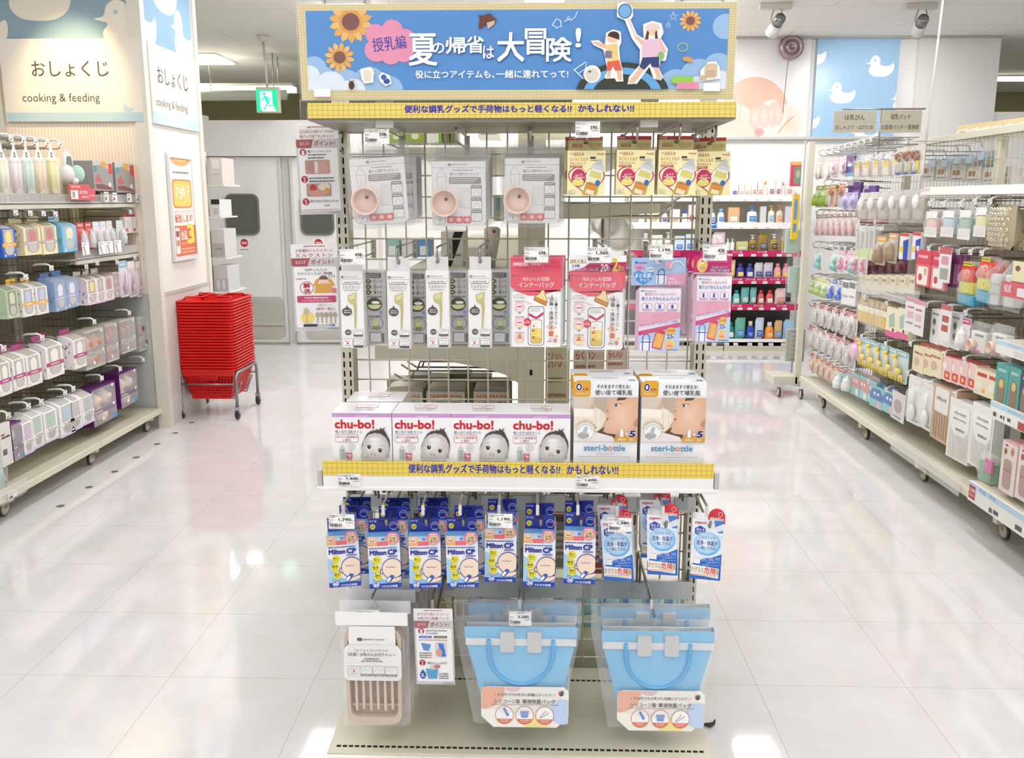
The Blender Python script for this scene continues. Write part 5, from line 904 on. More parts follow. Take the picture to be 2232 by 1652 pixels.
a.poly([(1744, 884), (2040, 908), (2036, 1014), (1742, 988)], 'f6f4ee'); a.txt('まぜるな', 1750, 906, 1884, 962, 'b08a3a', .03, 3); a.txt('危険', 1888, 904, 2010, 972, 'd8382f', .03, 3); a.rect(2014, 912, 2034, 972, 'c9a23a'); a.dash(1756, 976, 2020, 986, 'c9886a'); a.dash(1756, 992, 2020, 1000, 'c9886a')
bxo = m.build('box', t)
m = MB(); r_ = w*.28; m.prism([(-r_, -r_*.6)]+arc(0, 0, r_, r_*1.15, 180, 20, 12)+[(r_, -r_*.7)], .002, .004, 'd8323e', 'card'); a = Art(m, 2*r_, 2*r_, 100, 100, (-r_, .002, r_), mat='card', e=.0003); a.txt('かんたん', 22, 22, 66, 36, '3a4a9a', .01); a.txt('時短!!', 12, 46, 88, 76, 'fbf3f0', .03); a.ring(70, 26, 14, 3, 'f2d0d0'); o = m.build('flash_tab', bxo); o.location = (w*.27, 0, h*1.02)
pg0 = t
for k, b in enumerate(PG):
    x, z, _, _ = place(*b); lab = 'white and blue cleaner box with a red tab, %s' % ('leaning, under the 1,380 ticket', 'middle of three', 'rightmost, outside the right post')[k]
    if k == 0: t.location = (x, b[4], z); t['label'] = lab; o = t
    else: o = dup(pg0, (x, b[4], z), lab)
    o.rotation_euler = (0, rad((-4.5, -2, 1)[k]), rad((-12, -11, -10)[k]))
    if k < 2: dup(pg0, (x-.008, b[4]+.065, z+.016), 'white and blue cleaner box hanging right behind the %s one' % ('leaning', 'middle')[k], rot=(0, rad(-3), rad(-12)))

# ---- LOWEST ROW
LB = BB[1]-.004
def low_peg(n_, px, yt, tag=None, tall=.04): bar_peg('%s peg on the lower steel bar' % n_, at(px, 1330, Y=yt).x, LB, yt, tag=tag, tall=tall, ztip=at(px, 1342, Y=yt).z)
low_peg('leftmost', 812, 2.06, (776, 1330, 826, 1358, ('抗菌ほ乳びん水切りトレー', 'らくらくコンパクト'), '998', '1,097円')); low_peg('second', 945, 2.08); low_peg('third', 1136, 2.07, (1110, 1333, 1158, 1363, ('シリコーン製薬液除菌バッグ', ''), '3,280', '3,608円')); low_peg('rightmost', 1424, 2.1)
# beige drying trays in film
x, z, w, h = place(755, 1365, 875, 1577, 2.05)
t = thing('drying_tray', 'beige slatted bottle drying tray in clear film, frontmost of its row, under the 998 ticket', 'tray', (x, 2.05, z), 0, 'beige drying trays')
TN = 'd4bda6'
m = MB(); out = rrpts(-w/2, .0, w/2, h*.97, w*.17, 7); inn = rrpts(-w*.425, h*.072, w*.425, h*.9, w*.13, 7); n = len(out)
out = [(x_*(1.0 - .08*max(0, 1-z_/(h*.5)) - .05*max(0, z_/h-.75)*4), z_) for x_, z_ in out]; inn = [(x_*(1.0 - .06*max(0, 1-z_/(h*.5))), z_) for x_, z_ in inn]
vs = [(a_, 0, b_) for a_, b_ in out]+[(a_, 0, b_) for a_, b_ in inn]+[(a_, .028, b_) for a_, b_ in out]+[(a_, .022, b_) for a_, b_ in inn]
m.add(vs, [(i, (i+1) % n, (i+1) % n+n, i+n) for i in range(n)], TN, 'silicone', True); m.add(vs, [(i, i+2*n, (i+1) % n+2*n, (i+1) % n) for i in range(n)]+[(i+n, (i+1) % n+n, (i+1) % n+3*n, i+3*n) for i in range(n)], TN, 'silicone', True); m.add([(a_, .022, b_) for a_, b_ in inn], [tuple(range(n))], 'c6ae98', 'silicone'); tbo = m.build('tray_body', t)
m = MB()
for k in range(6): u = -w*.31+k*w*.124; m.box(u-.0034, .003, h*.145+(k % 2)*.004-.004, u+.0034, .012, h*.9, 'dcc8b2', 'silicone', .0012)
m.box(-w*.40, .010, h*.168, w*.40, .017, h*.188, 'd0b8a0', 'silicone', .001); m.build('slats', tbo)
m = MB(); cw, ch = w*1.0, h*.545
card = [(-.39*w, ch)]+[(.39*w, ch), (.40*w, ch*.72)]+arc(.30*w, ch*.52, .19*w, ch*.16, 60, 0, 5)+arc(.40*w, ch*.10, .09*w, ch*.10, 0, -90, 5)+arc(-.40*w, ch*.10, .09*w, ch*.10, 270, 180, 5)+arc(-.30*w, ch*.52, .19*w, ch*.16, 180, 120, 5)+[(-.40*w, ch*.72)]
m.prism(card, -.002, 0, 'f1f0ee', 'card'); a = fcan(m, .98*w, ch, 340, 370, 856, 896, y=-.002, top=ch, mat='card'); a.rect(400, 545, 780, 547, 'a9a7a4'); a.rr(464, 478, 512, 510, 14, '5f5f5d'); a.txt('akachan honpo', 518, 484, 710, 506, '5f5f5d', .01); a.txt('らくらくコンパクト!', 456, 588, 722, 612, '6a6866', .01); a.line([(440, 586), (452, 614)], 3, '6a6866'); a.line([(736, 586), (724, 614)], 3, '6a6866'); a.txt('〈抗菌〉ほ乳びん水切りトレー', 376, 622, 804, 656, '5f5d5b', .015); a.dash(524, 672, 660, 690, '77756f'); a.dash(498, 696, 686, 712, '77756f')
for k in range(4):
    x_ = 376+k*112; a.rrl(x_, 756, x_+104, 848, 8, 2, 'b9b7b4', 'efeeec')
    if k: a.rr(x_, 826, x_+104, 848, 6, '7a7875'); a.dash(x_+16, 832, x_+88, 842, 'dddbd8'); a.line([(x_+16, 800), (x_+40, 770), (x_+64, 798), (x_+88, 766)], 3, 'a5a3a0')
    else: a.txt('Made in', x_+18, 768, x_+86, 786, '8a8886'); a.ell(x_+52, 800, 11, 9, 'd8504a'); a.txt('Japan', x_+24, 812, x_+82, 834, '8a8886')
o = m.build('info_card', t); o.location = (0, -.004, h*.46)
FX0, FZ0, FW, FH = place(737, 1333, 885, 1577, 2.045)
m = MB(); m.pouch(-FW*.46, -.012, FW*.5, FH*.97, .05, 'f4f4f4', 'film', yc=.012, seed=21, wr=.14, flat_top=.12); m.build('film', t)
m = MB(); m.box(-FW/2, -.006, FH*.885, FW*.5, -.002, FH*1.0, 'f4f4f2', 'card', .001); m.build('header_strip', t); tr0 = t
for k in range(8): dup(t, (x+.006*(k+1)-.004, 2.05+.044*(k+1), z+.010*(k+1)), 'beige drying tray in clear film, %s from the front of its row' % ('second', 'third', 'fourth', 'fifth', 'sixth', 'seventh', 'eighth', 'last')[k])
# POINT cards
def point_card(label, b, hd, art, rz=0, ry=0):
    x, z, w, h = place(*b); t = thing('point_card', label, 'card', (x, b[4], z)); t.rotation_euler = (0, rad(ry), rad(rz))
    m = MB(); m.box(-w/2, 0, 0, w/2, .0018, h, 'dcdcdb', 'card', .0006); a = front(m, w, h, 100, 206); a.mat = 'card'
    a.rect(0, 0, 100, 206, 'cfcfcd'); a.rect(0, 0, 100, 32, 'f6f4f2'); a.dash(28, 3, 74, 7, 'b04450'); a.txt(hd[0], 10, 11, 90, 19, 'a0303c', .02); a.txt(hd[1], 10, 22, 90, 30, 'a0303c', .02)
    a.poly([(0, 33), (40, 33), (34, 52), (3, 52), (0, 50)], 'a82c3a'); a.txt('おススメ', 9, 38, 30, 46, 'f6e2e2', .02, -4); a.txt('ポイント!', 42, 36, 90, 48, 'b03040', .03); a.rr(4, 53, 96, 198, 4, 'f4f4f3'); art(a); a.dash(70, 200, 96, 203, '8a8a8a'); m.build('card', t)
    m = MB(); m.box(-w/2-.001, -.0022, -.001, w/2+.001, -.0012, h+.001, 'ffffff', 'acrylic'); m.build('card_sleeve', t); return t
def num(a, n, x, y): a.ell(x, y, 8, 8, 'a82c3a'); a.txt(str(n), x-2, y-2, x+2, y+6, 'f6e6e6', .04); a.dash(x-4, y-5, x+4, y-3, 'f0d0d0')
def a1(a):
    num(a, 1, 15, 62); a.txt('紙パックミルクに', 26, 57, 82, 63, '3a3a3a', .01); a.dash(26, 66, 70, 70, '4a4a4a'); a.dash(26, 73, 64, 77, '4a4a4a'); a.rr(18, 80, 76, 112, 3, 'c49a8c'); a.ell(36, 96, 16, 14, 'b98a82'); a.ell(60, 98, 14, 12, 'cfa393'); a.rect(40, 84, 48, 110, 'e9dcd4')
    num(a, 2, 15, 124); a.dash(26, 120, 84, 124, '4a4a4a'); a.dash(26, 127, 84, 131, '4a4a4a'); a.rr(18, 134, 76, 164, 3, 'b99484'); a.ell(34, 144, 8, 8, 'c23a3a'); a.ell(60, 142, 14, 9, 'ead9c8'); a.ell(44, 156, 20, 7, 'cf9a8a'); a.ell(66, 150, 6, 6, 'd8a23a'); num(a, 3, 15, 176); a.txt('取り付けはかんたん!', 26, 172, 92, 178, '3a3a3a', .01); a.dash(58, 184, 72, 187, '5a5a5a'); a.dash(8, 194, 90, 196, 'b06a6a')
def a2(a):
    a.txt('何杯入れたか', 28, 57, 76, 64, '4a4a4a', .015); a.txt('わからなくなる!!', 12, 66, 64, 73, '4a4a4a', .015); a.txt('問題', 68, 66, 86, 73, '4a4a4a', .015)
    a.poly([(46, 116), (50, 96), (60, 92), (74, 92), (84, 96), (88, 116)], 'dfa63a'); a.poly([(44, 98), (50, 84), (56, 80), (58, 86), (52, 100)], 'dfa63a'); a.poly([(92, 98), (84, 84), (78, 80), (76, 86), (84, 100)], 'dfa63a'); a.ell(67, 85, 9, 9, 'f2d2b8'); a.poly(arc(67, 83, 10, 9, 180, 360)+[(75, 84), (59, 84)], '7a4a34'); a.ring(30, 103, 15, 1.4, 'b83040'); a.txt('解', 23, 92, 37, 103, 'b83040', .05); a.txt('決', 24, 105, 37, 115, 'b83040', .05); a.txt('???', 78, 74, 92, 80, '4a4a4a'); a.rr(84, 104, 94, 116, 2, 'd87a8a'); a.dash(8, 80, 30, 83, 'c85a6a')
    a.rr(8, 122, 92, 138, 3, 'c2486e'); a.dash(24, 125, 76, 129, 'f4dfe6'); a.txt('ミルク100ml分を計量できる!', 18, 131, 82, 136, 'f6e6ec'); a.ell(28, 174, 14, 14, 'f0d66a'); a.ell(26, 160, 6, 9, 'c9b79a'); a.rect(24.5, 168, 27.5, 188, 'c9b79a'); a.txt('付属スプーン', 52, 142, 82, 147, '6a6a6a'); a.txt('5杯が一気に!', 48, 150, 88, 157, 'c2486e', .02)
    for k in range(5): a.ell(50+k*9.5, 168, 4.4, 6.5, 'b5a48a'); a.rect(48.7+k*9.5, 172, 51.3+k*9.5, 188, 'b5a48a')
    a.rr(18, 190, 50, 196, 3, '3a3a4a'); a.txt('にも大活躍!', 52, 190, 88, 196, '2f4a98', .02)
def a3(a):
    num(a, 1, 18, 60); a.dash(30, 57, 84, 61, '5a5a5a'); a.dash(30, 64, 60, 68, '5a5a5a'); a.rect(12, 73, 44, 79, '2a4aa8'); a.dash(16, 75, 40, 77, 'f0f0f0'); a.rect(50, 73, 84, 79, '4a4a42'); a.dash(54, 75, 80, 77, 'f0d84a'); a.dash(10, 83, 86, 86, 'b06a6a'); a.poly([(16, 92), (42, 96), (36, 114), (22, 112)], '4a8ad0'); a.rr(52, 90, 82, 132, 2, 'd9d4d0'); a.poly([(60, 92), (74, 94), (80, 128), (68, 130)], '3a7ad0'); a.ell(62, 118, 8, 10, 'd8a08a')
    for k in range(3): a.dash(12, 118+k*6, 44, 122+k*6, '7a6a5a', k)
    num(a, 2, 18, 146); a.txt('便利なトング付き!', 30, 144, 82, 150, '4a4a4a', .01); a.poly([(26, 162), (58, 164), (54, 190), (32, 190)], '5aa0c8'); a.poly([(38, 154), (48, 152), (50, 164), (40, 164)], 'd9c9c4'); a.ell(56, 156, 8, 5, 'c07a68'); a.ell(18, 180, 8, 10, '2a4ca8'); a.poly([(11, 176), (18, 164), (25, 176)], '2a4ca8'); a.txt('2L', 13, 175, 23, 184, 'f4f4fa', .03)
    for k in range(3): a.dash(60, 174+k*6, 84, 178+k*6, '6a6a6a', k)
c1 = point_card('red and grey point card with baby photos, upper one beside the left post', (656, 272, 740, 467, 2.40), ('広口ほ乳びん専用ベビーのための', '紙パック用アタッチメント'), a1, 3, -1.2)
c2 = point_card('red and grey point card with a worried woman drawing, lower one beside the left post', (645, 532, 737, 720, 2.36), ('大容量粉ミルクスプーン', 'ミルクストン'), a2, 3, -.8)
c3 = point_card('red and grey point card with blue bag pictures, hanging beside the beige trays', (908, 1327, 990, 1490, 2.055), ('おでかけ用シリコーン', 'ほ乳びん除菌バッグ'), a3, -2, -1.2)
for k, (px, py, cz) in enumerate(((747, 292, 2.40), (741, 548, 2.36))):
    p, q = at(px, py, Y=2.46), at(px-12, py, Y=cz+.012); m = MB()
    m.tube([(0, 0, -.01), (0, 0, 0), (q.x-p.x, cz+.012-2.46, .0), (q.x-p.x-.01, cz+.012-2.46, -.012)], .003, '9a978e', 'metal', 8)
    m.tube([(0, 0, -.05), (0, -.02, -.045), (q.x-p.x, cz+.012-2.46, -.045)], .003, '9a978e', 'metal', 8)
    m.thing('card_hook', 'bent wire hook on the left post holding the %s point card' % ('upper', 'lower')[k], 'hook', (p.x, 2.46, p.z))
# blue silicone bags in film
x, z, w, h = place(1307, 1372, 1556, 1560, 2.10); bx2, bz2, _, _ = place(1012, 1362, 1262, 1552, 2.08)
t = thing('silicone_bag', 'blue silicone bag in clear film with a pastel card, right of the two', 'bag', (x, 2.10, z), 0, 'blue silicone bags'); BLU = '7cc0e6'
m = MB(); prof = [(-.50*w, h), (.50*w, h), (.50*w, h*.86), (.44*w, h*.50), (.36*w, h*.12), (.30*w, 0), (-.27*w, 0), (-.34*w, h*.12), (-.43*w, h*.50), (-.50*w, h*.86)]
m.sheet(lambda u, v: ((-.5+u)*w*(.62+.38*min(1, v*1.12))*1.0, -.012-.014*math.sin(PI*u)*(1-v)+.006*noise.noise((u*4, v*3, 2)), h*v), 12, 10, '86c6ea', 'silicone'); m.sheet(lambda u, v: ((.5-u)*w*(.62+.38*min(1, v*1.12))*1.0, .014+.012*math.sin(PI*u)*(1-v), h*v), 12, 10, '78bce2', 'silicone')
for sx in (-1, 1): m.add([(sx*w*.5*(.62+.38*min(1, v/8*1.12)), yy, h*v/8) for v in range(9) for yy in (-.012, .014)], [(2*v, 2*v+1, 2*v+3, 2*v+2) if sx < 0 else (2*v, 2*v+2, 2*v+3, 2*v+1) for v in range(8)], '86c6ea', 'silicone')
m.build('bag_body', t)
m = MB(); m.box(-w*.49, -.017, h*.80, w*.49, -.012, h*.875, 'e3e4e2', 'satin', .001); m.box(-w*.49, .010, h*.93, w*.49, .014, h*1.0, 'd9dcdc', 'satin', .001); m.build('zip_strip', t)
m = MB()
for sx in (-.12, .12): m.prism(rrpts(sx*w-.0175, h*.74, sx*w+.0175, h*.94, .006), -.024, -.017, 'cfcfcc', 'satin'); m.box(sx*w-.0175, -.024, h*.93, sx*w+.0175, .018, h*.96, 'cfcfcc', 'satin', .002)
m.build('closing_clip', t)
m = MB(); m.tube([(-.285*w, -.021, h*.875), (-.285*w, -.021, h*.78)]+[(-.0+.285*w*-math.cos(rad(q)), -.021, h*.74-h*.36*math.sin(rad(q))) for q in range(0, 181, 12)]+[(.285*w, -.021, h*.78), (.285*w, -.021, h*.875)], .0048, '55b4ea', 'silicone', 8); m.build('handle', t)
cX, cZ, cw, ch = place(1343, 1500, 1535, 1584, 2.085)
m = MB(); m.prism([(cw*.5-.03, 0), (cw*.5, .03)]+[(cw*.5, ch-.012), (cw*.5-.012, ch), (-cw*.5+.012, ch), (-cw*.5, ch-.012), (-cw*.5, .03), (-cw*.5+.03, 0)], 0, .0012, 'f6f3e8', 'card'); a = fcan(m, cw, ch, 950, 972, 1800, 1350, mat='card'); B = (955, 976, 1796, 1346); q = lambda pts, col: a.poly(clip(pts, *B), col)
CB_ = [(1796, 1250), (1700, 1346), (1050, 1346), (954, 1250), (954, 980), (1796, 980)]
q([(960+220*math.cos(k*.3), 1000+180*math.sin(k*.3)) for k in range(21)], 'f2b598'); q([(1260+80*math.cos(k*.3), 970+50*math.sin(k*.3)) for k in range(21)], 'e6c2d2'); q([(1740+130*math.cos(k*.3), 1200+120*math.sin(k*.3)) for k in range(21)], 'c2d6f0'); q([(1480+120*math.cos(k*.3), 1350+110*math.sin(k*.3)) for k in range(21)], 'f6e69a')
a.txt('外出先でのほ乳びん除菌にぴったり!', 1108, 1030, 1640, 1058, '6a5a50', .015); a.line([(1078, 1028), (1092, 1060)], 3, '6a5a50'); a.line([(1668, 1028), (1654, 1060)], 3, '6a5a50'); a.txt('シリコーン製', 1076, 1086, 1328, 1126, '5a4a42', .02); a.txt('薬液除菌バッグ', 1350, 1086, 1670, 1126, '5a4a42', .02); a.rect(1044, 1134, 1702, 1138, '8a7a6a')
for k in range(3):
    u = 1176+k*196; a.ell(u, 1234, 88, 86, 'd87a5e'); a.ell(u, 1234, 83, 81, 'f8f6f2'); a.poly(arc(u, 1234, 83, 81, 25, 155), 'dd7a5c'); a.dash(u-46, 1276, u+46, 1284, 'f8e6dc', k); a.dash(u-36, 1292, u+36, 1300, 'f8e6dc', k)
    if k == 0: a.poly([(1158, 1172), (1182, 1162), (1224, 1234), (1202, 1246)], '6a8acc')
    elif k == 1: a.poly([(u-44, 1192), (u+44, 1192), (u+32, 1254), (u-32, 1254)], '7a9ad8')
    else: a.line([(u-50, 1254), (u+10, 1190)], 7, '9aa2b8'); a.line([(u-44, 1258), (u+40, 1206)], 7, '9aa2b8')
a.ell(1716, 1026, 13, 20, 'c23a4a'); a.ell(1736, 1022, 16, 22, '2a7a5a'); a.ell(1728, 1040, 12, 10, '3a3a4a')
o = m.build('pastel_card', t); o.location = (cX-x, -.030, cZ-z)
fX, fZ, fw_, fh = place(1285, 1328, 1572, 1592, 2.075)
m = MB(); f0 = fX-x; b0 = fZ-z
def fl(sg):
    def fn(u, v):
        k = (1-(2*u-1)**4)**.5*(min(1, v*5)**.5)*(1 if v < .82 else max(0, (1-v)/.18))**.5
        ww = fw_*(.70+.30*min(1, v*1.25))
        return (f0+(u-.5)*ww, -.004+sg*(.034*k+.010*noise.noise((u*6, v*6, sg*3))*(1 if 0 < u < 1 else 0)), b0+fh*v)
    return fn
m.sheet(fl(-1), 18, 18, 'f4f6f8', 'film'); m.sheet(fl(1), 18, 18, 'f4f6f8', 'film'); m.build('film', t)
b_ = dup(t, (bx2, 2.08, bz2), 'blue silicone bag in film with a pastel card, under the 3,280 ticket')
dup(t, (x+.004, 2.18, z+.024), 'blue silicone bag in film, right behind the right blue bag'); dup(t, (bx2+.004, 2.16, bz2+.024), 'blue silicone bag in film, right behind the left blue bag')
# ================================================================= generic goods for the racks
def rackbox(w, h, d, body, art=None, tab=None, top=None, mat='card', bev=.0008, cw=100, ch=100):
    m = MB(); m.box(-w/2, 0, 0, w/2, d, h, body, mat, bev)
    if top: m.box(-w/2-.0004, -.0004, h-.002, w/2+.0004, d+.0004, h+.0006, top, mat)
    if art: art(front(m, w, h, cw, ch))
    return m
# ================================================================= the long rack behind the end display
cg = thing('double_rack', 'ivory double sided rack seen end-on through the wire grid of the end display', 'rack', (at(1158, 700, Y=2.6).x, 2.6, 0)); cx0 = cg.location.x
hw = (at(1187, 700, Y=2.6).x-at(1129, 700, Y=2.6).x)/2
m = MB(); m.box(-hw, 0, 0, hw, .03, 1.72, 'dad6c0', 'satin', .002); m.box(-.004, -.001, at(1158, 812, Y=2.6).z-.008, .004, .0, at(1158, 812, Y=2.6).z+.008, '2a261e', 'matte'); m.box(-.004, -.001, .5, .004, 0, .516, '2a261e', 'matte'); m.build('end_post', cg)
m = MB(); m.box(-.02, .03, .05, .02, 3.0, 1.7, 'cfcab2', 'satin'); m.build('back_panel', cg)
m = MB(); m.box(-.40, .02, .04, .40, 3.0, .16, 'd3cfb8', 'satin', .004); m.build('base_deck', cg)
def bracket(sgn, z, depth, curve):
    m = MB(); q = [(sgn*hw, z), (sgn*depth, z), (sgn*depth, z-.022)]
    if curve: q += [(sgn*depth*.75, z-.036), (sgn*depth*.5, z-.045), (sgn*(hw+.10), z-.062), (sgn*(hw+.04), z-.08), (sgn*hw, z-.105)]
    else: q += [(sgn*hw, z-.04)]
    m.prism(q, .004, .010, 'd6d2bc', 'satin'); m.box(min(sgn*hw, sgn*depth), .01, z-.006, max(sgn*hw, sgn*depth), 3.0, z+.004, 'd8d4be', 'satin'); return m
zA = at(970, 757, Y=2.6).z; dA = cx0-at(820, 770, Y=2.6).x
bracket(-1, zA, dA, True).build('shelf', cg); zB = at(1300, 447, Y=2.6).z; bracket(1, zB, at(1440, 447, Y=2.6).x-cx0, False).build('shelf', cg)
m = MB(); m.box(-dA-.004, .0, zA-.035, -hw, .004, zA+.004, 'dcd8c4', 'satin', .001); m.build('shelf_end_plate', cg)
zT = at(1000, 300, Y=2.62).z; zM = at(1000, 590, Y=2.6).z
bracket(-1, zT-.03, .38, False).build('shelf', cg); bracket(-1, zM, .36, False).build('shelf', cg); bracket(1, zT-.03, .36, False).build('shelf', cg)
def back_item(name, lab, cat, px0, py0, px1, py1, Y, d, col, art=None, group=None, mat='card'):
    x, z, w, h = place(px0, py0, px1, py1, Y); m = rackbox(w, h, d, col, art, mat=mat); return m.thing(name, lab, cat, (x, Y, z), 0, group)
GA = lambda a: (a.rect(0, 60, 100, 100, '9ab04a'), a.dash(10, 20, 90, 30, '8a8a6a'), a.ell(50, 70, 20, 14, 'dfe6c0'))
for k, (a0, a1_, col) in enumerate(((846, 880, 'b9c09a'), (884, 925, 'e0e2d4'), (930, 962, 'eef0ea'))): back_item('carton', '%s green and white carton behind the top of the grid, above the frosted bags' % ORD[k], 'box', a0, 262, a1_, 312, 2.66, .12, col, GA if k != 2 else lambda a: a.rect(80, 0, 100, 100, '8ab83a'))
for k, a0 in enumerate((966, 982)): back_item('carton', '%s slim brown and green carton behind the grid top, right of the green cartons' % ORD[k], 'box', a0, 262, a0+13, 312, 2.66, .12, '7a6a4a', lambda a: (a.rect(0, 0, 100, 40, 'b98a4a'), a.rect(0, 70, 100, 100, '6a7a4a')))
back_item('appliance', 'white vented appliance behind the grid, above the middle frosted bag', 'appliance', 1042, 268, 1088, 300, 2.75, .15, 'efeeea', lambda a: [a.rect(10, 30+k*14, 90, 36+k*14, '9a9a96') for k in range(4)])
back_item('carton', 'white sign carton with brown lettering behind the grid, right of the end post', 'box', 1189, 266, 1240, 300, 2.68, .1, 'efe9d4', lambda a: a.txt('バンプラン', 4, 20, 96, 60, '8a6a5a', .02))
# things on the middle left shelf
back_item('carton', 'black and white carton on the inner shelf above the milk spoon boxes', 'box', 962, 505, 1010, 586, 2.72, .15, 'e6e4de', lambda a: (a.poly([(60, 0), (100, 0), (40, 100), (0, 100)], '2a2826'), a.dash(50, 60, 90, 66, '6a6a66')))
m = MB(); x, z, w, h = place(1052, 495, 1092, 588, 2.68); m.lathe([(w*.16, 0), (w*.2, h*.2), (w*.42, h*.75), (w*.45, h*.95), (w*.3, h)], 'e9e4da', 'satin', 18, (0, w*.5, 0), sx=1, sy=1); m.ball(w*.12, w*.1, h*.9, w*.1, 'c8303a'); m.thing('breast_pump', 'white tapering pump with a red button on the inner shelf behind the grid', 'pump', (x, 2.68, z))
back_item('carton', 'plain white carton behind the third milk spoon box', 'box', 1018, 540, 1062, 588, 2.64, .1, 'e9e8e4')
back_item('carton', 'teal carton on the inner shelf behind the frosted bags', 'box', 1076, 425, 1096, 482, 2.8, .1, '9ac4c2', lambda a: a.rect(0, 60, 100, 100, 'd8e4c8')); 
for k in range(3): back_item('bottle_pack', '%s small teal and white pack low on the inner shelf, left of the black carton' % ORD[k], 'pack', 842+k*34, 520, 870+k*34, 560, 2.9, .1, ('9fc7c0', 'e4eae6', '6a9ac8')[k], lambda a: a.rect(20, 40, 80, 90, 'f0f0ee'))
for k in range(3): back_item('carton', '%s dark carton on the shelf behind the foot of the milk spoon boxes' % ORD[k], 'box', 842+k*96, 712, 930+k*96, 756, 2.66, .14, '2a2724', lambda a: (a.dash(10, 70, 60, 80, 'b8b4ac'), a.rect(80, 40, 95, 90, '55504a')))
# kraft boxes hung under the left shelf
for k, (a0, a1_) in enumerate(((842, 921), (931, 1013), (1033, 1110))):
    x, z, w, h = place(a0, 854, a1_, 950, 2.68); t = thing('kraft_box', '%s grey kraft box with orange print, hung behind the baby face cartons' % ('left', 'middle', 'right')[k], 'box', (x, 2.68, z), 0, 'kraft boxes behind the grid')
    m = rackbox(w, h, .14, 'd3cdbc', lambda a: (a.dash(8, 6, 92, 14, 'd8864a'), a.ell(16, 26, 4, 4, 'd87a3a'), a.ell(56, 26, 4, 4, 'd87a3a'), a.dash(24, 22, 48, 28, '6a655a'), a.dash(64, 22, 90, 28, '6a655a'), a.dash(24, 32, 48, 38, '6a655a'))); m.build('box', t)
    m = MB(); m.prism([(-w/2, h), (w/2, h)]+arc(0, h, w/2, w*.12, 0, 180, 12), .02, .12, 'bdb7a6', 'card'); m.build('curved_top', t)
for k, (px, py) in enumerate(((860, 829), (875, 808), (888, 800))):
    p, q = at(px, py, Y=2.66+.16*k), at(1112, py+8, Y=2.66+.16*k); L = p.x-q.x; m = MB()
    m.tube([(0, 0, 0), (L+.03, 0, 0), (L, 0, .02)], .0032, '8f8c82', 'metal', 7); m.tube([(0, 0, .03), (L+.06, 0, .03), (L+.05, 0, .0)], .0028, '8f8c82', 'metal', 7)
    m.thing('side_hook', '%s sideways hook above the kraft boxes behind the grid' % ('nearest', 'second', 'farthest')[k], 'hook', (q.x, 2.66+.16*k, p.z))
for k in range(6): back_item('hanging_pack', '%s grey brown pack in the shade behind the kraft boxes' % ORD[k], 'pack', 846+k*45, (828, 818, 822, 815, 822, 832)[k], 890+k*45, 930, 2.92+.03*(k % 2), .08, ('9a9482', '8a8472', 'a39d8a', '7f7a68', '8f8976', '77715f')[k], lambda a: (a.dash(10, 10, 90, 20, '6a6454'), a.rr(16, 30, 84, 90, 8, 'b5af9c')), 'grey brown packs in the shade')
# red printed packs hung at the right of the end post
RP = lambda a: (a.txt('らくハン', 6, 4, 70, 18, 'b8443a', .03), a.dash(4, 26, 70, 31, '9a5a4a'), [a.dash(6, 40+k*9, 92, 44+k*9, 'a8705f', k) for k in range(3)], a.rect(0, 72, 96, 78, 'c8603a'), a.rr(6, 84, 20, 99, 4, 'd8d4c0'), [a.dash(28, 84+k*5, 90, 87+k*5, '6a665a', k) for k in range(3)])
for k, (a0, a1_, y0, y1, col) in enumerate(((1188, 1242, 758, 1000, 'c9c2a4'), (1250, 1318, 758, 900, 'cfc0ac'), (1322, 1372, 758, 880, 'd3bfae'))): back_item('hanging_pack', '%s beige pack with red lettering behind the grid, right of the end post' % ('left', 'middle', 'right')[k], 'pack', a0, y0, a1_, y1, 2.66+.05*k, .05, col, RP)
# translucent breast shields and the wire arm above them
for k, (px, py, r, yy) in enumerate(((1345, 505, 44, 2.68), (1320, 480, 40, 2.78), (1376, 566, 20, 2.66))):
    p = at(px, py, Y=yy); rr_ = r*2.68/1973; t = thing('breast_shield', '%s translucent funnel shield hanging behind the grid under the cream cartons' % ('large front', 'second', 'small low')[k], 'funnel', (p.x, yy, p.z), 0)
    m = MB(); m.lathe([(rr_*.18, .10), (rr_*.22, .05), (rr_*.7, .03), (rr_*.96, .008), (rr_, 0), (rr_*.9, .004), (rr_*.66, .026), (rr_*.16, .05)], 'efebe2', 'frost', 24, axis='y'); m.lathe([(rr_*.9, .006), (rr_*.62, .034), (rr_*.1, .06)], 'efece4', 'frost', 24, axis='y'); m.build('funnel', t); t.rotation_euler = (rad(-20), 0, rad(25))
p, q = at(1238, 444, Y=2.64), at(1460, 418, Y=2.64)
m = MB(); m.tube([(0, 0, 0), (q.x-p.x, 0, 0), (q.x-p.x+.03, 0, .02)], .004, 'aaa79c', 'metal'); m.tube([(0, 0, -.035), (q.x-p.x-.03, 0, -.035), (q.x-p.x+.02, 0, 0)], .004, 'aaa79c', 'metal'); m.tube([(.1, 0, -.035), (.1, 0, -.12), (.12, -.02, -.14)], .004, 'aaa79c', 'metal'); m.thing('wire_arm', 'grey wire display arm behind the grid under the cream cartons', 'arm', (p.x, 2.64, p.z))
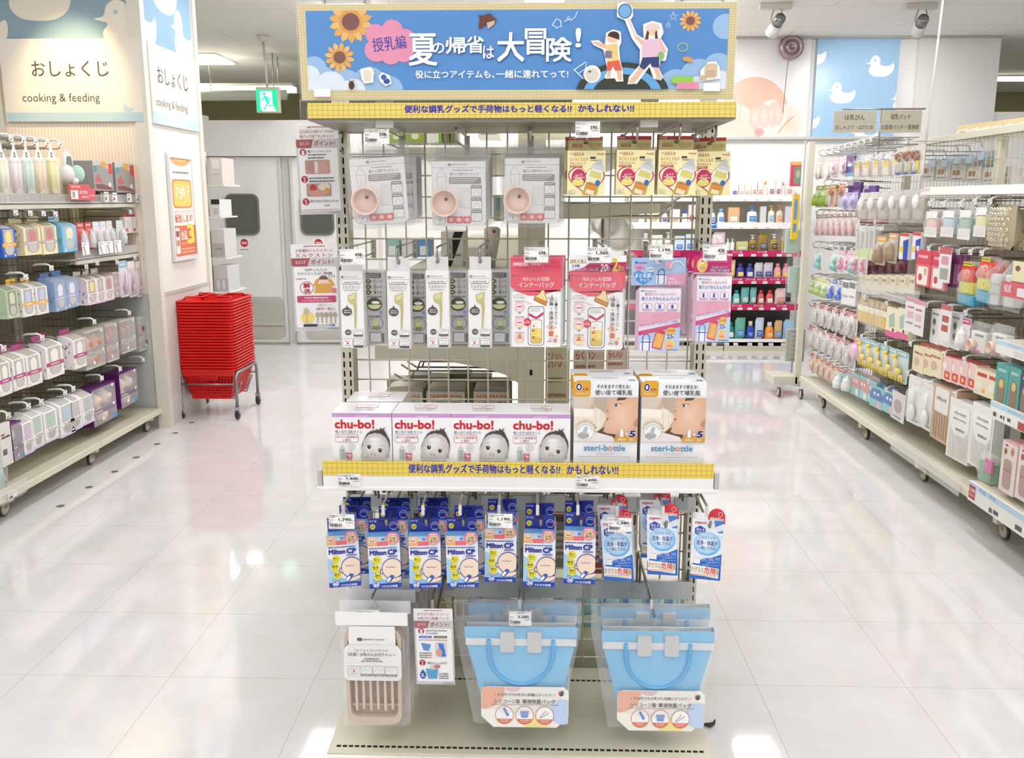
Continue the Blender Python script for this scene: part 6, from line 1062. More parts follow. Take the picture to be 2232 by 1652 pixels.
# lower left: tall white boxes, photo boxes; lower right: red packs, teal packs
for k, (a0, a1_) in enumerate(((838, 900), (908, 952), (962, 1052), (1062, 1128))): back_item('carton', '%s tall white carton with upright lettering behind the grid, under the shelf' % ORD[k], 'box', a0, 1062, a1_, 1262, 2.68+.01*k, .12, 'd9d5c6', lambda a: (a.rect(2, 2, 12, 98, '3a3632'), [a.dash(30+q*14, 10+(i*9), 36+q*14, 14+i*9, '7a746a' if q else 'b06a5a', i) for q in range(4) for i in range(9)]), 'tall cartons under the shelf')
for k, (a0, a1_) in enumerate(((990, 1046), (1050, 1112))): back_item('carton', '%s cream carton with small food photos, behind the low point card' % ('left', 'right')[k], 'box', a0, 1292, a1_, 1380, 2.66, .12, 'd6d0bd', lambda a: [a.rr(10+q*28, 20, 34+q*28, 56, 4, ('a8743a', '8a5a34', 'c09a6a')[q]) for q in range(3)])
back_item('carton', 'white carton with a round tray picture, behind the beige trays', 'box', 905, 1292, 985, 1380, 2.7, .12, 'd9d4c4', lambda a: a.ell(50, 30, 34, 30, 'b59c80'))
for k, (a0, a1_, y0, y1) in enumerate(((1198, 1262, 1066, 1240), (1270, 1330, 1066, 1250), (1336, 1392, 1080, 1240), (1396, 1440, 1064, 1200))): back_item('hanging_pack', '%s dark red and grey pack hanging behind the grid, right of the end post' % ORD[k], 'pack', a0, y0, a1_, y1, 2.7+.03*k, .06, ('8a8578', 'a8403a', 'b9b4a8', 'a83a3a')[k], lambda a: (a.rr(8, 4, 92, 40, 6, '5a4a44'), a.rr(14, 10, 86, 34, 4, '9a5a50'), [a.dash(10, 50+q*8, 84, 55+q*8, 'd8d0c0', q) for q in range(5)]), 'red and grey packs behind the grid')
for k in range(6):
    a0 = 1206+k*48; x, z, w, h = place(a0, 1290, a0+50, 1385, 2.68+.02*k); t = thing('soft_pack', '%s pale teal soft pack with a blue mark behind the blue bags' % ORD[k], 'pack', (x, 2.68+.02*k, z), 0, 'teal soft packs behind the grid')
    m = MB(); m.pouch(-w/2, 0, w/2, h, .05, '9fcfd2', 'card', yc=.02, seed=k+30, wr=.2, nu=8, nv=8); a = front(m, w, h, 100, 100, y=-.012); a.rect(14, 6, 36, 26, '3a7ac0'); a.poly([(0, 52), (100, 44), (100, 60), (0, 70)], 'e4eee0'); m.build('pouch', t)
for k in range(3): back_item('carton', '%s grey carton low behind the grid between the blue bags' % ORD[k], 'box', 1140+k*120, 1400, 1240+k*120, 1470, 2.72, .2, ('b9b4a4', '8a8578', 'a8a292')[k], lambda a: (a.dash(10, 20, 90, 34, '6a6558'), a.rect(0, 80, 100, 100, '55503f')))
back_item('carton', 'dark carton with upright white lettering low behind the grid beside the point card', 'box', 985, 1398, 1018, 1462, 2.66, .2, '4a463c', lambda a: [a.dash(40, 8+q*16, 60, 18+q*16, 'b9b4a4', q) for q in range(5)])
# ================================================================= goods by kind (front faces local -y; side = which flank the camera sees)
def wbox(t, w, h, d, body, win='b9b4ae', cup='e9e2d8', band=None, hdr=None, dots=None, side=-1, txt_=None, foot=None):
    k = 8; yz = [(0, 0), (d, 0), (d, h)]+[(d*(1-i/k), h*(.84+.16*(1-(i/k)**2))) for i in range(1, k+1)]; n = len(yz)
    m = MB(); vs = [(-w/2, y, z) for y, z in yz]+[(w/2, y, z) for y, z in yz]
    m.add(vs, [tuple(range(n-1, -1, -1)), tuple(range(n, 2*n))], body, 'card'); m.add(vs, [(i, (i+1) % n, (i+1) % n+n, i+n) for i in range(n)], body, 'card')
    hf = h*.84; a = front(m, w, hf, 100, 140, top=hf); a.mat = 'card'
    a.rr(14, 0, 86, 128, 30, win); a.rect(14, 0, 86, 40, win); a.ell(50, 34, 22, 26, cup); a.rr(30, 44, 70, 66, 8, cup); a.ell(50, 100, 24, 24, 'c9c6c2' if win != 'c9c6c2' else 'b5b1ab')
    if band: a.rect(0, 68, 100, 86, band); a.dash(26, 73, 74, 81, 'f2e9dd')
    if txt_: a.rect(0, 74, 100, 92, body); a.txt(txt_, 30, 77, 92, 90, '55504c', .02)
    a.ell(16, 128, 6, 6, 'e9e4d6'); a.ell(84, 128, 6, 6, 'e9e4d6')
    if foot: a.rect(0, 128, 100, 140, foot)
    s_ = Art(m, d, hf, 100, 140, (-w/2, d, hf), U=(0, -1, 0), mat='card') if side < 0 else Art(m, d, hf, 100, 140, (w/2, 0, hf), U=(0, 1, 0), mat='card')
    if dots:
        r = random.Random(len(dots)*7+int(w*1e4))
        for i in range(22): s_.ell(r.uniform(8, 92), r.uniform(6, 134), r.uniform(3, 8), r.uniform(3, 9), dots[i % len(dots)], n=7); s_.off -= s_.step
    tc_ = [s_.o]
    ca = m.build('carton', t)
    m = MB(); m.sheet(lambda u, v: ((u-.5)*w*.72, d*(.94-.88*v)-.0006, h*(.84+.16*(1-(.06+.88*v)**2))+.0008), 4, 6, win, 'gloss'); m.build('window', ca)
    if hdr: m = MB(); m.box(-w*.36, d-.004, h*.97, w*.36, d-.001, h*1.15, hdr, 'card'); m.build('hang_tab', t)
def kbox(t, w, h, d, body, art=None, top=None, tab=None):
    rackbox(w, h, d, body, art, top=top).build('carton', t)
    if tab: m = MB(); m.box(-w*.4, d*.5, h, w*.4, d*.5+.002, h*1.16, tab, 'card'); m.build('hang_tab', t)
def kcup(t, w, h, d, body, cups, dark=False, side=-1):
    """clear faced box with small cups inside"""
    m = MB(); m.box(-w/2, .002, 0, w/2, d, h*.04, body, 'card'); m.box(-w/2, .002, h*.94, w/2, d, h, body, 'card'); m.box(-w/2, d-.002, 0, w/2, d, h, body, 'card')
    for sx in (-1, 1): m.box(sx*w/2-.001, .002, 0, sx*w/2+.001, d, h, body, 'card')
    m.box(-w/2, .001, h*.30, w/2, .004, h*.42, body, 'card')
    a = Art(m, w, h*.12, 100, 14, (-w/2, .001, h*.42), mat='card'); a.txt('b.box', 8, 3, 40, 11, 'efeaea', .02) if dark else a.dash(8, 4, 50, 10, '8a8580')
    if side < 0: s_ = Art(m, d, h, 100, 100, (-w/2-.001, d, h), U=(0, -1, 0), mat='card')
    m.build('carton', t)
    m = MB()
    for (u, v) in ((-.22, .48), (.22, .48), (0, .05)): m.lathe([(w*.16, 0), (w*.2, h*.12), (w*.2, h*.2), (w*.08, h*.3), (w*.05, h*.36)], cups, 'satin', 10, (u*w, d*.45, h*(v+.02)))
    m.build('cups', t)
    m = MB(); m.box(-w/2, 0, h*.02, w/2, .001, h*.96, 'ffffff', 'blister'); a = Art(m, w, h, 100, 100, (-w/2, 0, h), mat='card'); a.ell(88, 8, 5, 4, 'f6f6f4'); a.ell(88, 58, 5, 4, 'f6f6f4'); a.ell(40, 86, 6, 5, 'f6f6f4')
    if dark: a.ell(92, 92, 8, 6, '3aa0d8')
    m.build('clear_front', t)
def kbag(t, w, h, d, inner, card=None, arts=None, film='film'):
    m = MB(); m.box(-w*.34, .004, h*.1, w*.34, max(.008, d*.7), h*.72, inner, 'satin', min(w*.06, .006)); m.build('contents', t)
    if card: m = MB(); m.box(-w*.45, d*.4, h*.76, w*.45, d*.4+.002, h, card, 'card'); m.build('header_card', t)
    if arts: m = MB(); arts(front(m, w*.7, h*.62, 100, 100, y=.0035, top=h*.72)); m.build('print', t)
    m = MB(); m.pouch(-w/2, 0, w/2, h, d, 'f4f4f2', film, yc=d*.35, nu=6, nv=7, wr=.3, seed=int(w*977) % 17, flat_top=.1); m.build('film', t)
def kcard(t, w, h, d, card, hue, shape='pacifier', hdr='c23a3a', hole=True):
    """blister card: printed card, goods, clear dome"""
    m = MB(); m.prism(rrpts(-w/2, 0, w/2, h, min(w, h)*.08, 3), .004, .006, card, 'card'); a = front(m, w, h, 100, 160, y=.004); a.mat = 'card'
    a.rect(4, 4, 96, 30, hdr); a.dash(16, 10, 80, 22, 'f4ece6'); a.dash(20, 144, 80, 152, '9a948c'); m.build('card', t)
    m = MB(); u = w*.5
    if shape == 'pacifier': m.lathe([(u*.1, -.03), (u*.3, -.022), (u*.28, -.012), (u*.14, -.006), (u*.7, -.003), (u*.74, .002), (u*.4, .004)], hue, 'silicone', 12, (0, 0, h*.42), axis='y'); m.tube([(u*.4*math.cos(q*.7), -.02, h*.42+u*.4*math.sin(q*.7)) for q in range(10)], u*.06, hue, 'satin', 6)
    elif shape == 'bottle': m.lathe([(u*.5, h*.08), (u*.52, h*.36), (u*.4, h*.44), (u*.44, h*.5), (u*.36, h*.56), (u*.12, h*.66), (u*.1, h*.72)], hue, 'satin', 12, (0, -.012, 0))
    elif shape == 'spoon': m.tube([(0, -.006, h*.28), (0, -.008, h*.72)], [u*.1, u*.07], hue, 'satin', 7); m.ball(0, -.010, h*.24, u*.42, hue, 'satin', 10, sy=.4, sz=1.3)
    elif shape == 'giraffe':
        m.ball(0, -.012, h*.34, u*.20, hue, 'satin', 10, sx=1.9, sy=.7); m.tube([(-u*.3, -.012, h*.36), (-u*.42, -.014, h*.74)], [u*.12, u*.08], hue, 'satin', 7); m.ball(-u*.55, -.014, h*.77, u*.13, hue, 'satin', 8, sx=1.7)
        for q in (-.4, -.1, .25, .5): m.tube([(u*q, -.012, h*.26), (u*q*1.4, -.012, h*.04)], u*.075, hue, 'satin', 6)
        for q in (-.12, .08): m.tube([(-u*.42+u*q, -.014, h*.78), (-u*.42+u*q, -.014, h*.86)], u*.04, hue, 'satin', 5)
    elif shape == 'round': m.ball(0, -.012, h*.34, u*.72, hue, 'satin', 12, sy=.5)
    elif shape == 'brush': m.tube([(-u*.1, -.008, h*.14), (0, -.008, h*.62)], [u*.14, u*.1], 'e9e7e2', 'satin', 7); m.ball(u*.05, -.012, h*.66, u*.36, hue, 'satin', 10, sz=.9, sy=.8)
    elif shape == 'toy': m.ball(0, -.014, h*.26, u*.32, hue, 'satin', 10); m.ball(u*.1, -.016, h*.52, u*.2, hue, 'satin', 8); m.tube([(0, -.01, h*.3), (u*.1, -.01, h*.7)], u*.12, hue, 'satin', 6)
    m.build('goods', t)
    m = MB(); m.sheet(lambda p, q: ((p-.5)*w*.84, .004-.036*(max(0, (1-(2*p-1)**4)*(1-(2*q-1)**4))**.4), h*(.05+.72*q)), 6, 7, 'ffffff', 'blister'); m.build('clear_dome', t)
XL, RZL, XR, RZR = -2.57, PI/2, 2.10, -PI/2
def rect_on(X, x0, y0, x1, y1):
    """the goods' front face on one side of the aisle: middle, foot, width along the aisle, height"""
    a_, b_ = at(x0, (y0+y1)/2, X=X), at(x1, (y0+y1)/2, X=X); xm = (x0+x1)/2; f = at(xm, y1, X=X); g = at(xm, y0, X=X)
    return (a_.y+b_.y)/2, f.z, abs(a_.y-b_.y), g.z-f.z
def goods(side, name, lab, cat, px, build, group=None, dx=0.):
    X = (XL if side < 0 else XR)+dx; Y, z, w, h = rect_on(X, *px)
    t = thing(name, lab, cat, (X, Y, z), RZL if side < 0 else RZR, group); build(t, w, h); return t
FARO = ['farthest'] + ['%s farthest' % w for w in ORD[1:12]]
def row(side, name, base, cat, px_a, px_b, n, build, group, where, dx=0., order=None, behind=0, step=.05):
    """n alike things along the aisle between two places, then the ones hanging behind each"""
    X = (XL if side < 0 else XR)+dx; A, B = rect_on(X, *px_a), rect_on(X, *px_b)
    w, h = (A[2]+B[2])/2, (A[3]+B[3])/2; t0 = None
    for i in range(n):
        f = i/(n-1) if n > 1 else 0; loc = (X, A[0]+(B[0]-A[0])*f, A[1]+(B[1]-A[1])*f)
        lab = '%s, %s %s' % (base, FARO[i], where)
        if t0 is None: t0 = thing(name, lab, cat, loc, RZL if side < 0 else RZR, group); build(t0, w, h); o = t0
        else: o = dup(t0, loc, lab)
        o.rotation_euler = (0, 0, (RZL if side < 0 else RZR)+rad(random.Random(i*31+n).uniform(-4, 4)))
        for q in range(behind): dup(t0, (loc[0]-(-1 if side < 0 else 1)*-step*(q+1), loc[1], loc[2]+.004), '%s, %s behind the %s %s' % (base, ('next', 'second', 'third')[q], FARO[i], where))
    return t0
# a peg with a white gooseneck ticket holder
_peg = {}
def side_peg(side, px, py, lab, L=.30, dx=.0, group=None):
    X = (XL if side < 0 else XR)+dx; p = at(px, py, X=X); key = (side, round(L, 2))
    if key in _peg: return dup(_peg[key], (X, p.y, p.z), lab)
    t = thing('peg_hook', lab, 'hook', (X, p.y, p.z), RZL if side < 0 else RZR, 'ticketed pegs of the %s rack' % ('left' if side < 0 else 'right'))
    m = MB(); m.tube([(0, L, -.03), (0, .015, -.03), (0, .005, -.018)], .003, '8f8c84', 'metal', 6); m.tube([(0, L, .012), (0, .05, .012)], .0026, '8f8c84', 'metal', 6); m.build('prong', t)
    m = MB(); m.tube([(0, .10, .010), (0, .08, .016), (0, .03, .018), (0, .010, .012), (0, .004, -.002)], [.005, .006, .006, .005, .004], 'efefec', 'satin', 7); m.build('gooseneck', t)
    m = MB(); m.box(-.018, -.002, -.016, .018, .002, .010, 'f7f7f5', 'card'); a = Art(m, .036, .026, 100, 72, (-.018, -.002, .010), mat='card'); a.dash(10, 8, 80, 16, '8a8a88'); a.rect(10, 44, 50, 62, '5a5a58'); a.dash(56, 28, 92, 42, '4a4a48'); m.build('price_ticket', t)
    _peg[key] = t; return t
# ================================================================= LEFT RACK
YL0, YL1 = 3.2, YW-.02; ZD = .135
lr = thing('wall_rack', 'ivory wheeled rack of baby cups and cutlery along the left side of the aisle', 'rack', (-2.70, (YL0+YL1)/2, 0))
OY = (YL0+YL1)/2; cs = (5.80-.02-.05, 4.97, 4.10)
m = MB(); m.box(-.2, YL0-OY, ZD-.03, .19, YL1-OY, ZD, 'd0ccb4', 'satin', .003); m.build('deck', lr)
m = MB(); m.box(.185, YL0-OY, ZD-.035, .20, YL1-OY, ZD+.002, 'ddd9c4', 'satin', .004)
for yy in cs[1:]: m.box(.1855, yy-OY-.001, ZD-.035, .2006, yy-OY+.001, ZD+.0026, 'a5a08a', 'satin')
m.build('deck_lip', lr)
m = MB()
for yy in cs: m.box(-.18, yy-.02-OY, .072, .175, yy+.02-OY, ZD-.03, 'd6d2bd', 'satin', .002)
m.build('foot_beam', lr)
def caster(par, x, y, r=.036, s_=1):
    m = MB(); m.lathe([(.0001, -.011), (r*.72, -.012), (r*.74, -.009), (r, -.008), (r, .008), (r*.74, .009), (r*.72, .012), (.0001, .011)], '4a463c', 'satin', 18, (x, y, r), axis='x', cols=['cfcab2', 'cfcab2', 'cfcab2', '4a463c', '4a463c', 'cfcab2', 'cfcab2', 'cfcab2']); mw = m; m = MB(); m.box(x-.014, y-.008, r, x+.014, y+.016, r*2+.002, '7d786a', 'satin', .002); mw.build('wheel', m.build('caster', par))
for yy in cs: caster(lr, .13, yy-OY)
m = MB(); y = YL0
while y < YL1: m.tube([(-.195, y-OY, ZD), (-.195, y-OY, 1.62)], .002, '8f8a74', 'satin', 5); y += .05
z = ZD+.05
while z < 1.62: m.tube([(-.195, YL0-OY, z), (-.195, YL1-OY, z)], .002, '8f8a74', 'satin', 5); z += .10
m.build('wire_back', lr)
m = MB()
for yy, zz in ((YL1-.03, 1.7), (4.97, 1.84), (4.10, 1.84)): m.box(-.225, yy-OY-.02, 0, -.2, yy-OY+.02, zz, 'cfcab4', 'satin')
m.build('upright', lr)
m = MB(); m.box(-.2, YL0-OY, 1.775, -.165, 5.0-OY, 1.83, 'b9b4a0', 'satin', .002); m.build('hang_bar', lr)
m = MB(); m.box(-.33, YL0-OY, .1, -.30, YL1-OY, 1.66, 'b5b09a', 'satin'); m.build('back_panel', lr)
def lshelf(lab, px_list, z, y0, y1, xf=-2.57, fence=True):
    t = thing('shelf', lab, 'shelf', (-2.7, (y0+y1)/2, z)); m = MB(); L = (y1-y0)/2
    m.box(-.19, -L, -.012, xf+2.7, L, 0, 'bdb8a2', 'satin', .002); m.box(xf+2.7-.006, -L, -.03, xf+2.7, L, .004, 'c9c4ae', 'satin', .001); m.build('board', t)
    if fence: m = MB(); m.prism([(xf+2.7, -.028), (xf+2.7+.012, -.03), (xf+2.7-.004, .045), (xf+2.7-.006, .045)], -L, L, 'ffffff', 'acrylic'); m.build('clear_price_fence', t)
    return t
zs1_, zs2_ = 1.485, at(240, 556, X=XL).z
lshelf('upper shelf of the left rack under the pastel straw packs', 0, zs1_, 4.2, YL1-.02); lshelf('small shelf in the left rack holding red and white bottle packs', 0, zs2_, at(165, 560, X=XL).y, YL1-.02)
# row A
for i, (px, col, c2) in enumerate(((14, 'dfe0c4', 'efeccc'), (42, 'e6d3d6', 'efdfe2'), (68, 'c3d6c4', 'd3e4d2'), (94, 'e8cfae', 'f0dcc0'), (122, 'e4dd9c', 'efe9b4'))):
    lab = 'clear hanging pack of long %s sticks at the top of the left rack' % ('cream', 'pale pink', 'sage green', 'peach', 'yellow')[i]
    def mkst(t, w, h):
        m = MB()
        for u in (-.2, .2): m.tube([(u*w, .02, h*.06), (u*w, .02, h*.62)], [w*.17, w*.2], col, 'satin', 8); m.ball(u*w, .02, h*.64, w*.2, c2, 'satin', 8)
        m.box(-w*.3, .01, h*.02, w*.4, .05, h*.12, col, 'satin', .004); m.build('sticks', t)
        m = MB(); m.prism([(-w*.42, h*.66), (w*.42, h*.66), (w*.1, h*.9), (w*.08, h), (-w*.08, h), (-w*.1, h*.9)], .018, .02, 'eeeeea', 'card'); a = front(m, w, h*.34, 100, 50, y=.018, top=h); a.ring(50, 34, 8, 4, '2f2d2b'); m.build('header_card', t)
        m = MB(); m.box(-w*.46, 0, 0, w*.46, .09, h*.72, 'ffffff', 'blister', .004); m.build('clear_pack', t)
    goods(-1, 'stick_pack', lab, 'pack', (px-12, 312, px+12, 424), mkst)
    if i < 3: goods(-1, 'stick_pack', 'clear pack hanging right behind the %s' % lab.replace('clear hanging ', '').replace(' at the top of the left rack', ' stick pack').replace(' sticks stick', ' stick'), 'pack', (px-12, 312, px+12, 424), mkst, dx=-.10)
    side_peg(-1, px+10, 300+i*3, 'peg with a ticket over the %s stick pack' % ('cream', 'pale pink', 'sage green', 'peach', 'yellow')[i])
def plush(t, w, h):
    m = MB(); m.ball(0, .06, h*.28, w*.24, 'e9e6de', 'matte', 12, sz=1.1); m.ball(w*.26, .02, h*.3, w*.19, 'b9dccb', 'matte', 12, sz=1.3); m.ball(w*.1, .02, h*.1, w*.1, 'f2f0ea', 'matte', 10); m.ball(w*.36, .02, h*.2, w*.09, 'f2f0ea', 'matte', 10); m.build('plush_toy', t)
    m = MB(); m.prism([(-w*.1, h*.55), (w*.4, h*.5), (w*.34, h*.8), (w*.2, h*.98), (0, h), (-w*.12, h*.86)], .05, .054, 'e6e4e0', 'card'); m.prism([(-w*.0, h*.58), (w*.34, h*.54), (w*.26, h*.8), (w*.06, h*.8)], .048, .05, '6a7a78', 'card'); m.build('photo_tag', t)
goods(-1, 'plush_pack', 'mint and white plush toy with a photo tag on the upper left shelf', 'toy', (144, 325, 184, 402), plush)
def teal(t, w, h):
    kbox(t, w, h, .12, '9b9694', lambda a: (a.poly([(0, 0), (100, 0), (100, 26), (70, 24), (40, 12), (0, 18)], 'c9c8c4'), a.rect(4, 16, 20, 36, '5a9aa0'), a.poly([(8, 60), (26, 42), (34, 60), (44, 70), (10, 72)], 'c86a6a'), a.rect(78, 6, 98, 40, 'd9503a'), a.ell(56, 10, 16, 10, 'd9a84a'), a.poly([(6, 78), (40, 76), (80, 86), (96, 96), (10, 92)], '8a5a54'), a.ell(80, 78, 8, 8, 'e4e2de')))
goods(-1, 'toy_carton', 'grey carton with a pink star and orange corner, left one on the upper left shelf', 'box', (204, 352, 246, 416), teal, 'grey star cartons'); goods(-1, 'toy_carton', 'grey carton with a pink star and orange corner, right one on the upper left shelf', 'box', (252, 356, 293, 420), teal, 'grey star cartons')
m = MB(); p, q = at(196, 300, X=-2.72), at(188, 340, X=-2.72); m.box(-.06, 0, 0, .06, .1, .05, 'b98a6a', 'card'); m.thing('carton', 'small brown carton at the back of the upper left shelf', 'box', (-2.72, p.y, zs1_+.14), RZL); m = MB(); m.box(-.07, 0, 0, .07, .12, .138, '8a8682', 'card'); m.thing('carton', 'plain grey carton under the small brown one on the upper left shelf', 'box', (-2.72, p.y, zs1_+.001), RZL)
def sign_plate(lab, px, red, X, txt_, rz, tilt=0):
    Y, z, w, h = rect_on(X, *px); m = MB(); m.box(-w/2, 0, 0, w/2, .003, h, red, 'card'); a = front(m, w, h, 100, 40); a.mat = 'card'; txt_(a); m.thing('price_card', lab, 'sign', (X, Y, z), rz)
sign_plate('red price card with white lettering on the upper left shelf fence', (153, 410, 208, 436), 'd2505a', -2.545, lambda a: (a.rect(3, 8, 30, 36, 'f2efec'), a.bars(8, 12, 18, 32), a.txt('新生児用', 36, 8, 66, 20, 'f6e6e4', .02), a.dash(42, 26, 70, 33, 'f0d0d0'), a.dash(74, 22, 96, 28, 'f0c0c0')), RZL)
sign_plate('second red price card, standing behind the first on the upper left shelf', (150, 402, 196, 414), 'd8584e', -2.56, lambda a: a.txt('新生児用', 12, 8, 52, 30, 'f8e8e4', .02), RZL)
for i, x0 in enumerate((228, 246, 278, 297)): sign_plate('%s small white ticket on the fence of the upper left shelf' % ORD[i], (x0, 418+i*2, x0+9, 440), 'e9e9ea', -2.545, lambda a: (a.dash(10, 6, 90, 12, '8a8a98'), a.rect(10, 20, 50, 34, '6a6a68')), RZL)
# row B
WB = lambda **k: (lambda t, w, h: wbox(t, w, h, .085, **k))
goods(-1, 'training_cup_box', 'blue and yellow window carton at the left edge of the second row', 'box', (4, 488, 34, 562), WB(body='2f62c0', cup='f2dc8a', band='efb23a', hdr='e9c84a'))
for k, (b, n_) in enumerate((((52, 486, 89, 556), 'left'), ((92, 482, 124, 554), 'right'))): goods(-1, 'training_cup_box', 'cream window carton with brown flecks, %s one of the cream pair' % n_, 'box', b, WB(body='efe2b4', cup='c9807a', win='b5aa9c', dots=['cfae7a', 'b98f5a', 'd8b98a'], hdr='e6d7a8', band='b9b4ae'), 'cream window cartons')
for k, (b, n_, dx) in enumerate((((136, 482, 168, 549), 'front', 0), ((134, 482, 164, 548), 'rear', -.10))): goods(-1, 'training_cup_box', 'light blue window carton, %s one beside the red bottle packs' % n_, 'box', b, WB(body='7fbfe4', cup='efe6c8', win='a9c4cf', dots=['6fae9a', 'a5b86a'], hdr='b5dcf0'), 'light blue window cartons', dx=dx)
for k, px in enumerate((34, 66, 95, 121)): side_peg(-1, px, 462+k*1, 'peg with a ticket over the %s carton of the second left row' % ('blue and yellow', 'left cream', 'right cream', 'light blue')[k])
def bpack(red): return lambda t, w, h: kcard(t, w, h, .05, 'd8423c' if red else 'e6e0dc', 'd4d6d8', 'bottle', 'cf3a36' if red else 'c9d4da')
for k, (x0, x1, red) in enumerate(((170, 186, 1), (188, 203, 1), (205, 219, 0), (220, 234, 0), (235, 247, 0), (256, 271, 0))): goods(-1, 'bottle_pack', '%s %s bottle pack on the small left shelf' % (ORD[k], 'red' if red else 'white'), 'pack', (x0, 485-k*1, x1, 546-k*2), bpack(red), 'bottle packs on the small shelf')
for k, (x0, x1) in enumerate(((272, 288), (290, 302), (303, 311))): goods(-1, 'bottle_pack', '%s small red topped pack hanging by the end wall of the left rack' % ORD[k], 'pack', (x0, 466, x1, 508-k), lambda t, w, h: kbox(t, w, h*.84, .03, 'd9d3cf', lambda a: (a.rect(0, 70, 40, 90, 'c8504a'), a.rr(20, 20, 80, 66, 8, 'cfcac6')), tab='c2302c'), 'red topped packs'); side_peg(-1, x0+12, 461-k, 'peg with a ticket over the %s red topped pack' % ORD[k])
for i, x0 in enumerate((180, 216, 232, 250)): sign_plate('%s white ticket leaning on the fence of the small left shelf' % ORD[i], (x0, 528-i*1.5, x0+15, 556-i*2), 'f4f4f3', -2.535, lambda a: (a.dash(10, 4, 60, 8, '9a9a98'), a.poly([(6, 14), (30, 10), (50, 40), (30, 40)], 'b5b1ad')), RZL)
# row C
goods(-1, 'training_cup_box', 'green window carton at the left edge of the third row', 'box', (14, 622, 40, 694), WB(body='b9cfa9', cup='d8dcc4', win='9a9a84', dots=['a9c49a']))
for k, (b, n_) in enumerate((((48, 618, 75, 690), 'left'), ((79, 614, 104, 685), 'right'))): goods(-1, 'training_cup_box', 'white window carton with a yellow header and orange band, %s of the two' % n_, 'box', b, WB(body='f0eeea', cup='c4cdec', band='efb24a', hdr='efbc3a', dots=['8f8fae', 'b9a9b9']), 'yellow header cartons')
for k, (b, n_, dx) in enumerate((((119, 604, 145, 678), 'left', 0), ((144, 600, 171, 670), 'right', 0), ((140, 600, 166, 672), 'rear', -.1))): goods(-1, 'training_cup_box', 'blue floral window carton, %s of the three' % n_, 'box', b, WB(body='8fa9d0', cup='dfe6f4', win='a3aabc', hdr='4a72b4', dots=['5f82ba', 'c9a5ae', '7f9ccc'], band='9fb0d4'), 'blue floral cartons', dx=dx)
for k, b in enumerate(((190, 600, 211, 664), (211, 597, 228, 660), (228, 594, 247, 655))): goods(-1, 'training_cup_box', 'white carton with pink spots and dark lettering, %s of the third row trio' % ORD[k], 'box', b, WB(body='efe8ea', cup=('efd88a', 'c9c4ae', 'b98a80')[k], win='b5a99c', txt_='b.box', dots=['d9a5cc', 'e4b8d8'], hdr='eeeae6', foot='e3c3e0'), 'white cartons of the third row')
goods(-1, 'training_cup_box', 'brown clear carton with a purple foot beside the third row trio', 'box', (247, 592, 265, 648), lambda t, w, h: kcup(t, w, h, .08, 'c9a59a', 'b07a6a'))
for k, (x0, x1, col, hd) in enumerate(((262, 280, 'e4dcea', '7fc0dc'), (281, 297, 'd8cfd2', 'efe9e6'), (298, 309, 'd8c4c6', 'ece6e4'))): goods(-1, 'cutlery_pack', '%s slim cutlery pack hanging by the end wall in the third row' % ('blue topped', 'white topped', 'last')[k], 'pack', (x0, 568, x1, 648), lambda t, w, h: kcard(t, w, h, .03, col, 'c9a5b4', 'spoon', hd), 'slim cutlery packs')
for k, (px, py) in enumerate(((56, 602), (112, 583), (188, 580), (212, 572), (255, 570), (294, 561), (312, 560))): side_peg(-1, px, py, '%s ticketed peg of the third left row, counted from the camera' % ORD[k])
# row D
MC = WB(body='f2efee', cup='f4f2ec', win='c3bcae', band='b8447e', hdr='b84a86', dots=['d8b4c4', 'c99ab0', 'e4cdd6'])
for k, b in enumerate(((-2, 778, 24, 862), (28, 770, 56, 850), (58, 762, 90, 840), (100, 742, 138, 822), (160, 728, 189, 802))): goods(-1, 'training_cup_box', 'white window carton with a magenta header and band, %s from the camera' % ORD[k], 'box', b, MC, 'magenta header cartons')
for k, b in enumerate(((30, 762, 58, 842), (62, 754, 92, 832), (104, 736, 140, 815))): goods(-1, 'training_cup_box', 'magenta header carton hanging behind the %s one from the camera' % ORD[k+1], 'box', b, MC, 'magenta header cartons', dx=-.1)
for k, (b, col) in enumerate((((186, 716, 229, 802), 'c98a64'), ((232, 704, 258, 788), 'b85a4a'), ((264, 694, 296, 768), '9a5a52'), ((303, 686, 336, 762), '8f5a54'))): goods(-1, 'cup_set_box', 'clear fronted grey box of %s cups, %s from the camera' % (('tan', 'red', 'dark red', 'brown')[k], ORD[k]), 'box', b, lambda t, w, h: kcup(t, w, h, .09, 'bdb8ac', col), 'clear cup boxes')
for k, (px, py) in enumerate(((8, 758), (92, 735), (206, 700), (282, 681), (312, 783))): side_peg(-1, px, py, '%s ticketed peg of the fourth left row, counted from the camera' % ORD[k] if k < 4 else 'empty ticketed peg by the end wall of the left rack')
# row E
WW = lambda cup, dots: WB(body='f3f1f0', cup=cup, win='c9c6c2', txt_='b.box', dots=dots, foot='ddcde8')
goods(-1, 'training_cup_box', 'purple window carton nearest the camera in the lowest left row', 'box', (28, 918, 51, 1004), lambda t, w, h: kcup(t, w, h, .1, '6a2a72', 'dfc4b8', True))
for k, (b, cup) in enumerate((((50, 908, 72, 990), 'd9b8dc'), ((70, 893, 94, 977), 'a9d0b4'), ((96, 884, 126, 962), 'a9d4b8'), ((130, 868, 162, 950), 'b4d0e8'), ((152, 862, 178, 938), 'c9c4be'), ((178, 852, 205, 924), 'b9c4cc'))): goods(-1, 'training_cup_box', 'white window carton with a %s lid, %s of the lowest left row' % (('lilac', 'green', 'mint', 'sky blue', 'grey', 'steel grey')[k], ORD[k]), 'box', b, WW(cup, ['cfa5d4', 'dcc3e0']), 'white cartons of the lowest left row')
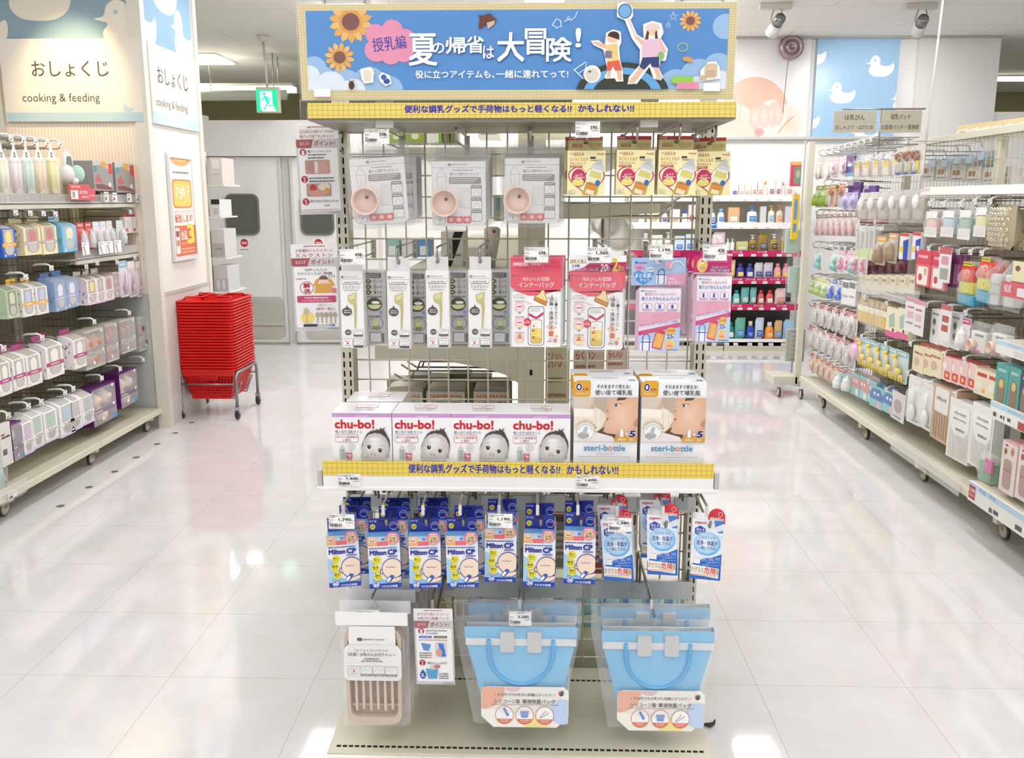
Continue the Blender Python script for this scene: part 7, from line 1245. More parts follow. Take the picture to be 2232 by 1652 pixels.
for k, (b, n_) in enumerate((((202, 838, 254, 922), 'front'), ((262, 806, 300, 884), 'rear'))): goods(-1, 'cup_set_box', 'purple box of cream cups above the deck, %s one' % n_, 'box', b, lambda t, w, h: kcup(t, w, h, .11, '5f2468', 'e0c8b4', True), 'purple cup boxes')
goods(-1, 'hanging_pack', 'white backed card pack with a red mark at the left edge of the lowest row', 'pack', (2, 920, 26, 1016), lambda t, w, h: kbox(t, w, h, .02, 'e0ddd6', lambda a: (a.dash(10, 30, 90, 36, '3a3632'), a.bars(10, 60, 50, 74), a.rect(10, 24, 40, 28, 'b83a44'))))
goods(-1, 'hanging_pack', 'pale teal clear pack standing on the deck at the left edge', 'pack', (-12, 1000, 17, 1078), lambda t, w, h: kbag(t, w, h, .1, 'bcd4d4', 'd8e0e0'))
for k, (px, py) in enumerate(((18, 904), (62, 884), (90, 875), (142, 855), (160, 846), (222, 823), (262, 803))): side_peg(-1, px, py, '%s ticketed peg of the lowest left row, counted from the camera' % ORD[k])
p = at(20, 1090, X=-2.49); t = thing('deck_fence', 'clear price fence on the deck edge at the near end of the left rack', 'fence', (-2.485, 3.75, .1)); m = MB(); m.box(-.004, -.5, 0, 0, .42, .075, 'f4f4f2', 'acrylic', .001); m.build('clear_strip', t); m = MB(); m.box(.0005, .26, .01, .0015, .33, .04, 'f6f6f4', 'card'); a = Art(m, .07, .03, 100, 40, (.0015, .26, .04), U=(0, 1, 0), mat='card'); a.dash(8, 6, 80, 12, '8a8a88'); a.rect(8, 22, 50, 36, '5a5a58'); m.build('price_ticket', t)
# ================================================================= RIGHT RACK
YR0, YR1, ZR = 3.0, 6.92, .165
rr = thing('wall_rack', 'ivory wheeled rack of baby goods along the right side of the aisle', 'rack', (2.25, 4.9, 0)); cr = (6.55, 5.66, 4.78, 3.92)
m = MB(); m.box(-.20, YR0-4.9, ZR-.03, .22, YR1-4.9, ZR, 'd3cfb8', 'satin', .003); m.build('deck', rr)
m = MB(); m.box(-.222, YR0-4.9, ZR-.04, -.2, YR1-4.9, ZR+.002, 'e0dcc8', 'satin', .004); m.build('deck_lip', rr)
m = MB()
for yy in cr: m.box(-.19, yy-4.92, .075, .2, yy-4.88, ZR-.03, 'd9d5c0', 'satin', .002)
m.build('foot_beam', rr)
for yy in cr: caster(rr, -.14, yy-4.9, .037)
m = MB(); y = YR0
while y < YR1: m.tube([(.20, y-4.9, ZR), (.20, y-4.9, 1.85)], .002, 'b9b49e', 'satin', 5); y += .05
z = ZR+.05
while z < 1.85: m.tube([(.20, YR0-4.9, z), (.20, YR1-4.9, z)], .002, 'b9b49e', 'satin', 5); z += .10
m.build('wire_back', rr)
m = MB(); m.box(.19, YR0-4.9, 1.84, .23, 6.2-4.9, 1.88, 'd9d5c2', 'satin', .003); m.build('top_rail', rr)
for yy in (6.3, 5.05, 3.9): m = MB(); m.box(.205, yy-4.925, 0, .25, yy-4.875, 1.9, 'd6d2be', 'satin', .002); m.build('upright', rr)
m = MB(); m.box(.34, YR0-4.9, .1, .36, YR1-4.9, 1.45, 'a9a48f', 'satin'); m.build('back_panel', rr)
# end post and end unit at the far end
ep = thing('end_post_unit', 'ivory end post with casters at the far end of the right rack', 'rack', (2.03, 6.97, 0))
MB().box(-.022, -.02, .075, .022, .03, 1.92, 'dad6c4', 'satin', .002).build('post', ep)
m = MB(); m.box(-.19, -.02, .09, .0, .22, .155, 'd9d5c2', 'satin', .005); m.build('foot', ep)
for a_ in ((-.15, -.05), (.0, -.12)): caster(ep, *a_, .037)
def hang(name, lab, cat, px0, py0, px1, py1, Y, d, build): x, z, w, h = place(px0, py0, px1, py1, Y); t = thing(name, lab, cat, (x, Y, z)); build(t, w, h); return t
hang('tray_pack', 'grey flat tray pack hanging low at the far end of the right rack', 'pack', 1712, 718, 1756, 788, 7.1, .05, lambda t, w, h: kbox(t, w, h, .04, 'b5b5ac', lambda a: (a.rrl(10, 6, 90, 94, 6, 3, '98988f', 'bdbdb4'), [a.rect(20, 20+q*14, 80, 23+q*14, 'a2a299') for q in range(5)])))
for k, (a0, y0, y1) in enumerate(((1704, 478, 560), (1712, 555, 648))): hang('green_bag', '%s pale green clear bag at the far end of the right rack' % ('upper', 'lower')[k], 'bag', a0, y0, 1752, y1, 7.12, .06, lambda t, w, h: kbag(t, w, h, .06, 'b9d2c4', None))
hang('game_pack', 'yellow pack with blue windows hanging on the far end post', 'pack', 1724, 424, 1744, 522, 7.05, .03, lambda t, w, h: kbox(t, w, h, .03, 'f0c930', lambda a: (a.rr(20, 10, 70, 56, 6, '6f9cd0'), a.rr(20, 64, 70, 84, 6, '6f9cd0'), a.ell(40, 2, 20, 6, 'e8a9a0'))))
hang('mirror_pack', 'pink framed pack at the top of the far end post', 'pack', 1722, 352, 1748, 406, 7.1, .03, lambda t, w, h: kbox(t, w, h, .03, 'd8506a', lambda a: (a.rect(0, 0, 100, 14, 'e8b46a'), a.rr(30, 20, 100, 92, 4, '8a9a84'), a.ell(70, 50, 20, 16, 'b9c2a8'))))
K = lambda *a_, **k: (lambda t, w, h: kcard(t, w, h, .03, *a_, **k))
def FAR(w_): return 'in %s' % w_
# ---- upper rows
row(1, 'ladle_pack', 'white round ladle pack', 'pack', (1779, 344, 1793, 390), (1797, 343, 1813, 390), 2, K('e4dfd6', 'f2efe9', 'spoon', 'dcd6cc'), 'white ladle packs', FAR('the top right row'))
row(1, 'pink_card_pack', 'pale pink card pack', 'pack', (1814, 342, 1826, 388), (1836, 340, 1848, 386), 2, K('e3cfd3', 'd8b4bb', 'toy', 'dcc2c8'), 'pale pink card packs', FAR('the top right row'))
goods(1, 'purple_card', 'dark purple card with white print in the top right row', 'pack', (1844, 336, 1862, 384), lambda t, w, h: kbox(t, w, h, .01, '463a86', lambda a: (a.dash(20, 14, 70, 26, 'c8503a'), a.rect(20, 40, 70, 56, 'd8d6e4'), a.rect(0, 84, 100, 100, '6fb0c8'))))
row(1, 'sponge_pack', 'yellow topped sponge pack', 'pack', (1856, 334, 1876, 390), (1942, 332, 1962, 388), 5, lambda t, w, h: kbag(t, w, h, .06, 'e9dcd2', 'd8e2e8', lambda a: (a.rect(0, 0, 100, 46, 'ecd26a'), a.ell(40, 20, 14, 10, 'cfa83a'))), 'yellow topped sponge packs', FAR('the top right row'))
row(1, 'brush_pack', 'clear pack with a blue and yellow brush', 'pack', (1952, 322, 1976, 384), (1984, 316, 2014, 382), 3, lambda t, w, h: (kcard(t, w, h, .03, 'e6e4e0', '8f5f3c', 'brush', 'd8d5d0'), MB().box(-w*.3, -.012, h*.06, -w*.08, .002, h*.42, '2f6fd0', 'satin', .003).build('handle', t), MB().box(w*.0, -.010, h*.16, w*.16, .002, h*.5, 'e8cf4a', 'satin', .003).build('yellow_tip', t)), 'blue brush packs', FAR('the brush row'))
for k in range(7):
    p = at(2126-k*26, 308+(k % 2)*4-k*2.2+8*k*.9, X=2.40); m = MB(); L = .42
    m.tube([(0, 0, -.03), (0, -.01, .0), (0, -L, 0), (0, -L-.004, .022)], .003, 'c9c9c6', 'chrome', 6); m.tube([(0, 0, -.055), (0, -L+.05, -.055), (0, -L+.02, -.04)], .003, 'c9c9c6', 'chrome', 6); m.box(-.03, -.005, -.1, .03, .004, -.045, 'aebfcb', 'satin', .002)
    m.thing('long_hook', 'long bare chrome double hook at the top of the right rack, %s from the camera' % ORD[k], 'hook', (2.44, p.y, p.z), RZR, 'long bare hooks')
for k in range(9): side_peg(1, 1786+k*14, 331-k*3.4, 'top row peg of the right rack, %s from the far end' % ORD[k], .3)
row(1, 'puree_pack', 'green card pack', 'pack', (1778, 405, 1792, 452), (1794, 403, 1808, 452), 2, K('a8bf5a', '8aa62e', 'bottle', '6f9430'), 'green card packs', FAR('the second right row'), behind=1)
row(1, 'orange_pack', 'orange brown card pack', 'pack', (1806, 402, 1819, 452), (1826, 400, 1840, 452), 2, K('d9a88a', 'b8653a', 'brush', 'b4703f'), 'orange card packs', FAR('the second right row'))
row(1, 'soother_pack', 'lavender pacifier pack', 'pack', (1836, 420, 1850, 456), (1852, 418, 1868, 456), 2, K('cfc6e4', 'b5a8dc', 'pacifier', '9a7fc4'), 'lavender pacifier packs', FAR('the second right row'))
row(1, 'purple_card', 'big purple card pack', 'pack', (1850, 402, 1872, 452), (1882, 400, 1908, 462), 2, lambda t, w, h: kbox(t, w, h, .02, '7a4aa8', lambda a: (a.rect(0, 0, 40, 12, 'd8d4e0'), a.dash(50, 30, 96, 40, 'b49ad0'))), 'purple card packs', FAR('the second right row'), dx=.1)
row(1, 'brush_bag', 'clear bag with a white headed brush', 'pack', (1868, 412, 1892, 484), (1982, 420, 2016, 486), 6, lambda t, w, h: (kbag(t, w, h, .05, 'b5aca2', 'cfcbc6'), MB().ball(0, -.01, h*.62, w*.10, 'f4f3f1', 'satin', 10, sz=1.9).build('brush_head', t)), 'white headed brush bags', FAR('the brush bag row'))
row(1, 'red_card', 'plain red card', 'card', (1876, 476, 1900, 492), (1910, 476, 1936, 490), 2, lambda t, w, h: kbox(t, w, h, .004, 'c83a36'), 'red cards', FAR('the strip below the brush bags'), dx=.08)
for i, (b, col, n_) in enumerate((((2012, 456, 2046, 518), 'e3c4bb', 'pink'), ((2048, 454, 2083, 518), 'b9d0dc', 'pale blue'), ((2085, 452, 2119, 524), '9dbfae', 'sage'), ((2120, 446, 2153, 518), 'e9e6a8', 'yellow'))):
    goods(1, 'soother_case', 'clear pack with a %s soother case and white card' % n_, 'pack', b, lambda t, w, h: (kbag(t, w, h, .06, col, None, lambda a: a.rr(6, 10, 94, 60, 10, col)), MB().box(-w*.42, .002, h*.02, w*.38, .004, h*.36, 'eceae8', 'card').build('white_card', t), MB().box(-w*.4, .004, h*.64, w*.3, .006, h*.92, 'f3f2f0', 'card').build('top_card', t)))
    goods(1, 'soother_case', 'clear soother case pack hanging right behind the %s one' % n_, 'pack', b, lambda t, w, h: kbag(t, w, h, .06, 'e0dcd8', 'e6e4e2'), dx=.1)
    side_peg(1, (2026, 2056, 2092, 2124)[i], (442, 443, 443, 438)[i], 'white ticketed peg over the %s soother case' % n_)
def net(t, w, h):
    m = MB(); m.pouch(-w/2, 0, w/2, h, .09, 'bdb294', 'satin', yc=.04, nu=8, nv=8, wr=.25); m.build('cloth', t); m = MB()
    for i in range(7):
        for j in range(8):
            u, v = (i+.5+(j % 2)*.5)/7.5-.5, (j+.5)/9; k = .045*(max(0, (1-(2*u)**4)*(1-(2*v-1)**4)))**.55; m.tube([(u*w, .036-k, v*h+.004), (u*w+w*.055, .036-k, (v+.055)*h), (u*w, .036-k, (v+.10)*h), (u*w-w*.055, .036-k, (v+.055)*h), (u*w, .036-k, v*h+.004)], .0032, 'f0ead8', 'matte', 4)
    m.build('netting', t)
goods(1, 'net_bag', 'tan net bag hanging beside the yellow soother case', 'bag', (2148, 446, 2194, 544), net); goods(1, 'net_bag', 'tan net bag at the right edge behind the first net bag', 'bag', (2192, 500, 2230, 548), net, dx=.1); side_peg(1, 2158, 437, 'white ticketed peg over the tan net bag')
# middle right shelf with an ivory lip and what stands behind the wire
p, q = at(2010, 412, X=2.12), at(2205, 398, X=2.12)
t = thing('shelf', 'ivory shelf with a slanted lip high in the right rack above the soother cases', 'shelf', (2.3, 4.75, p.z-.01)); m = MB(); m.box(-.17, -.72, -.01, .15, p.y-4.75, 0, 'cfcab4', 'satin', .002); m.build('board', t); m = MB(); m.prism([(-.19, -.022), (-.17, -.026), (-.16, .016), (-.168, .02)], -.72, p.y-4.75, 'e4e0ce', 'satin'); m.build('lip', t)
for k in range(6): goods(1, 'wipes_carton', 'white and brown carton behind the wire of the right rack, %s from the camera' % ORD[k], 'box', (2176-k*34, 366-k*2, 2206-k*34, 402-k*2), lambda t, w, h: kbox(t, w, h, .1, 'e6e2da', lambda a: (a.rr(10, 30, 60, 60, 6, 'b08a6a'), a.dash(10, 76, 90, 86, '8a8a86'))), 'white and brown cartons', dx=.42)
for k in range(5): goods(1, 'nappy_pack', 'pale teal soft pack behind the wire of the right rack, %s from the camera' % ORD[k], 'pack', (2140-k*30, 328+k*3, 2168-k*30, 366+k*2), lambda t, w, h: kbag(t, w, h, .1, 'b5ccd0', 'c9dbe2', lambda a: (a.dash(10, 20, 90, 34, '8fb0bc'), a.ell(60, 70, 20, 20, 'cfae6a'))), 'teal soft packs', dx=.42)
for k in range(6): goods(1, 'pad_carton', 'white nursing pad carton on top of the right rack, %s from the camera' % ORD[k], 'box', (2206-k*24, 258+k*3, 2229-k*24, 294+k*2), lambda t, w, h: kbox(t, w, h, .16, 'eeece4', lambda a: (a.poly([(0, 0), (100, 0), (100, 24), (0, 36)], 'e4cf9a'), a.rr(20, 44, 80, 64, 8, 'b5846a'), a.dash(10, 76, 90, 84, '9a9a96'))), 'nursing pad cartons', dx=.36)
# ---- third and fourth rows
row(1, 'spoon_pack', 'small pink spoon pack', 'pack', (1776, 466, 1788, 514), (1852, 464, 1866, 516), 7, K('d9cfc6', 'd49aa0', 'spoon', '8a6a64'), 'small pink spoon packs', FAR('the pink spoon row'))
row(1, 'flask_box', 'silver and green flask carton', 'box', (1864, 502, 1876, 568), (1892, 502, 1907, 568), 4, lambda t, w, h: kbox(t, w, h, .05, 'cfcfcb', lambda a: (a.rect(30, 4, 70, 60, 'b5b5b1'), a.rect(20, 62, 80, 96, 'cfdc9a'))), 'flask cartons', FAR('the flask row'))
row(1, 'brown_bottle', 'brown drinking bottle pack', 'pack', (1910, 512, 1928, 578), (1934, 510, 1954, 574), 2, K('c9b9a4', 'a58a6c', 'bottle', 'e0a03a'), 'brown bottle packs', FAR('the flask row'))
row(1, 'toothpaste_box', 'blue and white box with a yellow spot', 'box', (1962, 508, 1978, 566), (1988, 506, 2006, 566), 2, lambda t, w, h: kbox(t, w, h, .03, 'e9e9ec', lambda a: (a.poly([(40, 30), (100, 20), (100, 100), (50, 100)], '2a4cb0'), a.rect(0, 0, 100, 12, 'd8503f'), a.ell(26, 62, 22, 12, 'f0d040'))), 'blue and white boxes', FAR('the flask row'))
row(1, 'teething_toy', 'small teething toy pack', 'pack', (1778, 540, 1794, 590), (1852, 546, 1872, 602), 3, K('e4e4e0', '7fc4bf', 'toy', 'c9d2cf'), 'teal teething packs', FAR('the teal toy row')); row(1, 'rattle_pack', 'small pink rattle pack', 'pack', (1828, 544, 1842, 594), (1876, 550, 1890, 600), 4, K('e9d8dc', 'e08aa4', 'toy', 'e8a0b0'), 'pink rattle packs', FAR('the teal toy row'))
row(1, 'dark_pink_pack', 'dark pink pack in shade', 'pack', (1888, 562, 1904, 602), (1958, 560, 1976, 600), 5, K('8a4a5a', 'a83a5c', 'pacifier', '6a2a3c'), 'dark pink packs', FAR('the row over the fence'), dx=.12)
t = thing('shelf', 'shelf with a long clear slanted fence in the middle of the right rack', 'shelf', (2.2, 5.15, at(1930, 640, X=2.08).z)); y0_, y1_ = at(1996, 640, X=2.08).y-5.15, at(1864, 628, X=2.08).y-5.15
m = MB(); m.box(-.10, y0_, -.012, .2, y1_, 0, 'c9c5b4', 'satin', .002); m.build('board', t); m = MB(); m.prism([(-.10, -.03), (-.125, -.03), (-.10, .055), (-.096, .055)], y0_, y1_, 'dedede', 'frost'); m.build('clear_price_fence', t)
row(1, 'milk_carton', 'small cream carton on the fenced shelf', 'box', (1878, 596, 1896, 634), (1970, 604, 1994, 640), 6, lambda t, w, h: kbox(t, w, h, .06, 'e0d8c0', lambda a: (a.rect(10, 10, 50, 60, 'cfc4a4'), a.dash(56, 20, 92, 40, '8a8068'))), 'cream cartons on the fenced shelf', FAR('the front line'), behind=1, step=.08)
PK = lambda a: (a.rect(0, 0, 100, 40, 'd8485c'), a.dash(14, 14, 80, 24, 'f3d0d4'), a.rr(14, 46, 86, 96, 8, 'f1eeea'), a.ell(36, 76, 14, 10, 'd04a58'), a.poly([(60, 50), (76, 50), (72, 70), (64, 70)], 'd8a04a'))
goods(1, 'liner_bag_pack', 'red and white liner bag pack hanging in the right rack', 'pack', (1996, 544, 2028, 624), lambda t, w, h: kbox(t, w, h, .015, 'e4606a', PK)); goods(1, 'liner_bag_pack', 'paler red and white liner bag pack behind a white card in the right rack', 'pack', (2030, 548, 2062, 632), lambda t, w, h: kbox(t, w, h, .015, 'dc8a90', PK))
goods(1, 'info_card', 'white information card hanging over the red liner bags of the right rack', 'card', (2046, 538, 2072, 616), lambda t, w, h: kbox(t, w, h, .003, 'ece9e8', lambda a: (a.rect(0, 0, 100, 20, 'c8606c'), a.rr(20, 26, 80, 50, 6, 'd8a0a8'), a.rect(16, 60, 84, 92, 'a9a9a6'))), dx=-.04)
row(1, 'purple_pack', 'purple edged pack', 'pack', (2064, 552, 2080, 626), (2088, 556, 2104, 628), 4, lambda t, w, h: kbox(t, w, h, .02, '8f4a86', lambda a: a.rect(20, 30, 80, 90, 'c98ab8')), 'purple edged packs', FAR('the purple stack'), dx=.04)
def rainbow(t, w, h):
    m = MB(); m.box(-w*.42, .0, h*.55, w*.42, .07, h*.9, 'd8432c', 'gloss', .01); m.build('red_block', t); m = MB(); m.box(-w*.44, .0, h*.28, w*.44, .07, h*.56, 'd2cc3a', 'gloss', .01); m.build('yellow_block', t); m = MB(); m.box(-w*.46, .0, h*.03, w*.46, .07, h*.29, '4aa6c8', 'gloss', .01); m.build('blue_block', t)
    m = MB(); a = front(m, w, h, 100, 160, y=.0); a.ring(50, 44, 16, 5, 'f0a08a'); a.ring(50, 92, 15, 5, 'f0e88a'); a.rr(24, 2, 76, 16, 3, 'e9d83a'); a.dash(28, 5, 72, 12, '5a4a2a'); m.build('print', t); m = MB(); m.pouch(-w/2, 0, w/2, h, .1, 'f6f6f6', 'film', yc=.03, nu=6, nv=8, wr=.25, flat_top=.1); m.build('film', t)
row(1, 'stacking_toy', 'rainbow stacking toy in a clear bag', 'toy', (2088, 566, 2124, 670), (2128, 562, 2162, 664), 2, rainbow, 'rainbow stacking toys', FAR('the pair')); goods(1, 'soft_bag', 'lilac clear bag hanging left of the rainbow toys', 'bag', (2080, 572, 2102, 642), lambda t, w, h: kbag(t, w, h, .06, 'd6cbe0', None), dx=.08)
row(1, 'bottle_bag', 'clear bag of white bottle parts', 'bag', (2152, 566, 2180, 676), (2182, 568, 2214, 682), 2, lambda t, w, h: kbag(t, w, h, .08, 'd6d8d8', None, lambda a: (a.rect(0, 30, 100, 36, 'b9bcbc'), a.rect(0, 62, 100, 68, 'b9bcbc'))), 'clear bottle bags', FAR('the pair beside the red sign'))
sign_plate('red brand sign with white lettering at the right edge of the picture', (2182, 616, 2240, 650), 'd65a66', 2.02, lambda a: (a.txt('NUK', 12, 8, 40, 28, 'f6eaea', .05), a.rect(62, 12, 96, 34, 'ece8e8')), RZR)
goods(1, 'yellow_card', 'cream and dark red leaflet above the red brand sign', 'card', (2206, 570, 2236, 622), lambda t, w, h: kbox(t, w, h, .004, 'e9e3b8', lambda a: (a.rect(0, 86, 100, 100, '9a3a4a'), a.ell(40, 30, 18, 12, '8a5a5a'))))
for k in range(7): side_peg(1, 1772+k*14, 531+k*2.2, 'ticketed peg over the teal toy row, %s from the far end' % ORD[k]); side_peg(1, 1780+k*13.5, 462+k*.6, 'ticketed peg over the pink spoon row, %s from the far end' % ORD[k])
for k in range(4): side_peg(1, 1797+k*16, 396+k*1.5, 'ticketed peg over the second right row, %s from the far end' % ORD[k]); side_peg(1, 1868+k*17, 494+k*1, 'ticketed peg over the flask row, %s from the far end' % ORD[k])
for k, (px, py) in enumerate(((2001, 540), (2024, 540), (2050, 543), (2088, 548), (2115, 548), (2140, 550))): side_peg(1, px, py, 'ticketed peg over the red liner bags and rainbow toys, %s from the far end' % ORD[k])
# ---- lower rows
row(1, 'rattle_pack', 'green and yellow rattle pack', 'pack', (1766, 604, 1782, 642), (1792, 608, 1810, 652), 3, K('e4e6d8', 'a8c86a', 'toy', 'e0cf4a'), 'green rattle packs', FAR('the blue rattle row')); row(1, 'rattle_pack', 'blue rattle pack', 'pack', (1806, 608, 1822, 656), (1824, 612, 1840, 660), 2, K('d8dde4', '3a6fd0', 'toy', '5a7ab8'), 'blue rattle packs', FAR('the blue rattle row')); row(1, 'soother_box', 'white soother box', 'box', (1836, 612, 1850, 664), (1848, 612, 1866, 666), 2, lambda t, w, h: kbox(t, w, h, .04, 'efeeec', lambda a: (a.rect(10, 6, 90, 30, '8a8a86'), a.dash(20, 60, 80, 70, 'a9a9a6'))), 'white soother boxes', FAR('the blue rattle row'))
GR = K('dcd8d4', 'cfcac4', 'pacifier', 'c25a58')
row(1, 'pacifier_pack', 'grey and red pacifier pack', 'pack', (1772, 662, 1790, 708), (1842, 680, 1868, 734), 5, GR, 'grey red pacifiers, upper row', FAR('the upper pacifier row'), behind=1)
row(1, 'pacifier_pack', 'grey and red pacifier pack', 'pack', (1764, 714, 1782, 758), (1838, 742, 1866, 800), 6, GR, 'grey red pacifiers, middle row', FAR('the middle pacifier row'), behind=1)
row(1, 'pacifier_pack', 'grey and orange pacifier pack', 'pack', (1766, 772, 1782, 812), (1812, 796, 1832, 842), 5, K('d9d5d0', 'd9b594', 'pacifier', 'b8504c'), 'grey orange pacifiers, lowest row', FAR('the lowest pacifier row'))
row(1, 'teal_pacifier', 'teal and white pacifier pack', 'pack', (1824, 800, 1840, 850), (1842, 806, 1860, 856), 2, K('8fcaca', 'eef0f0', 'bottle', 'c23a3a'), 'teal pacifier packs', FAR('the lowest pacifier row'))
YB = lambda t, w, h: kbag(t, w, h, .06, 'e3c14e', 'c9a04a', lambda a: (a.rect(0, 0, 100, 30, 'f4eed8'), a.ring(50, 66, 22, 5, 'efdc8a')))
row(1, 'yellow_pouch', 'golden yellow pouch', 'bag', (1866, 648, 1884, 708), (1912, 660, 1934, 724), 5, YB, 'golden pouches', FAR('the golden row'), behind=1)
row(1, 'cutlery_box', 'cream and pink cutlery carton', 'box', (1934, 670, 1956, 736), (1954, 672, 1982, 740), 2, lambda t, w, h: kbox(t, w, h, .05, 'ece4c4', lambda a: (a.rect(0, 80, 100, 100, 'e06a9c'), a.poly([(20, 30), (60, 16), (70, 60), (30, 70)], 'a9c4b4'), a.ell(60, 74, 8, 6, '5a4a44'))), 'cream pink cartons', FAR('the golden row'))
row(1, 'info_card', 'long white hanging card with pink print', 'card', (1974, 648, 1995, 724), (1990, 654, 2014, 732), 2, lambda t, w, h: kbox(t, w, h, .004, 'eae7e8', lambda a: (a.rect(0, 0, 100, 12, 'd8a0ac'), a.dash(20, 24, 80, 32, 'c86a80'), a.rr(20, 40, 80, 60, 6, 'dcbcc4'), a.dash(20, 70, 80, 78, '9a9a9a'))), 'white hanging cards', FAR('the golden row'), dx=-.05)
row(1, 'spoon_box', 'white spoon carton with green spots', 'box', (2028, 676, 2048, 750), (2070, 680, 2096, 762), 3, lambda t, w, h: kbox(t, w, h, .05, 'eceae8', lambda a: (a.ell(40, 36, 16, 10, '6a7a5a'), a.ell(40, 66, 14, 9, '8a8a7a'), a.dash(14, 10, 80, 16, '7a7a78'))), 'white spoon cartons', FAR('the spoon carton row')); goods(1, 'info_card', 'white card with red photos over the spoon cartons', 'card', (2048, 664, 2072, 744), lambda t, w, h: kbox(t, w, h, .004, 'ebe6e6', lambda a: (a.rect(0, 0, 100, 14, 'c86a74'), a.rr(20, 30, 80, 48, 5, 'b8605c'), a.rr(20, 56, 80, 74, 5, 'b8605c'))), dx=-.04)
goods(1, 'bottle_pack', 'white bottle pack with a blue and pink foot beside the peach cup bags', 'pack', (2090, 692, 2112, 764), K('e9e4e6', 'f3f1f0', 'bottle', 'd83a8a'))
row(1, 'zip_bag', 'clear bag with a peach cup on a white card', 'bag', (2106, 700, 2154, 776), (2154, 708, 2196, 784), 2, lambda t, w, h: (kbag(t, w, h, .06, 'ecebea', None, lambda a: (a.rect(30, 12, 86, 24, '8a8a88'), a.rr(30, 88, 70, 98, 3, 'd8605a'))), MB().lathe([(w*.03, .0), (w*.13, -.002), (w*.14, -.03), (w*.125, -.03), (w*.11, -.008), (.001, -.005)], 'f0cdbc', 'silicone', 18, (-w*.12, .0, h*.32), axis='y').build('silicone_cup', t)), 'peach cup bags of the right rack', FAR('the pair'))
row(1, 'giraffe_pack', 'yellow giraffe teether pack', 'toy', (1872, 736, 1896, 800), (1946, 764, 1978, 834), 5, K('bfd8dc', 'efcf3a', 'giraffe', '8fc0cc'), 'giraffe packs', FAR('the giraffe row')); goods(1, 'pink_pack', 'pink pack at the far end of the giraffe row', 'pack', (1858, 734, 1876, 786), K('d88ab8', 'e8c0d4', 'round', 'c9a04a'))
CRB = lambda t, w, h: kbox(t, w, h, .07, 'e6dcb8', lambda a: (a.ell(40, 60, 24, 18, 'd8b89a'), a.dash(14, 20, 86, 30, 'b8605a')), tab='c8503a')
row(1, 'cream_box', 'cream carton with a red tab', 'box', (1988, 756, 2014, 812), (2024, 762, 2054, 822), 3, CRB, 'cream red tab cartons', FAR('the cream carton row'))
PB_ = lambda t, w, h: kbox(t, w, h, .06, 'ecc9c6', lambda a: (a.ell(36, 40, 18, 14, 'f4ecea'), a.rr(40, 60, 90, 92, 6, 'd8504f'), a.ell(64, 76, 12, 9, 'efc27a')), top='c8504e')
row(1, 'pink_box', 'pink carton with a red lid edge', 'box', (2050, 776, 2074, 830), (2100, 788, 2130, 848), 4, PB_, 'pink red edged cartons', FAR('the pink carton row')); row(1, 'cream_box', 'cream carton with a red stripe', 'box', (2126, 804, 2150, 862), (2148, 812, 2178, 872), 2, lambda t, w, h: kbox(t, w, h, .06, 'ece0c4', lambda a: (a.rect(20, 14, 100, 28, 'c8504e'), a.ell(40, 60, 20, 14, 'f4eee0'), a.ell(74, 80, 12, 8, 'efb45a'))), 'cream red stripe cartons', FAR('the pink carton row'))
TB = lambda c1, c2: (lambda t, w, h: kbox(t, w, h, .05, '8fcaca', lambda a: (a.poly([(0, 40), (20, 10), (80, 10), (100, 40), (100, 62), (0, 62)], c1), a.ell(36, 34, 9, 7, 'f2efec'), a.ell(64, 34, 9, 7, 'f2efec'), a.rr(60, 66, 92, 94, 5, c2)), tab=c1))
row(1, 'soap_box', 'small pink and teal carton', 'box', (1854, 814, 1874, 862), (1888, 828, 1910, 880), 3, TB('cf9f9c', 'f0e0e0'), 'small pink teal cartons', FAR('the lowest right row')); row(1, 'soap_box', 'small blue and teal carton', 'box', (1896, 842, 1924, 890), (1926, 852, 1948, 902), 2, TB('6a8ac4', 'e4c0c8'), 'small blue teal cartons', FAR('the lowest right row'))
goods(1, 'info_card', 'white hanging card with a grey picture at the lowest right row', 'card', (1942, 854, 1972, 918), lambda t, w, h: kbox(t, w, h, .004, 'dcd6d6', lambda a: (a.ell(50, 50, 30, 24, 'b9adb2'), a.dash(20, 84, 80, 92, '8a8a8a'))))
row(1, 'ladle_set', 'white spoon and ladle set', 'pack', (1978, 820, 2006, 926), (2006, 826, 2036, 940), 2, lambda t, w, h: (kcard(t, w, h, .03, 'eeedec', 'f4f3f1', 'spoon', 'e3e1df')), 'white ladle sets', FAR('the white ladle row'), behind=3, step=.04)
goods(1, 'drying_tray', 'beige slatted drying tray hanging in the right rack', 'tray', (2030, 842, 2082, 968), lambda t, w, h: kbox(t, w, h, .1, 'c9ac8e', lambda a: ([a.rect(12+q*11, 50, 17+q*11, 94, 'a98a6c') for q in range(7)], a.rr(10, 4, 70, 48, 6, 'efedeb'), a.dash(18, 20, 60, 28, '8a8a88'))))
WT = lambda t, w, h: kbox(t, w, h, .05, 'efeeea', lambda a: ([a.rect(10+q*8, 52, 13+q*8, 96, 'd4d2cc') for q in range(11)], a.poly([(8, 12), (92, 10), (94, 44), (76, 58), (30, 58), (10, 44)], 'f8f8f7'), a.dash(26, 20, 76, 25, '8a8a88'), a.dash(22, 30, 80, 34, '9a9a98'), a.dash(36, 46, 76, 51, '6a6a68')))
row(1, 'drying_rack_pack', 'big white slatted drying rack pack', 'pack', (2072, 872, 2108, 1008), (2110, 880, 2168, 1026), 2, WT, 'white drying rack packs', FAR('the white rack pair')); row(1, 'drying_rack_pack', 'white drying rack pack stacked behind the front pair', 'pack', (2118, 884, 2172, 1000), (2150, 890, 2200, 1000), 3, WT, 'white drying rack stack', FAR('the stack'), dx=.12)
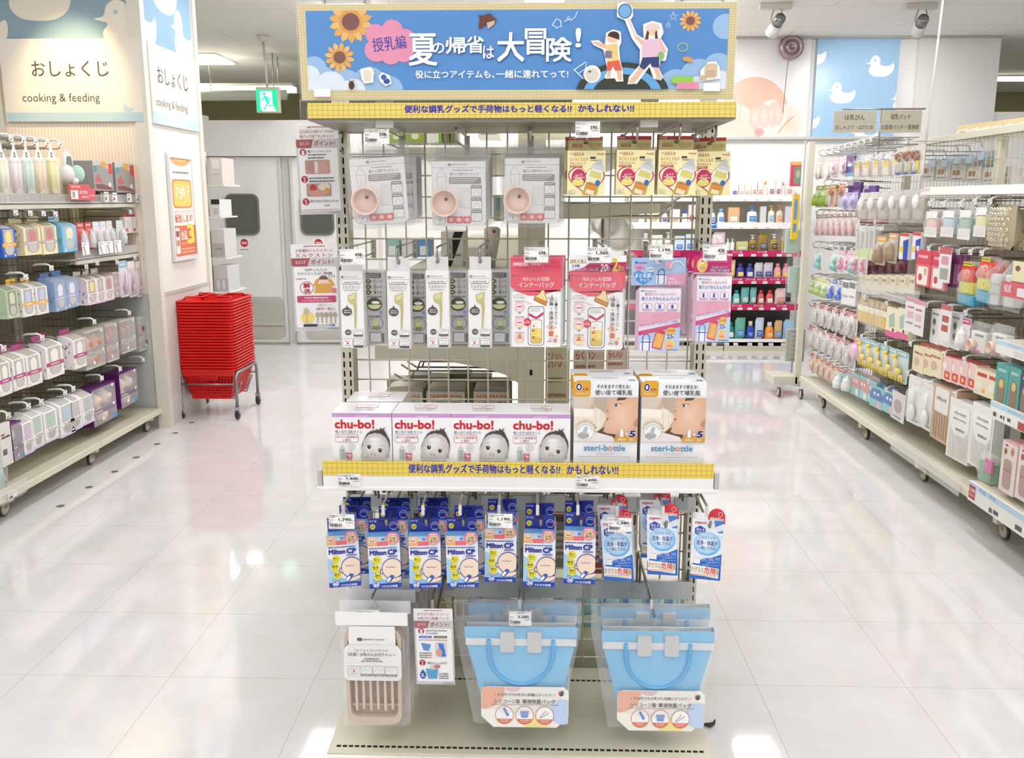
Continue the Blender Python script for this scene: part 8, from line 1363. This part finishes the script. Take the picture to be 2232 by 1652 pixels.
# pegs of the lower rows
for k in range(5): side_peg(1, 1768+k*15, 601+k*3.5, 'ticketed peg over the blue rattle row, %s from the far end' % ORD[k]); side_peg(1, 1764+k*19, 659+k*4.6, 'ticketed peg over the upper pacifier row, %s from the far end' % ORD[k]); side_peg(1, 1760+k*20, 710+k*6.5, 'ticketed peg over the middle pacifier row, %s from the far end' % ORD[k]); side_peg(1, 1764+k*14, 768+k*6, 'ticketed peg over the lowest pacifier row, %s from the far end' % ORD[k])
for k, (px, py) in enumerate(((1884, 648), (1932, 660), (2019, 664), (2058, 672), (2104, 680), (1878, 732), (1930, 748), (1984, 748), (2058, 770), (2102, 782), (1893, 830), (1932, 848), (1978, 812), (2030, 833), (2082, 857))): side_peg(1, px, py, 'ticketed peg of the lower right rows over the %s' % ('golden pouches', 'cream and pink cartons', 'spoon cartons', 'white bottle pack', 'peach cup bags', 'pink pack', 'giraffe packs', 'cream red tab cartons', 'pink cartons', 'cream striped cartons', 'small blue packs', 'grey picture card', 'white ladle sets', 'beige drying tray', 'white drying racks')[k])
# ---- near right unit at the picture's edge
def rail(lab, px0, py0, px1, py1, X, hgt, art):
    p, q = at(px0, py0, X=X), at(px1, py1, X=X); t = thing('price_rail', lab, 'rail', (X, p.y, p.z-hgt), RZR); L = p.y-q.y
    m = MB(); m.box(0, 0, 0, L+.25, .012, hgt, 'eeeeea', 'card', .001); a = Art(m, L, hgt, 100, 40, (0, 0, hgt), mat='card', e=.0006); art(a); m.build('rail_strip', t); m = MB(); m.box(0, .012, hgt-.012, L+.25, .32, hgt-.002, 'd3cfba', 'satin', .002); m.build('shelf_board', t)
rail('white price rail with blue lettering under the teal cartons at the right edge', 2160, 872, 2240, 910, 2.02, .075, lambda a: (a.rect(0, 0, 100, 12, 'bcd8ea'), a.txt('おでかけグッズ', 50, 2, 96, 10, '5a7a9a'), [a.dash(10+q*20, 22, 22+q*20, 34, '4a4a48', q) for q in range(3)], a.rect(78, 20, 98, 38, 'b83a44')))
rail('white price rail with a red price tag along the near right deck', 2112, 1046, 2240, 1122, 1.97, .09, lambda a: (a.rect(0, 0, 100, 12, 'bcd8ea'), a.txt('食器・食具', 20, 2, 50, 10, '5a7a9a'), a.rect(2, 6, 14, 34, 'b8323c'), a.txt('2,298', 3, 12, 13, 20, 'f8e8e8', .03), a.dash(4, 24, 12, 28, 'f0d0d0'), a.dash(40, 24, 56, 36, '4a4a48'), a.dash(84, 24, 98, 36, '4a4a48')))
rail('white price rail with blue lettering across the peach cup bags', 2172, 738, 2240, 764, 2.02, .06, lambda a: (a.rect(0, 0, 100, 14, 'c4dcec'), a.txt('ボトルケース', 40, 3, 96, 11, '5a7a9a'), a.rect(60, 20, 90, 36, 'd9d9d6')))
for k, (b, col) in enumerate((((2168, 792, 2196, 892), '4aa5a0'), ((2196, 800, 2222, 900), '4aa5a0'), ((2222, 812, 2246, 906), '2a3a5a'))): goods(1, 'bottle_carton', '%s carton with a wooden coloured window on the right edge shelf' % ('left teal', 'right teal', 'dark blue')[k], 'box', b, lambda t, w, h: kbox(t, w, h, .06, col, lambda a: (a.rr(16, 30, 84, 110, 30, '8f7f6a'), a.ell(50, 44, 18, 10, 'd9c97a'), a.dash(20, 10, 80, 18, 'cfe6e4'))), dx=-.06)
for k, b in enumerate(((2180, 962, 2214, 1078), (2216, 974, 2250, 1096))): goods(1, 'bottle_carton', '%s white and pink flask carton on the near right deck' % ('left', 'right')[k], 'box', b, lambda t, w, h: kbox(t, w, h, .1, 'ecdcd8', lambda a: (a.rr(20, 34, 76, 92, 12, 'b9a098'), a.rect(20, 54, 76, 57, 'a08a82'), a.ell(26, 20, 10, 6, 'a86a5a'), a.ell(70, 16, 10, 8, 'c98a7a'), a.dash(20, 6, 40, 10, '5a4a48')), top='dfa9a8'), dx=-.1)
goods(1, 'green_tray', 'sage green tray in film on the near right deck', 'tray', (2126, 984, 2166, 1060), lambda t, w, h: (kbag(t, w, h, .06, '8fb5a0', None, lambda a: (a.rect(0, 0, 100, 100, '8fb5a0'), a.rect(46, 4, 52, 96, '7aa28c'))), MB().box(w*.1, -.01, h*.5, w*.5, 0, h*.86, 'd87aa8', 'card').build('pink_label', t)), dx=-.08)
t = thing('deck_fence', 'clear price fence along the deck edge of the right rack', 'fence', (2.02, 4.6, ZR-.05)); m = MB(); m.prism([(-.012, 0), (-.006, -.004), (.004, .085), (.0, .085)], -.42, .42, 'eeeeea', 'frost'); m.build('clear_strip', t)
# ================================================================= SHELVES ALONG THE BACK WALL
YB_ = 9.1; BZ = [1.54, 1.275, 1.003, .733, .47, .116]     # shelf board heights, top to bottom
XB0, XB1 = .90, 2.62
bs = thing('wall_shelving', 'white shelving of baby toiletries along the back wall', 'shelving', ((XB0+XB1)/2, 9.3, 0)); OX = (XB0+XB1)/2
m = MB(); m.box(XB0-OX, .15, .0, XB1-OX, .19, 1.6, 'ded9cc', 'satin'); m.build('back_panel', bs)
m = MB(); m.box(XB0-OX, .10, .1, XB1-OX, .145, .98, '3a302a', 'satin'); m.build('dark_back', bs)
m = MB(); m.box(XB0-OX, -.20, 0, XB1-OX, .15, .09, 'cbc6b0', 'satin'); m.box(at(1577, 760, Y=9.1).x-OX-.004, -.2005, 0, at(1577, 760, Y=9.1).x-OX+.004, -.19, .09, '3a352c', 'matte'); m.build('plinth', bs)
for i, z in enumerate(BZ):
    t = thing('wall_shelf', '%s shelf of the back wall shelving with a %s price rail' % (('top', 'second', 'third', 'fourth', 'fifth', 'bottom')[i], 'magenta' if i in (2, 3, 4) else 'white'), 'shelf', (OX, 9.3, z))
    m = MB(); m.box(XB0-OX, -.18, -.016, XB1-OX, .14, 0, 'e6e3da', 'satin'); m.build('board', t)
    m = MB(); h_ = .062 if i < 5 else .07; m.box(XB0-OX, -.20, -h_+.006, XB1-OX, -.182, .006, 'c2285e' if i in (2, 3, 4) else 'f5f4f2', 'card'); a = Art(m, XB1-XB0, h_, 1900, 62, (XB0-OX, -.20, .006), mat='card'); r = random.Random(i)
    for k in range(9):
        x_ = 700+k*130+r.randint(-20, 20)
        if i in (2, 3, 4): a.txt('ポイント10倍', x_-60, 6, x_+40, 28, 'f6e4ea', .03) if k % 2 == 0 or i == 3 else None
        a.rect(x_, 36, x_+52, 60, 'f4f3f1'); a.dash(x_+4, 46, x_+40, 54, '8a8a88')
    if i in (1, 4): a.rect(880 if i == 1 else 820, 0, 960, 56, '2f6fc8'); a.dash(890, 16, 950, 30, 'e4ecf6')
    m.build('price_rail', t)
def pump(m, w, h, body, cap):
    m.lathe([(w*.46, 0), (w*.5, h*.05), (w*.5, h*.55), (w*.42, h*.66), (w*.16, h*.72), (w*.15, h*.78)], body, 'satin', 12, sy=.7); m.lathe([(w*.18, h*.74), (w*.18, h*.84), (w*.06, h*.86), (w*.06, h*.95)], cap, 'satin', 10); m.box(-w*.3, -w*.1, h*.93, w*.16, w*.1, h, cap, 'satin')
def squat(m, w, h, body, cap):
    m.lathe([(w*.48, 0), (w*.5, h*.06), (w*.5, h*.5), (w*.36, h*.72), (w*.2, h*.78)], body, 'satin', 12, sy=.7); m.lathe([(w*.26, h*.76), (w*.26, h), (w*.2, h)], cap, 'satin', 10)
def pk(m, w, h, body, cap):
    m.pouch(-w/2, 0, w/2, h, .05, body, 'card', nu=6, nv=6, wr=.2)
def bx(m, w, h, body, cap): m.box(-w/2, -.03, 0, w/2, .03, h, body, 'card', .001)
SHP = dict(pump=(pump, 'pump_bottle', 'pump bottle', 'bottle'), squat=(squat, 'bottle', 'bottle', 'bottle'), pk=(pk, 'refill_pouch', 'refill pouch', 'pouch'), bx=(bx, 'carton', 'carton', 'box'))
def stock(i, kind, x0, x1, ytop, colname, body, cap='f3f2f0', lab=None, deep=0):
    fn, nm, word, cat = SHP[kind]; Yq = 9.16; z = BZ[i]; a_, b_ = at(x0, ytop, Y=Yq), at(x1, ytop, Y=Yq); w = b_.x-a_.x; h = max(a_.z-z, .06)
    n_ = stock.n = stock.n+1
    t = thing(nm, 'x', cat, ((a_.x+b_.x)/2, Yq, z), 0, 'goods on the %s back shelf' % ORD[i]); m = MB(); fn(m, w*.94, h, body, cap); m.build('body', t)
    if lab: m = MB(); a = Art(m, w*.6, h*.3, 60, 40, (-w*.3, -w*.36 if kind in ('pump', 'squat') else -.031, h*.42), mat='card', e=.002); a.rr(0, 0, 60, 40, 6, lab); a.dash(8, 10, 52, 18, 'f2f0ee'); a.dash(14, 24, 46, 30, 'd8d4d0'); m.build('front_label', t)
    key = (i, colname, word); stock.k[key] = stock.k.get(key, 0)+1
    stock.l.append((t, '%s %s %s' % (colname, word, '{}on the %s shelf of the back wall' % ('top', 'second', 'third', 'fourth', 'fifth', 'bottom')[i]), key, stock.k[key]))
stock.n = 0; stock.k = {}; stock.l = []
SK = [(0, 'bx', 1396, 1424, 392, 'white and yellow', 'f3f0e4', 0, 'e8c84a'), (0, 'bx', 1428, 1450, 398, 'yellow', 'efd460', 0, 0), (0, 'bx', 1456, 1490, 396, 'white and orange', 'f4efe6', 0, 'e0a05a'), (0, 'bx', 1494, 1520, 394, 'yellow', 'f0d84a', 0, 0), (0, 'bx', 1594, 1608, 402, 'white and purple', 'f1eff2', 0, '5a4ab0'), (0, 'bx', 1610, 1622, 402, 'yellow topped', 'f6f2e4', 0, 'd9b9b4'), (0, 'bx', 1622, 1634, 402, 'yellow topped', 'f4f0e2', 0, 'd9b9b4'), (0, 'bx', 1638, 1650, 396, 'orange topped', 'f5efe8', 0, 'd89a8a'), (0, 'bx', 1651, 1663, 396, 'orange topped', 'f5efe8', 0, 'd89a8a'), (0, 'squat', 1663, 1674, 394, 'white and gold', 'f6f3ea', 'e8b84a', 0), (0, 'bx', 1675, 1690, 393, 'white and lilac', 'f3f0f2', 0, 'a86a7a'), (0, 'bx', 1690, 1703, 393, 'white and lilac', 'f3f0f2', 0, 'a86a7a'), (0, 'squat', 1703, 1712, 397, 'white and gold', 'f4efe8', 'e09a6a', 0), (0, 'bx', 1713, 1728, 394, 'peach', 'f3e9e2', 0, 'd9a08a'),
 (1, 'squat', 1392, 1406, 456, 'white', 'f4f4f2', '4a8ad0', 0), (1, 'bx', 1410, 1438, 452, 'cream', 'f0ece0', 0, 'cfb06a'), (1, 'squat', 1442, 1456, 458, 'white', 'f2f2f0', 'e8e6e2', '3a4ab0'), (1, 'bx', 1460, 1482, 456, 'cream', 'efe9de', 0, 'c9a06a'), (1, 'squat', 1486, 1500, 458, 'white', 'f3f3f1', '3a5ab8', 0), (1, 'bx', 1500, 1516, 446, 'pink and white', 'f1e0dc', 0, 'c86a5a'), (1, 'squat', 1548, 1560, 456, 'white and blue', 'eff1f3', '5a9ad8', '3a8ad8'), (1, 'squat', 1564, 1580, 455, 'white and blue', 'eff1f3', '8ac0e0', '3a8ad8'), (1, 'bx', 1586, 1612, 452, 'orange', 'e4b988', 0, 'f3ece2'), (1, 'pump', 1628, 1652, 450, 'white and blue', 'eef1f4', '3a9ad0', '3a8ad0'), (1, 'bx', 1656, 1670, 450, 'pale grey', 'd9dcda', 0, 0), (1, 'pump', 1674, 1690, 448, 'yellow topped', 'f3efdc', 'f0c63a', '8fc0dc'), (1, 'pump', 1692, 1708, 448, 'orange topped', 'e9d9c4', 'e88a3a', 'e8a05a'), (1, 'bx', 1710, 1732, 450, 'pale lilac', 'ddd6de', 0, 0),
 (2, 'squat', 1400, 1416, 508, 'white', 'f2f1ee', 'f5f5f3', 'd8a06a'), (2, 'bx', 1420, 1444, 512, 'white and green', 'e9efe4', 0, '8ab87a'), (2, 'pump', 1448, 1466, 506, 'white', 'f4f3f1', 'f5f5f3', 'd8905a'), (2, 'bx', 1470, 1492, 514, 'pale blue', 'cfe2f2', 0, '4a8ad0'), (2, 'bx', 1494, 1514, 510, 'pale blue', 'cfe2f2', 0, '4a8ad0'), (2, 'pk', 1552, 1582, 506, 'pale pink', 'f0dfe2', 0, 'd88aa0'), (2, 'pump', 1582, 1592, 520, 'white', 'f3f3f2', 'f5f5f4', 0), (2, 'pump', 1592, 1602, 520, 'white', 'f3f3f2', 'f5f5f4', 0), (2, 'bx', 1604, 1630, 526, 'green topped', 'c9d08a', 0, 'e9e6da'), (2, 'pump', 1632, 1650, 512, 'amber', 'a88a3a', 'e6e2d8', '3f3a34'), (2, 'pk', 1652, 1676, 508, 'amber', '9f8438', 0, '5a6a8a'), (2, 'pump', 1678, 1698, 510, 'amber', 'b0913e', 'efece4', '3f3a34'), (2, 'squat', 1700, 1712, 516, 'amber', 'a88a3a', 'cfc8a4', 0),
 (3, 'pk', 1586, 1604, 566, 'yellow and white', 'e6d9a8', 0, 'e8b94a'), (3, 'squat', 1604, 1624, 574, 'indigo', '3c3f9c', '3c3f9c', 'f0d85a'), (3, 'squat', 1625, 1644, 574, 'indigo', '3c3f9c', '4a50a8', 'e8e6f0'), (3, 'pk', 1644, 1664, 572, 'yellow and indigo', 'd8d4dc', 0, '3c3f9c'), (3, 'pk', 1664, 1686, 572, 'yellow and indigo', 'd8d4dc', 0, '3c3f9c'), (3, 'squat', 1687, 1704, 574, 'pink', 'f0a8b4', 'ec8fa4', 'f0cf5a'), (3, 'squat', 1705, 1721, 574, 'pink', 'f0a8b4', 'ec8fa4', 'f0cf5a'),
 (4, 'squat', 1584, 1596, 632, 'teal', '4fb0b0', '2a9aa8', 'e4f0e4'), (4, 'squat', 1597, 1614, 632, 'teal', '7fc9c4', '2a9aa8', 'eef3e8'), (4, 'pk', 1615, 1634, 626, 'teal', '6fb5b0', 0, 'c9dcd8'), (4, 'pk', 1635, 1650, 626, 'teal', '7fbcb6', 0, 'c9dcd8'), (4, 'squat', 1651, 1667, 632, 'coral', 'e06a6a', 'd8483a', 'f2f0ea'), (4, 'squat', 1669, 1687, 632, 'coral', 'e06a6a', 'd8483a', 'f2f0ea'), (4, 'pk', 1689, 1714, 628, 'pale coral', 'efd3cf', 0, 'd88a84'),
 (5, 'squat', 1583, 1602, 702, 'dark green', '1f8a72', '1f7a68', 'e6f0ea'), (5, 'pk', 1602, 1626, 692, 'sea green', '6fb5a0', 0, '4a9ad0'), (5, 'squat', 1627, 1645, 700, 'royal blue', '2a4fb0', 'e9e4c8', '3a62c0'), (5, 'pk', 1646, 1666, 692, 'white and blue', 'd4dcee', 0, '3a62c0'), (5, 'squat', 1667, 1688, 702, 'orange', 'ee9a3e', 'dfe4e8', 'f3b870'), (5, 'pk', 1688, 1706, 698, 'tan and orange', 'd9b184', 0, '5aa0d0'), (5, 'pk', 1707, 1736, 696, 'sky blue', '9cc4e4', 0, '4a8ad0')]
for e in SK: stock(e[0], e[1], e[2], e[3], e[4], e[5], e[6], e[7] or 'f3f2f0', e[8] or None)
for t, l, key, k in stock.l: t['label'] = l.format('' if stock.k[key] == 1 else ('%s from left ' % ORD[k-1]))
# ================================================================= BIG PICTURES ON THE BACK WALL
def wall_panel(name, lab, px0, py0, px1, py1, col, art, Y=9.46, cat='picture'):
    x, z, w, h = place(px0, py0, px1, py1, Y); m = MB(); m.box(-w/2, 0, 0, w/2, .03, h, col, 'card'); a = front(m, w, h, px1-px0, py1-py0); a.mat = 'card'; art(a, px1-px0, py1-py0); m.thing(name, lab, cat, (x, Y, z))
def baby(a, W_, H_):
    a.rect(0, 0, W_, H_, 'f6f4f2')
    def blob(x, y, rx, ry, c1, c2):
        p = clip([(x+rx*math.cos(k*.22), y+ry*math.sin(k*.22)) for k in range(29)], 0, 0, W_, H_)
        if len(p) > 2: n = len(p); cx_, cy_ = min(max(x, 1), W_-1), min(y, H_-1); a.mb.add([a.P(*q) for q in p]+[a.P(cx_, cy_)], [((k+1) % n, k, n) for k in range(n)], [c2]*n+[c1], 'card'); a.off += a.step
    ox = 1588-1500
    blob(ox+60, 174, 80, 84, 'efc0a6', 'efc6b2'); blob(ox+0, 204, 70, 60, 'f2cfbc', 'f3dacd'); blob(ox+128, 194, 50, 44, 'f0cdb8', 'f6e4da'); blob(ox+100, 186, 34, 46, 'f6d9cc', 'f8e6de')
    for x_, y_, r_ in ((64, 226, 14), (84, 222, 14), (104, 218, 13), (116, 216, 12)): blob(ox+x_, y_-46, r_, 26, 'f8ddd2', 'eec4b8')
    blob(ox+74, 212, 12, 10, 'e89a9c', 'f0b8b4'); a.line([(ox+118, 214), (ox+134, 192), (ox+150, 178)], 3, 'd8a488')
wall_panel('wall_photo', 'large pale photo of a baby hand on the back wall beside the ducks', 1500, 76, 1770, 299, 'f6f4f2', baby)
DK = (0, 0, 194, 224)
wall_panel('wall_picture', 'large light blue duck pattern panel on the back wall', 1770, 74, 1964, 298, 'a8cdec', lambda a, W_, H_: (a.rect(0, 0, W_, H_, 'a6cdee'), duck(a, 148, 88, 14.5, 'fbfcfd', DK), duck(a, 61, 146, 14.5, 'fbfcfd', DK), duck(a, 74, 2, 14.5, 'fbfcfd', DK), duck(a, -14, 62, 14.5, 'fbfcfd', DK), duck(a, -20, 204, 14.5, 'fbfcfd', DK), duck(a, 212, 166, 14.5, 'fbfcfd', DK), duck(a, 122, 240, 14.5, 'fbfcfd', DK)))
wall_panel('wall_picture', 'plain white panel on the back wall right of the ducks', 1966, 76, 2184, 560, 'eceae6', lambda a, W_, H_: None, cat='panel')
p, q = at(1500, 301, Y=9.42), at(1966, 300, Y=9.42); MB().box(p.x, 9.42, p.z-.012, q.x, 9.5, p.z+.012, 'c9c6c0', 'satin').struct('trim_7')
p, q = at(1500, 70, Y=9.42), at(2186, 70, Y=9.42); MB().box(p.x, 9.40, ZC-.02, q.x, 9.5, ZC-.0, 'b5b2ac', 'satin').struct('trim_8')
# wall ends right of the white panel; the far hall beyond it is lit by its own lamps
# hanging bell on a pull cord
p = at(1726, 102, Y=9.40); t = thing('alarm_bell', 'round mauve alarm bell mounted on the baby photo, with a hanging cord', 'bell', (p.x, 9.43, p.z))
R_ = 25*9.5/1973; m = MB(); m.lathe([(R_, .0), (R_, -.02), (R_*.9, -.045), (R_*.62, -.05), (R_*.6, -.03), (R_*.5, -.028), (R_*.48, -.05), (R_*.2, -.055), (R_*.18, -.03), (.001, -.03)], 'b09a9e', 'metal', 28, axis='y'); m.build('bell_body', t)
m = MB(); m.tube([(-.02, -.02, -R_), (-.03, -.02, -R_-.06), (-.05, -.02, -.62)], .004, '9a8a8c', 'satin', 6); m.build('cord', t)
# hanging aisle signs on a thin pole from the right rack
p0 = at(1914, 330, X=2.12); pt = at(1914, 238, Y=p0.y)
t = thing('sign_pole', 'thin grey pole with a cross arm carrying two aisle signs over the right rack', 'pole', (p0.x, p0.y, p0.z)); hz = pt.z-p0.z
m = MB(); m.tube([(0, 0, -.02), (0, 0, hz)], .005, 'a9a9a4', 'metal', 8); m.tube([(.2, .0, 0), (0, 0, 0)], .004, 'a9a9a4', 'metal', 6); m.build('upright', t); m = MB(); m.tube([(-.24, 0, hz), (.27, 0, hz+.002)], .005, 'a9a9a4', 'metal', 8); m.build('cross_arm', t)
for k, (b, t1_, t2_) in enumerate((((1815, 242, 1911, 289), 'ほ乳びん', 'おしゃぶり・はがため'), ((1915, 240, 2010, 289), '母乳パッド', 'お産用パッド・清浄綿'))):
    x, z, w, h = place(*b, p0.y); m = MB(); m.box(-w/2, -.004, 0, w/2, .002, h, 'cbc6b2', 'card', .001); a = front(m, w, h, 96, 47, y=-.004); a.rect(0, 24, 96, 25, 'bab5a0'); a.txt(t1_, 25, 8, 70, 20, '55504a', .02); a.txt(t2_, 5, 30, 90, 41, '55504a', .012)
    m.thing('aisle_sign', 'beige aisle sign on the pole, %s' % ('left one, starting with a feeding bottle heading' if k == 0 else 'right one, starting with a breast pad heading'), 'sign', (x, p0.y, z))
# thin ceiling wire in front of the signs
p = at(2000, 455, X=2.12); MB().tube([(0, 0, 0), (.06, .0, ZC-p.z)], .006, 'e4e2dc', 'satin', 6).thing('ceiling_pole', 'thin white pole from the right rack up to the ceiling', 'pole', (p.x, p.y, p.z))
p = at(1745, 306, Y=7.3); MB().tube([(0, 0, 0), (.0, .0, at(1756, 306, Y=7.4).z)], .007, 'b9b7b0', 'satin', 6).thing('sign_post', 'short thin grey post rising behind the far end post', 'post', (at(1756, 306, Y=7.4).x, 7.4, 0))
# spot lamps on their ceiling boxes, aimed at the pictures
def spot(lab, px, py, aim, watts, col=(1, .96, .9), size=62, Y=None, base=None):
    b = base or at(px, 8, Z=ZC); p = Vector((b[0], b[1], ZC)); t = thing('spot_lamp', lab, 'lamp', p); d = (Vector(aim)-(p+Vector((0, 0, -.17)))).normalized()
    m = MB(); m.box(-.13, -.04, -.045, .13, .04, 0, 'cfccc2', 'satin', .004); m.build('ceiling_box', t); m = MB(); m.tube([(.05, 0, -.04), (.07, 0, -.12), (.05, 0, -.17)], .006, 'b9b7b0', 'satin', 6); m.tube([(-.01, 0, -.04), (-.03, 0, -.12), (-.02, 0, -.17)], .006, 'b9b7b0', 'satin', 6); m.build('yoke', t)
    q = d.to_track_quat('-Z', 'Y').to_matrix().to_4x4(); q.translation = Vector((.015, 0, -.17)); m = MB(q); m.lathe([(.04, .10), (.045, .08), (.045, .02)], '8a8c8a', 'metal', 16); m.lathe([(.047, .02), (.055, -.09), (.05, -.09), (.03, -.02)], 'e6e4de', 'satin', 16); m.build('lamp_head', t)
    l = bpy.data.lights.new('spot_bulb', 'SPOT'); l.energy = watts; l.color = col; l.spot_size = rad(size); l.spot_blend = .8; l.shadow_soft_size = .05
    o = bpy.data.objects.new('spot_bulb', l); COL.objects.link(o); o.location = p+Vector((.015, 0, -.17))+d*.10; o.rotation_euler = d.to_track_quat('-Z', 'Y').to_euler()
spot('spot lamp on the ceiling above the baby photo, beside the banner', 1690, 8, (1.6, 9.4, 1.9), 34, (1, .98, .96), 90); spot('spot lamp on the ceiling above the duck panel', 2006, 8, (3.3, 9.4, 2.2), 40, (1, .98, .96), 90)
spot('spot lamp on the ceiling lighting the striped end wall and its sign', 0, 0, (-2.92, 5.86, 2.2), 46, (1, .80, .46), 56, base=(-2.8, 5.15)); spot('spot lamp on the ceiling lighting the pillar sign', 0, 0, (-2.46, 6.3, 1.7), 22, (1, .80, .5), 46, base=(-1.9, 6.1))
bpy.context.view_layer.update()
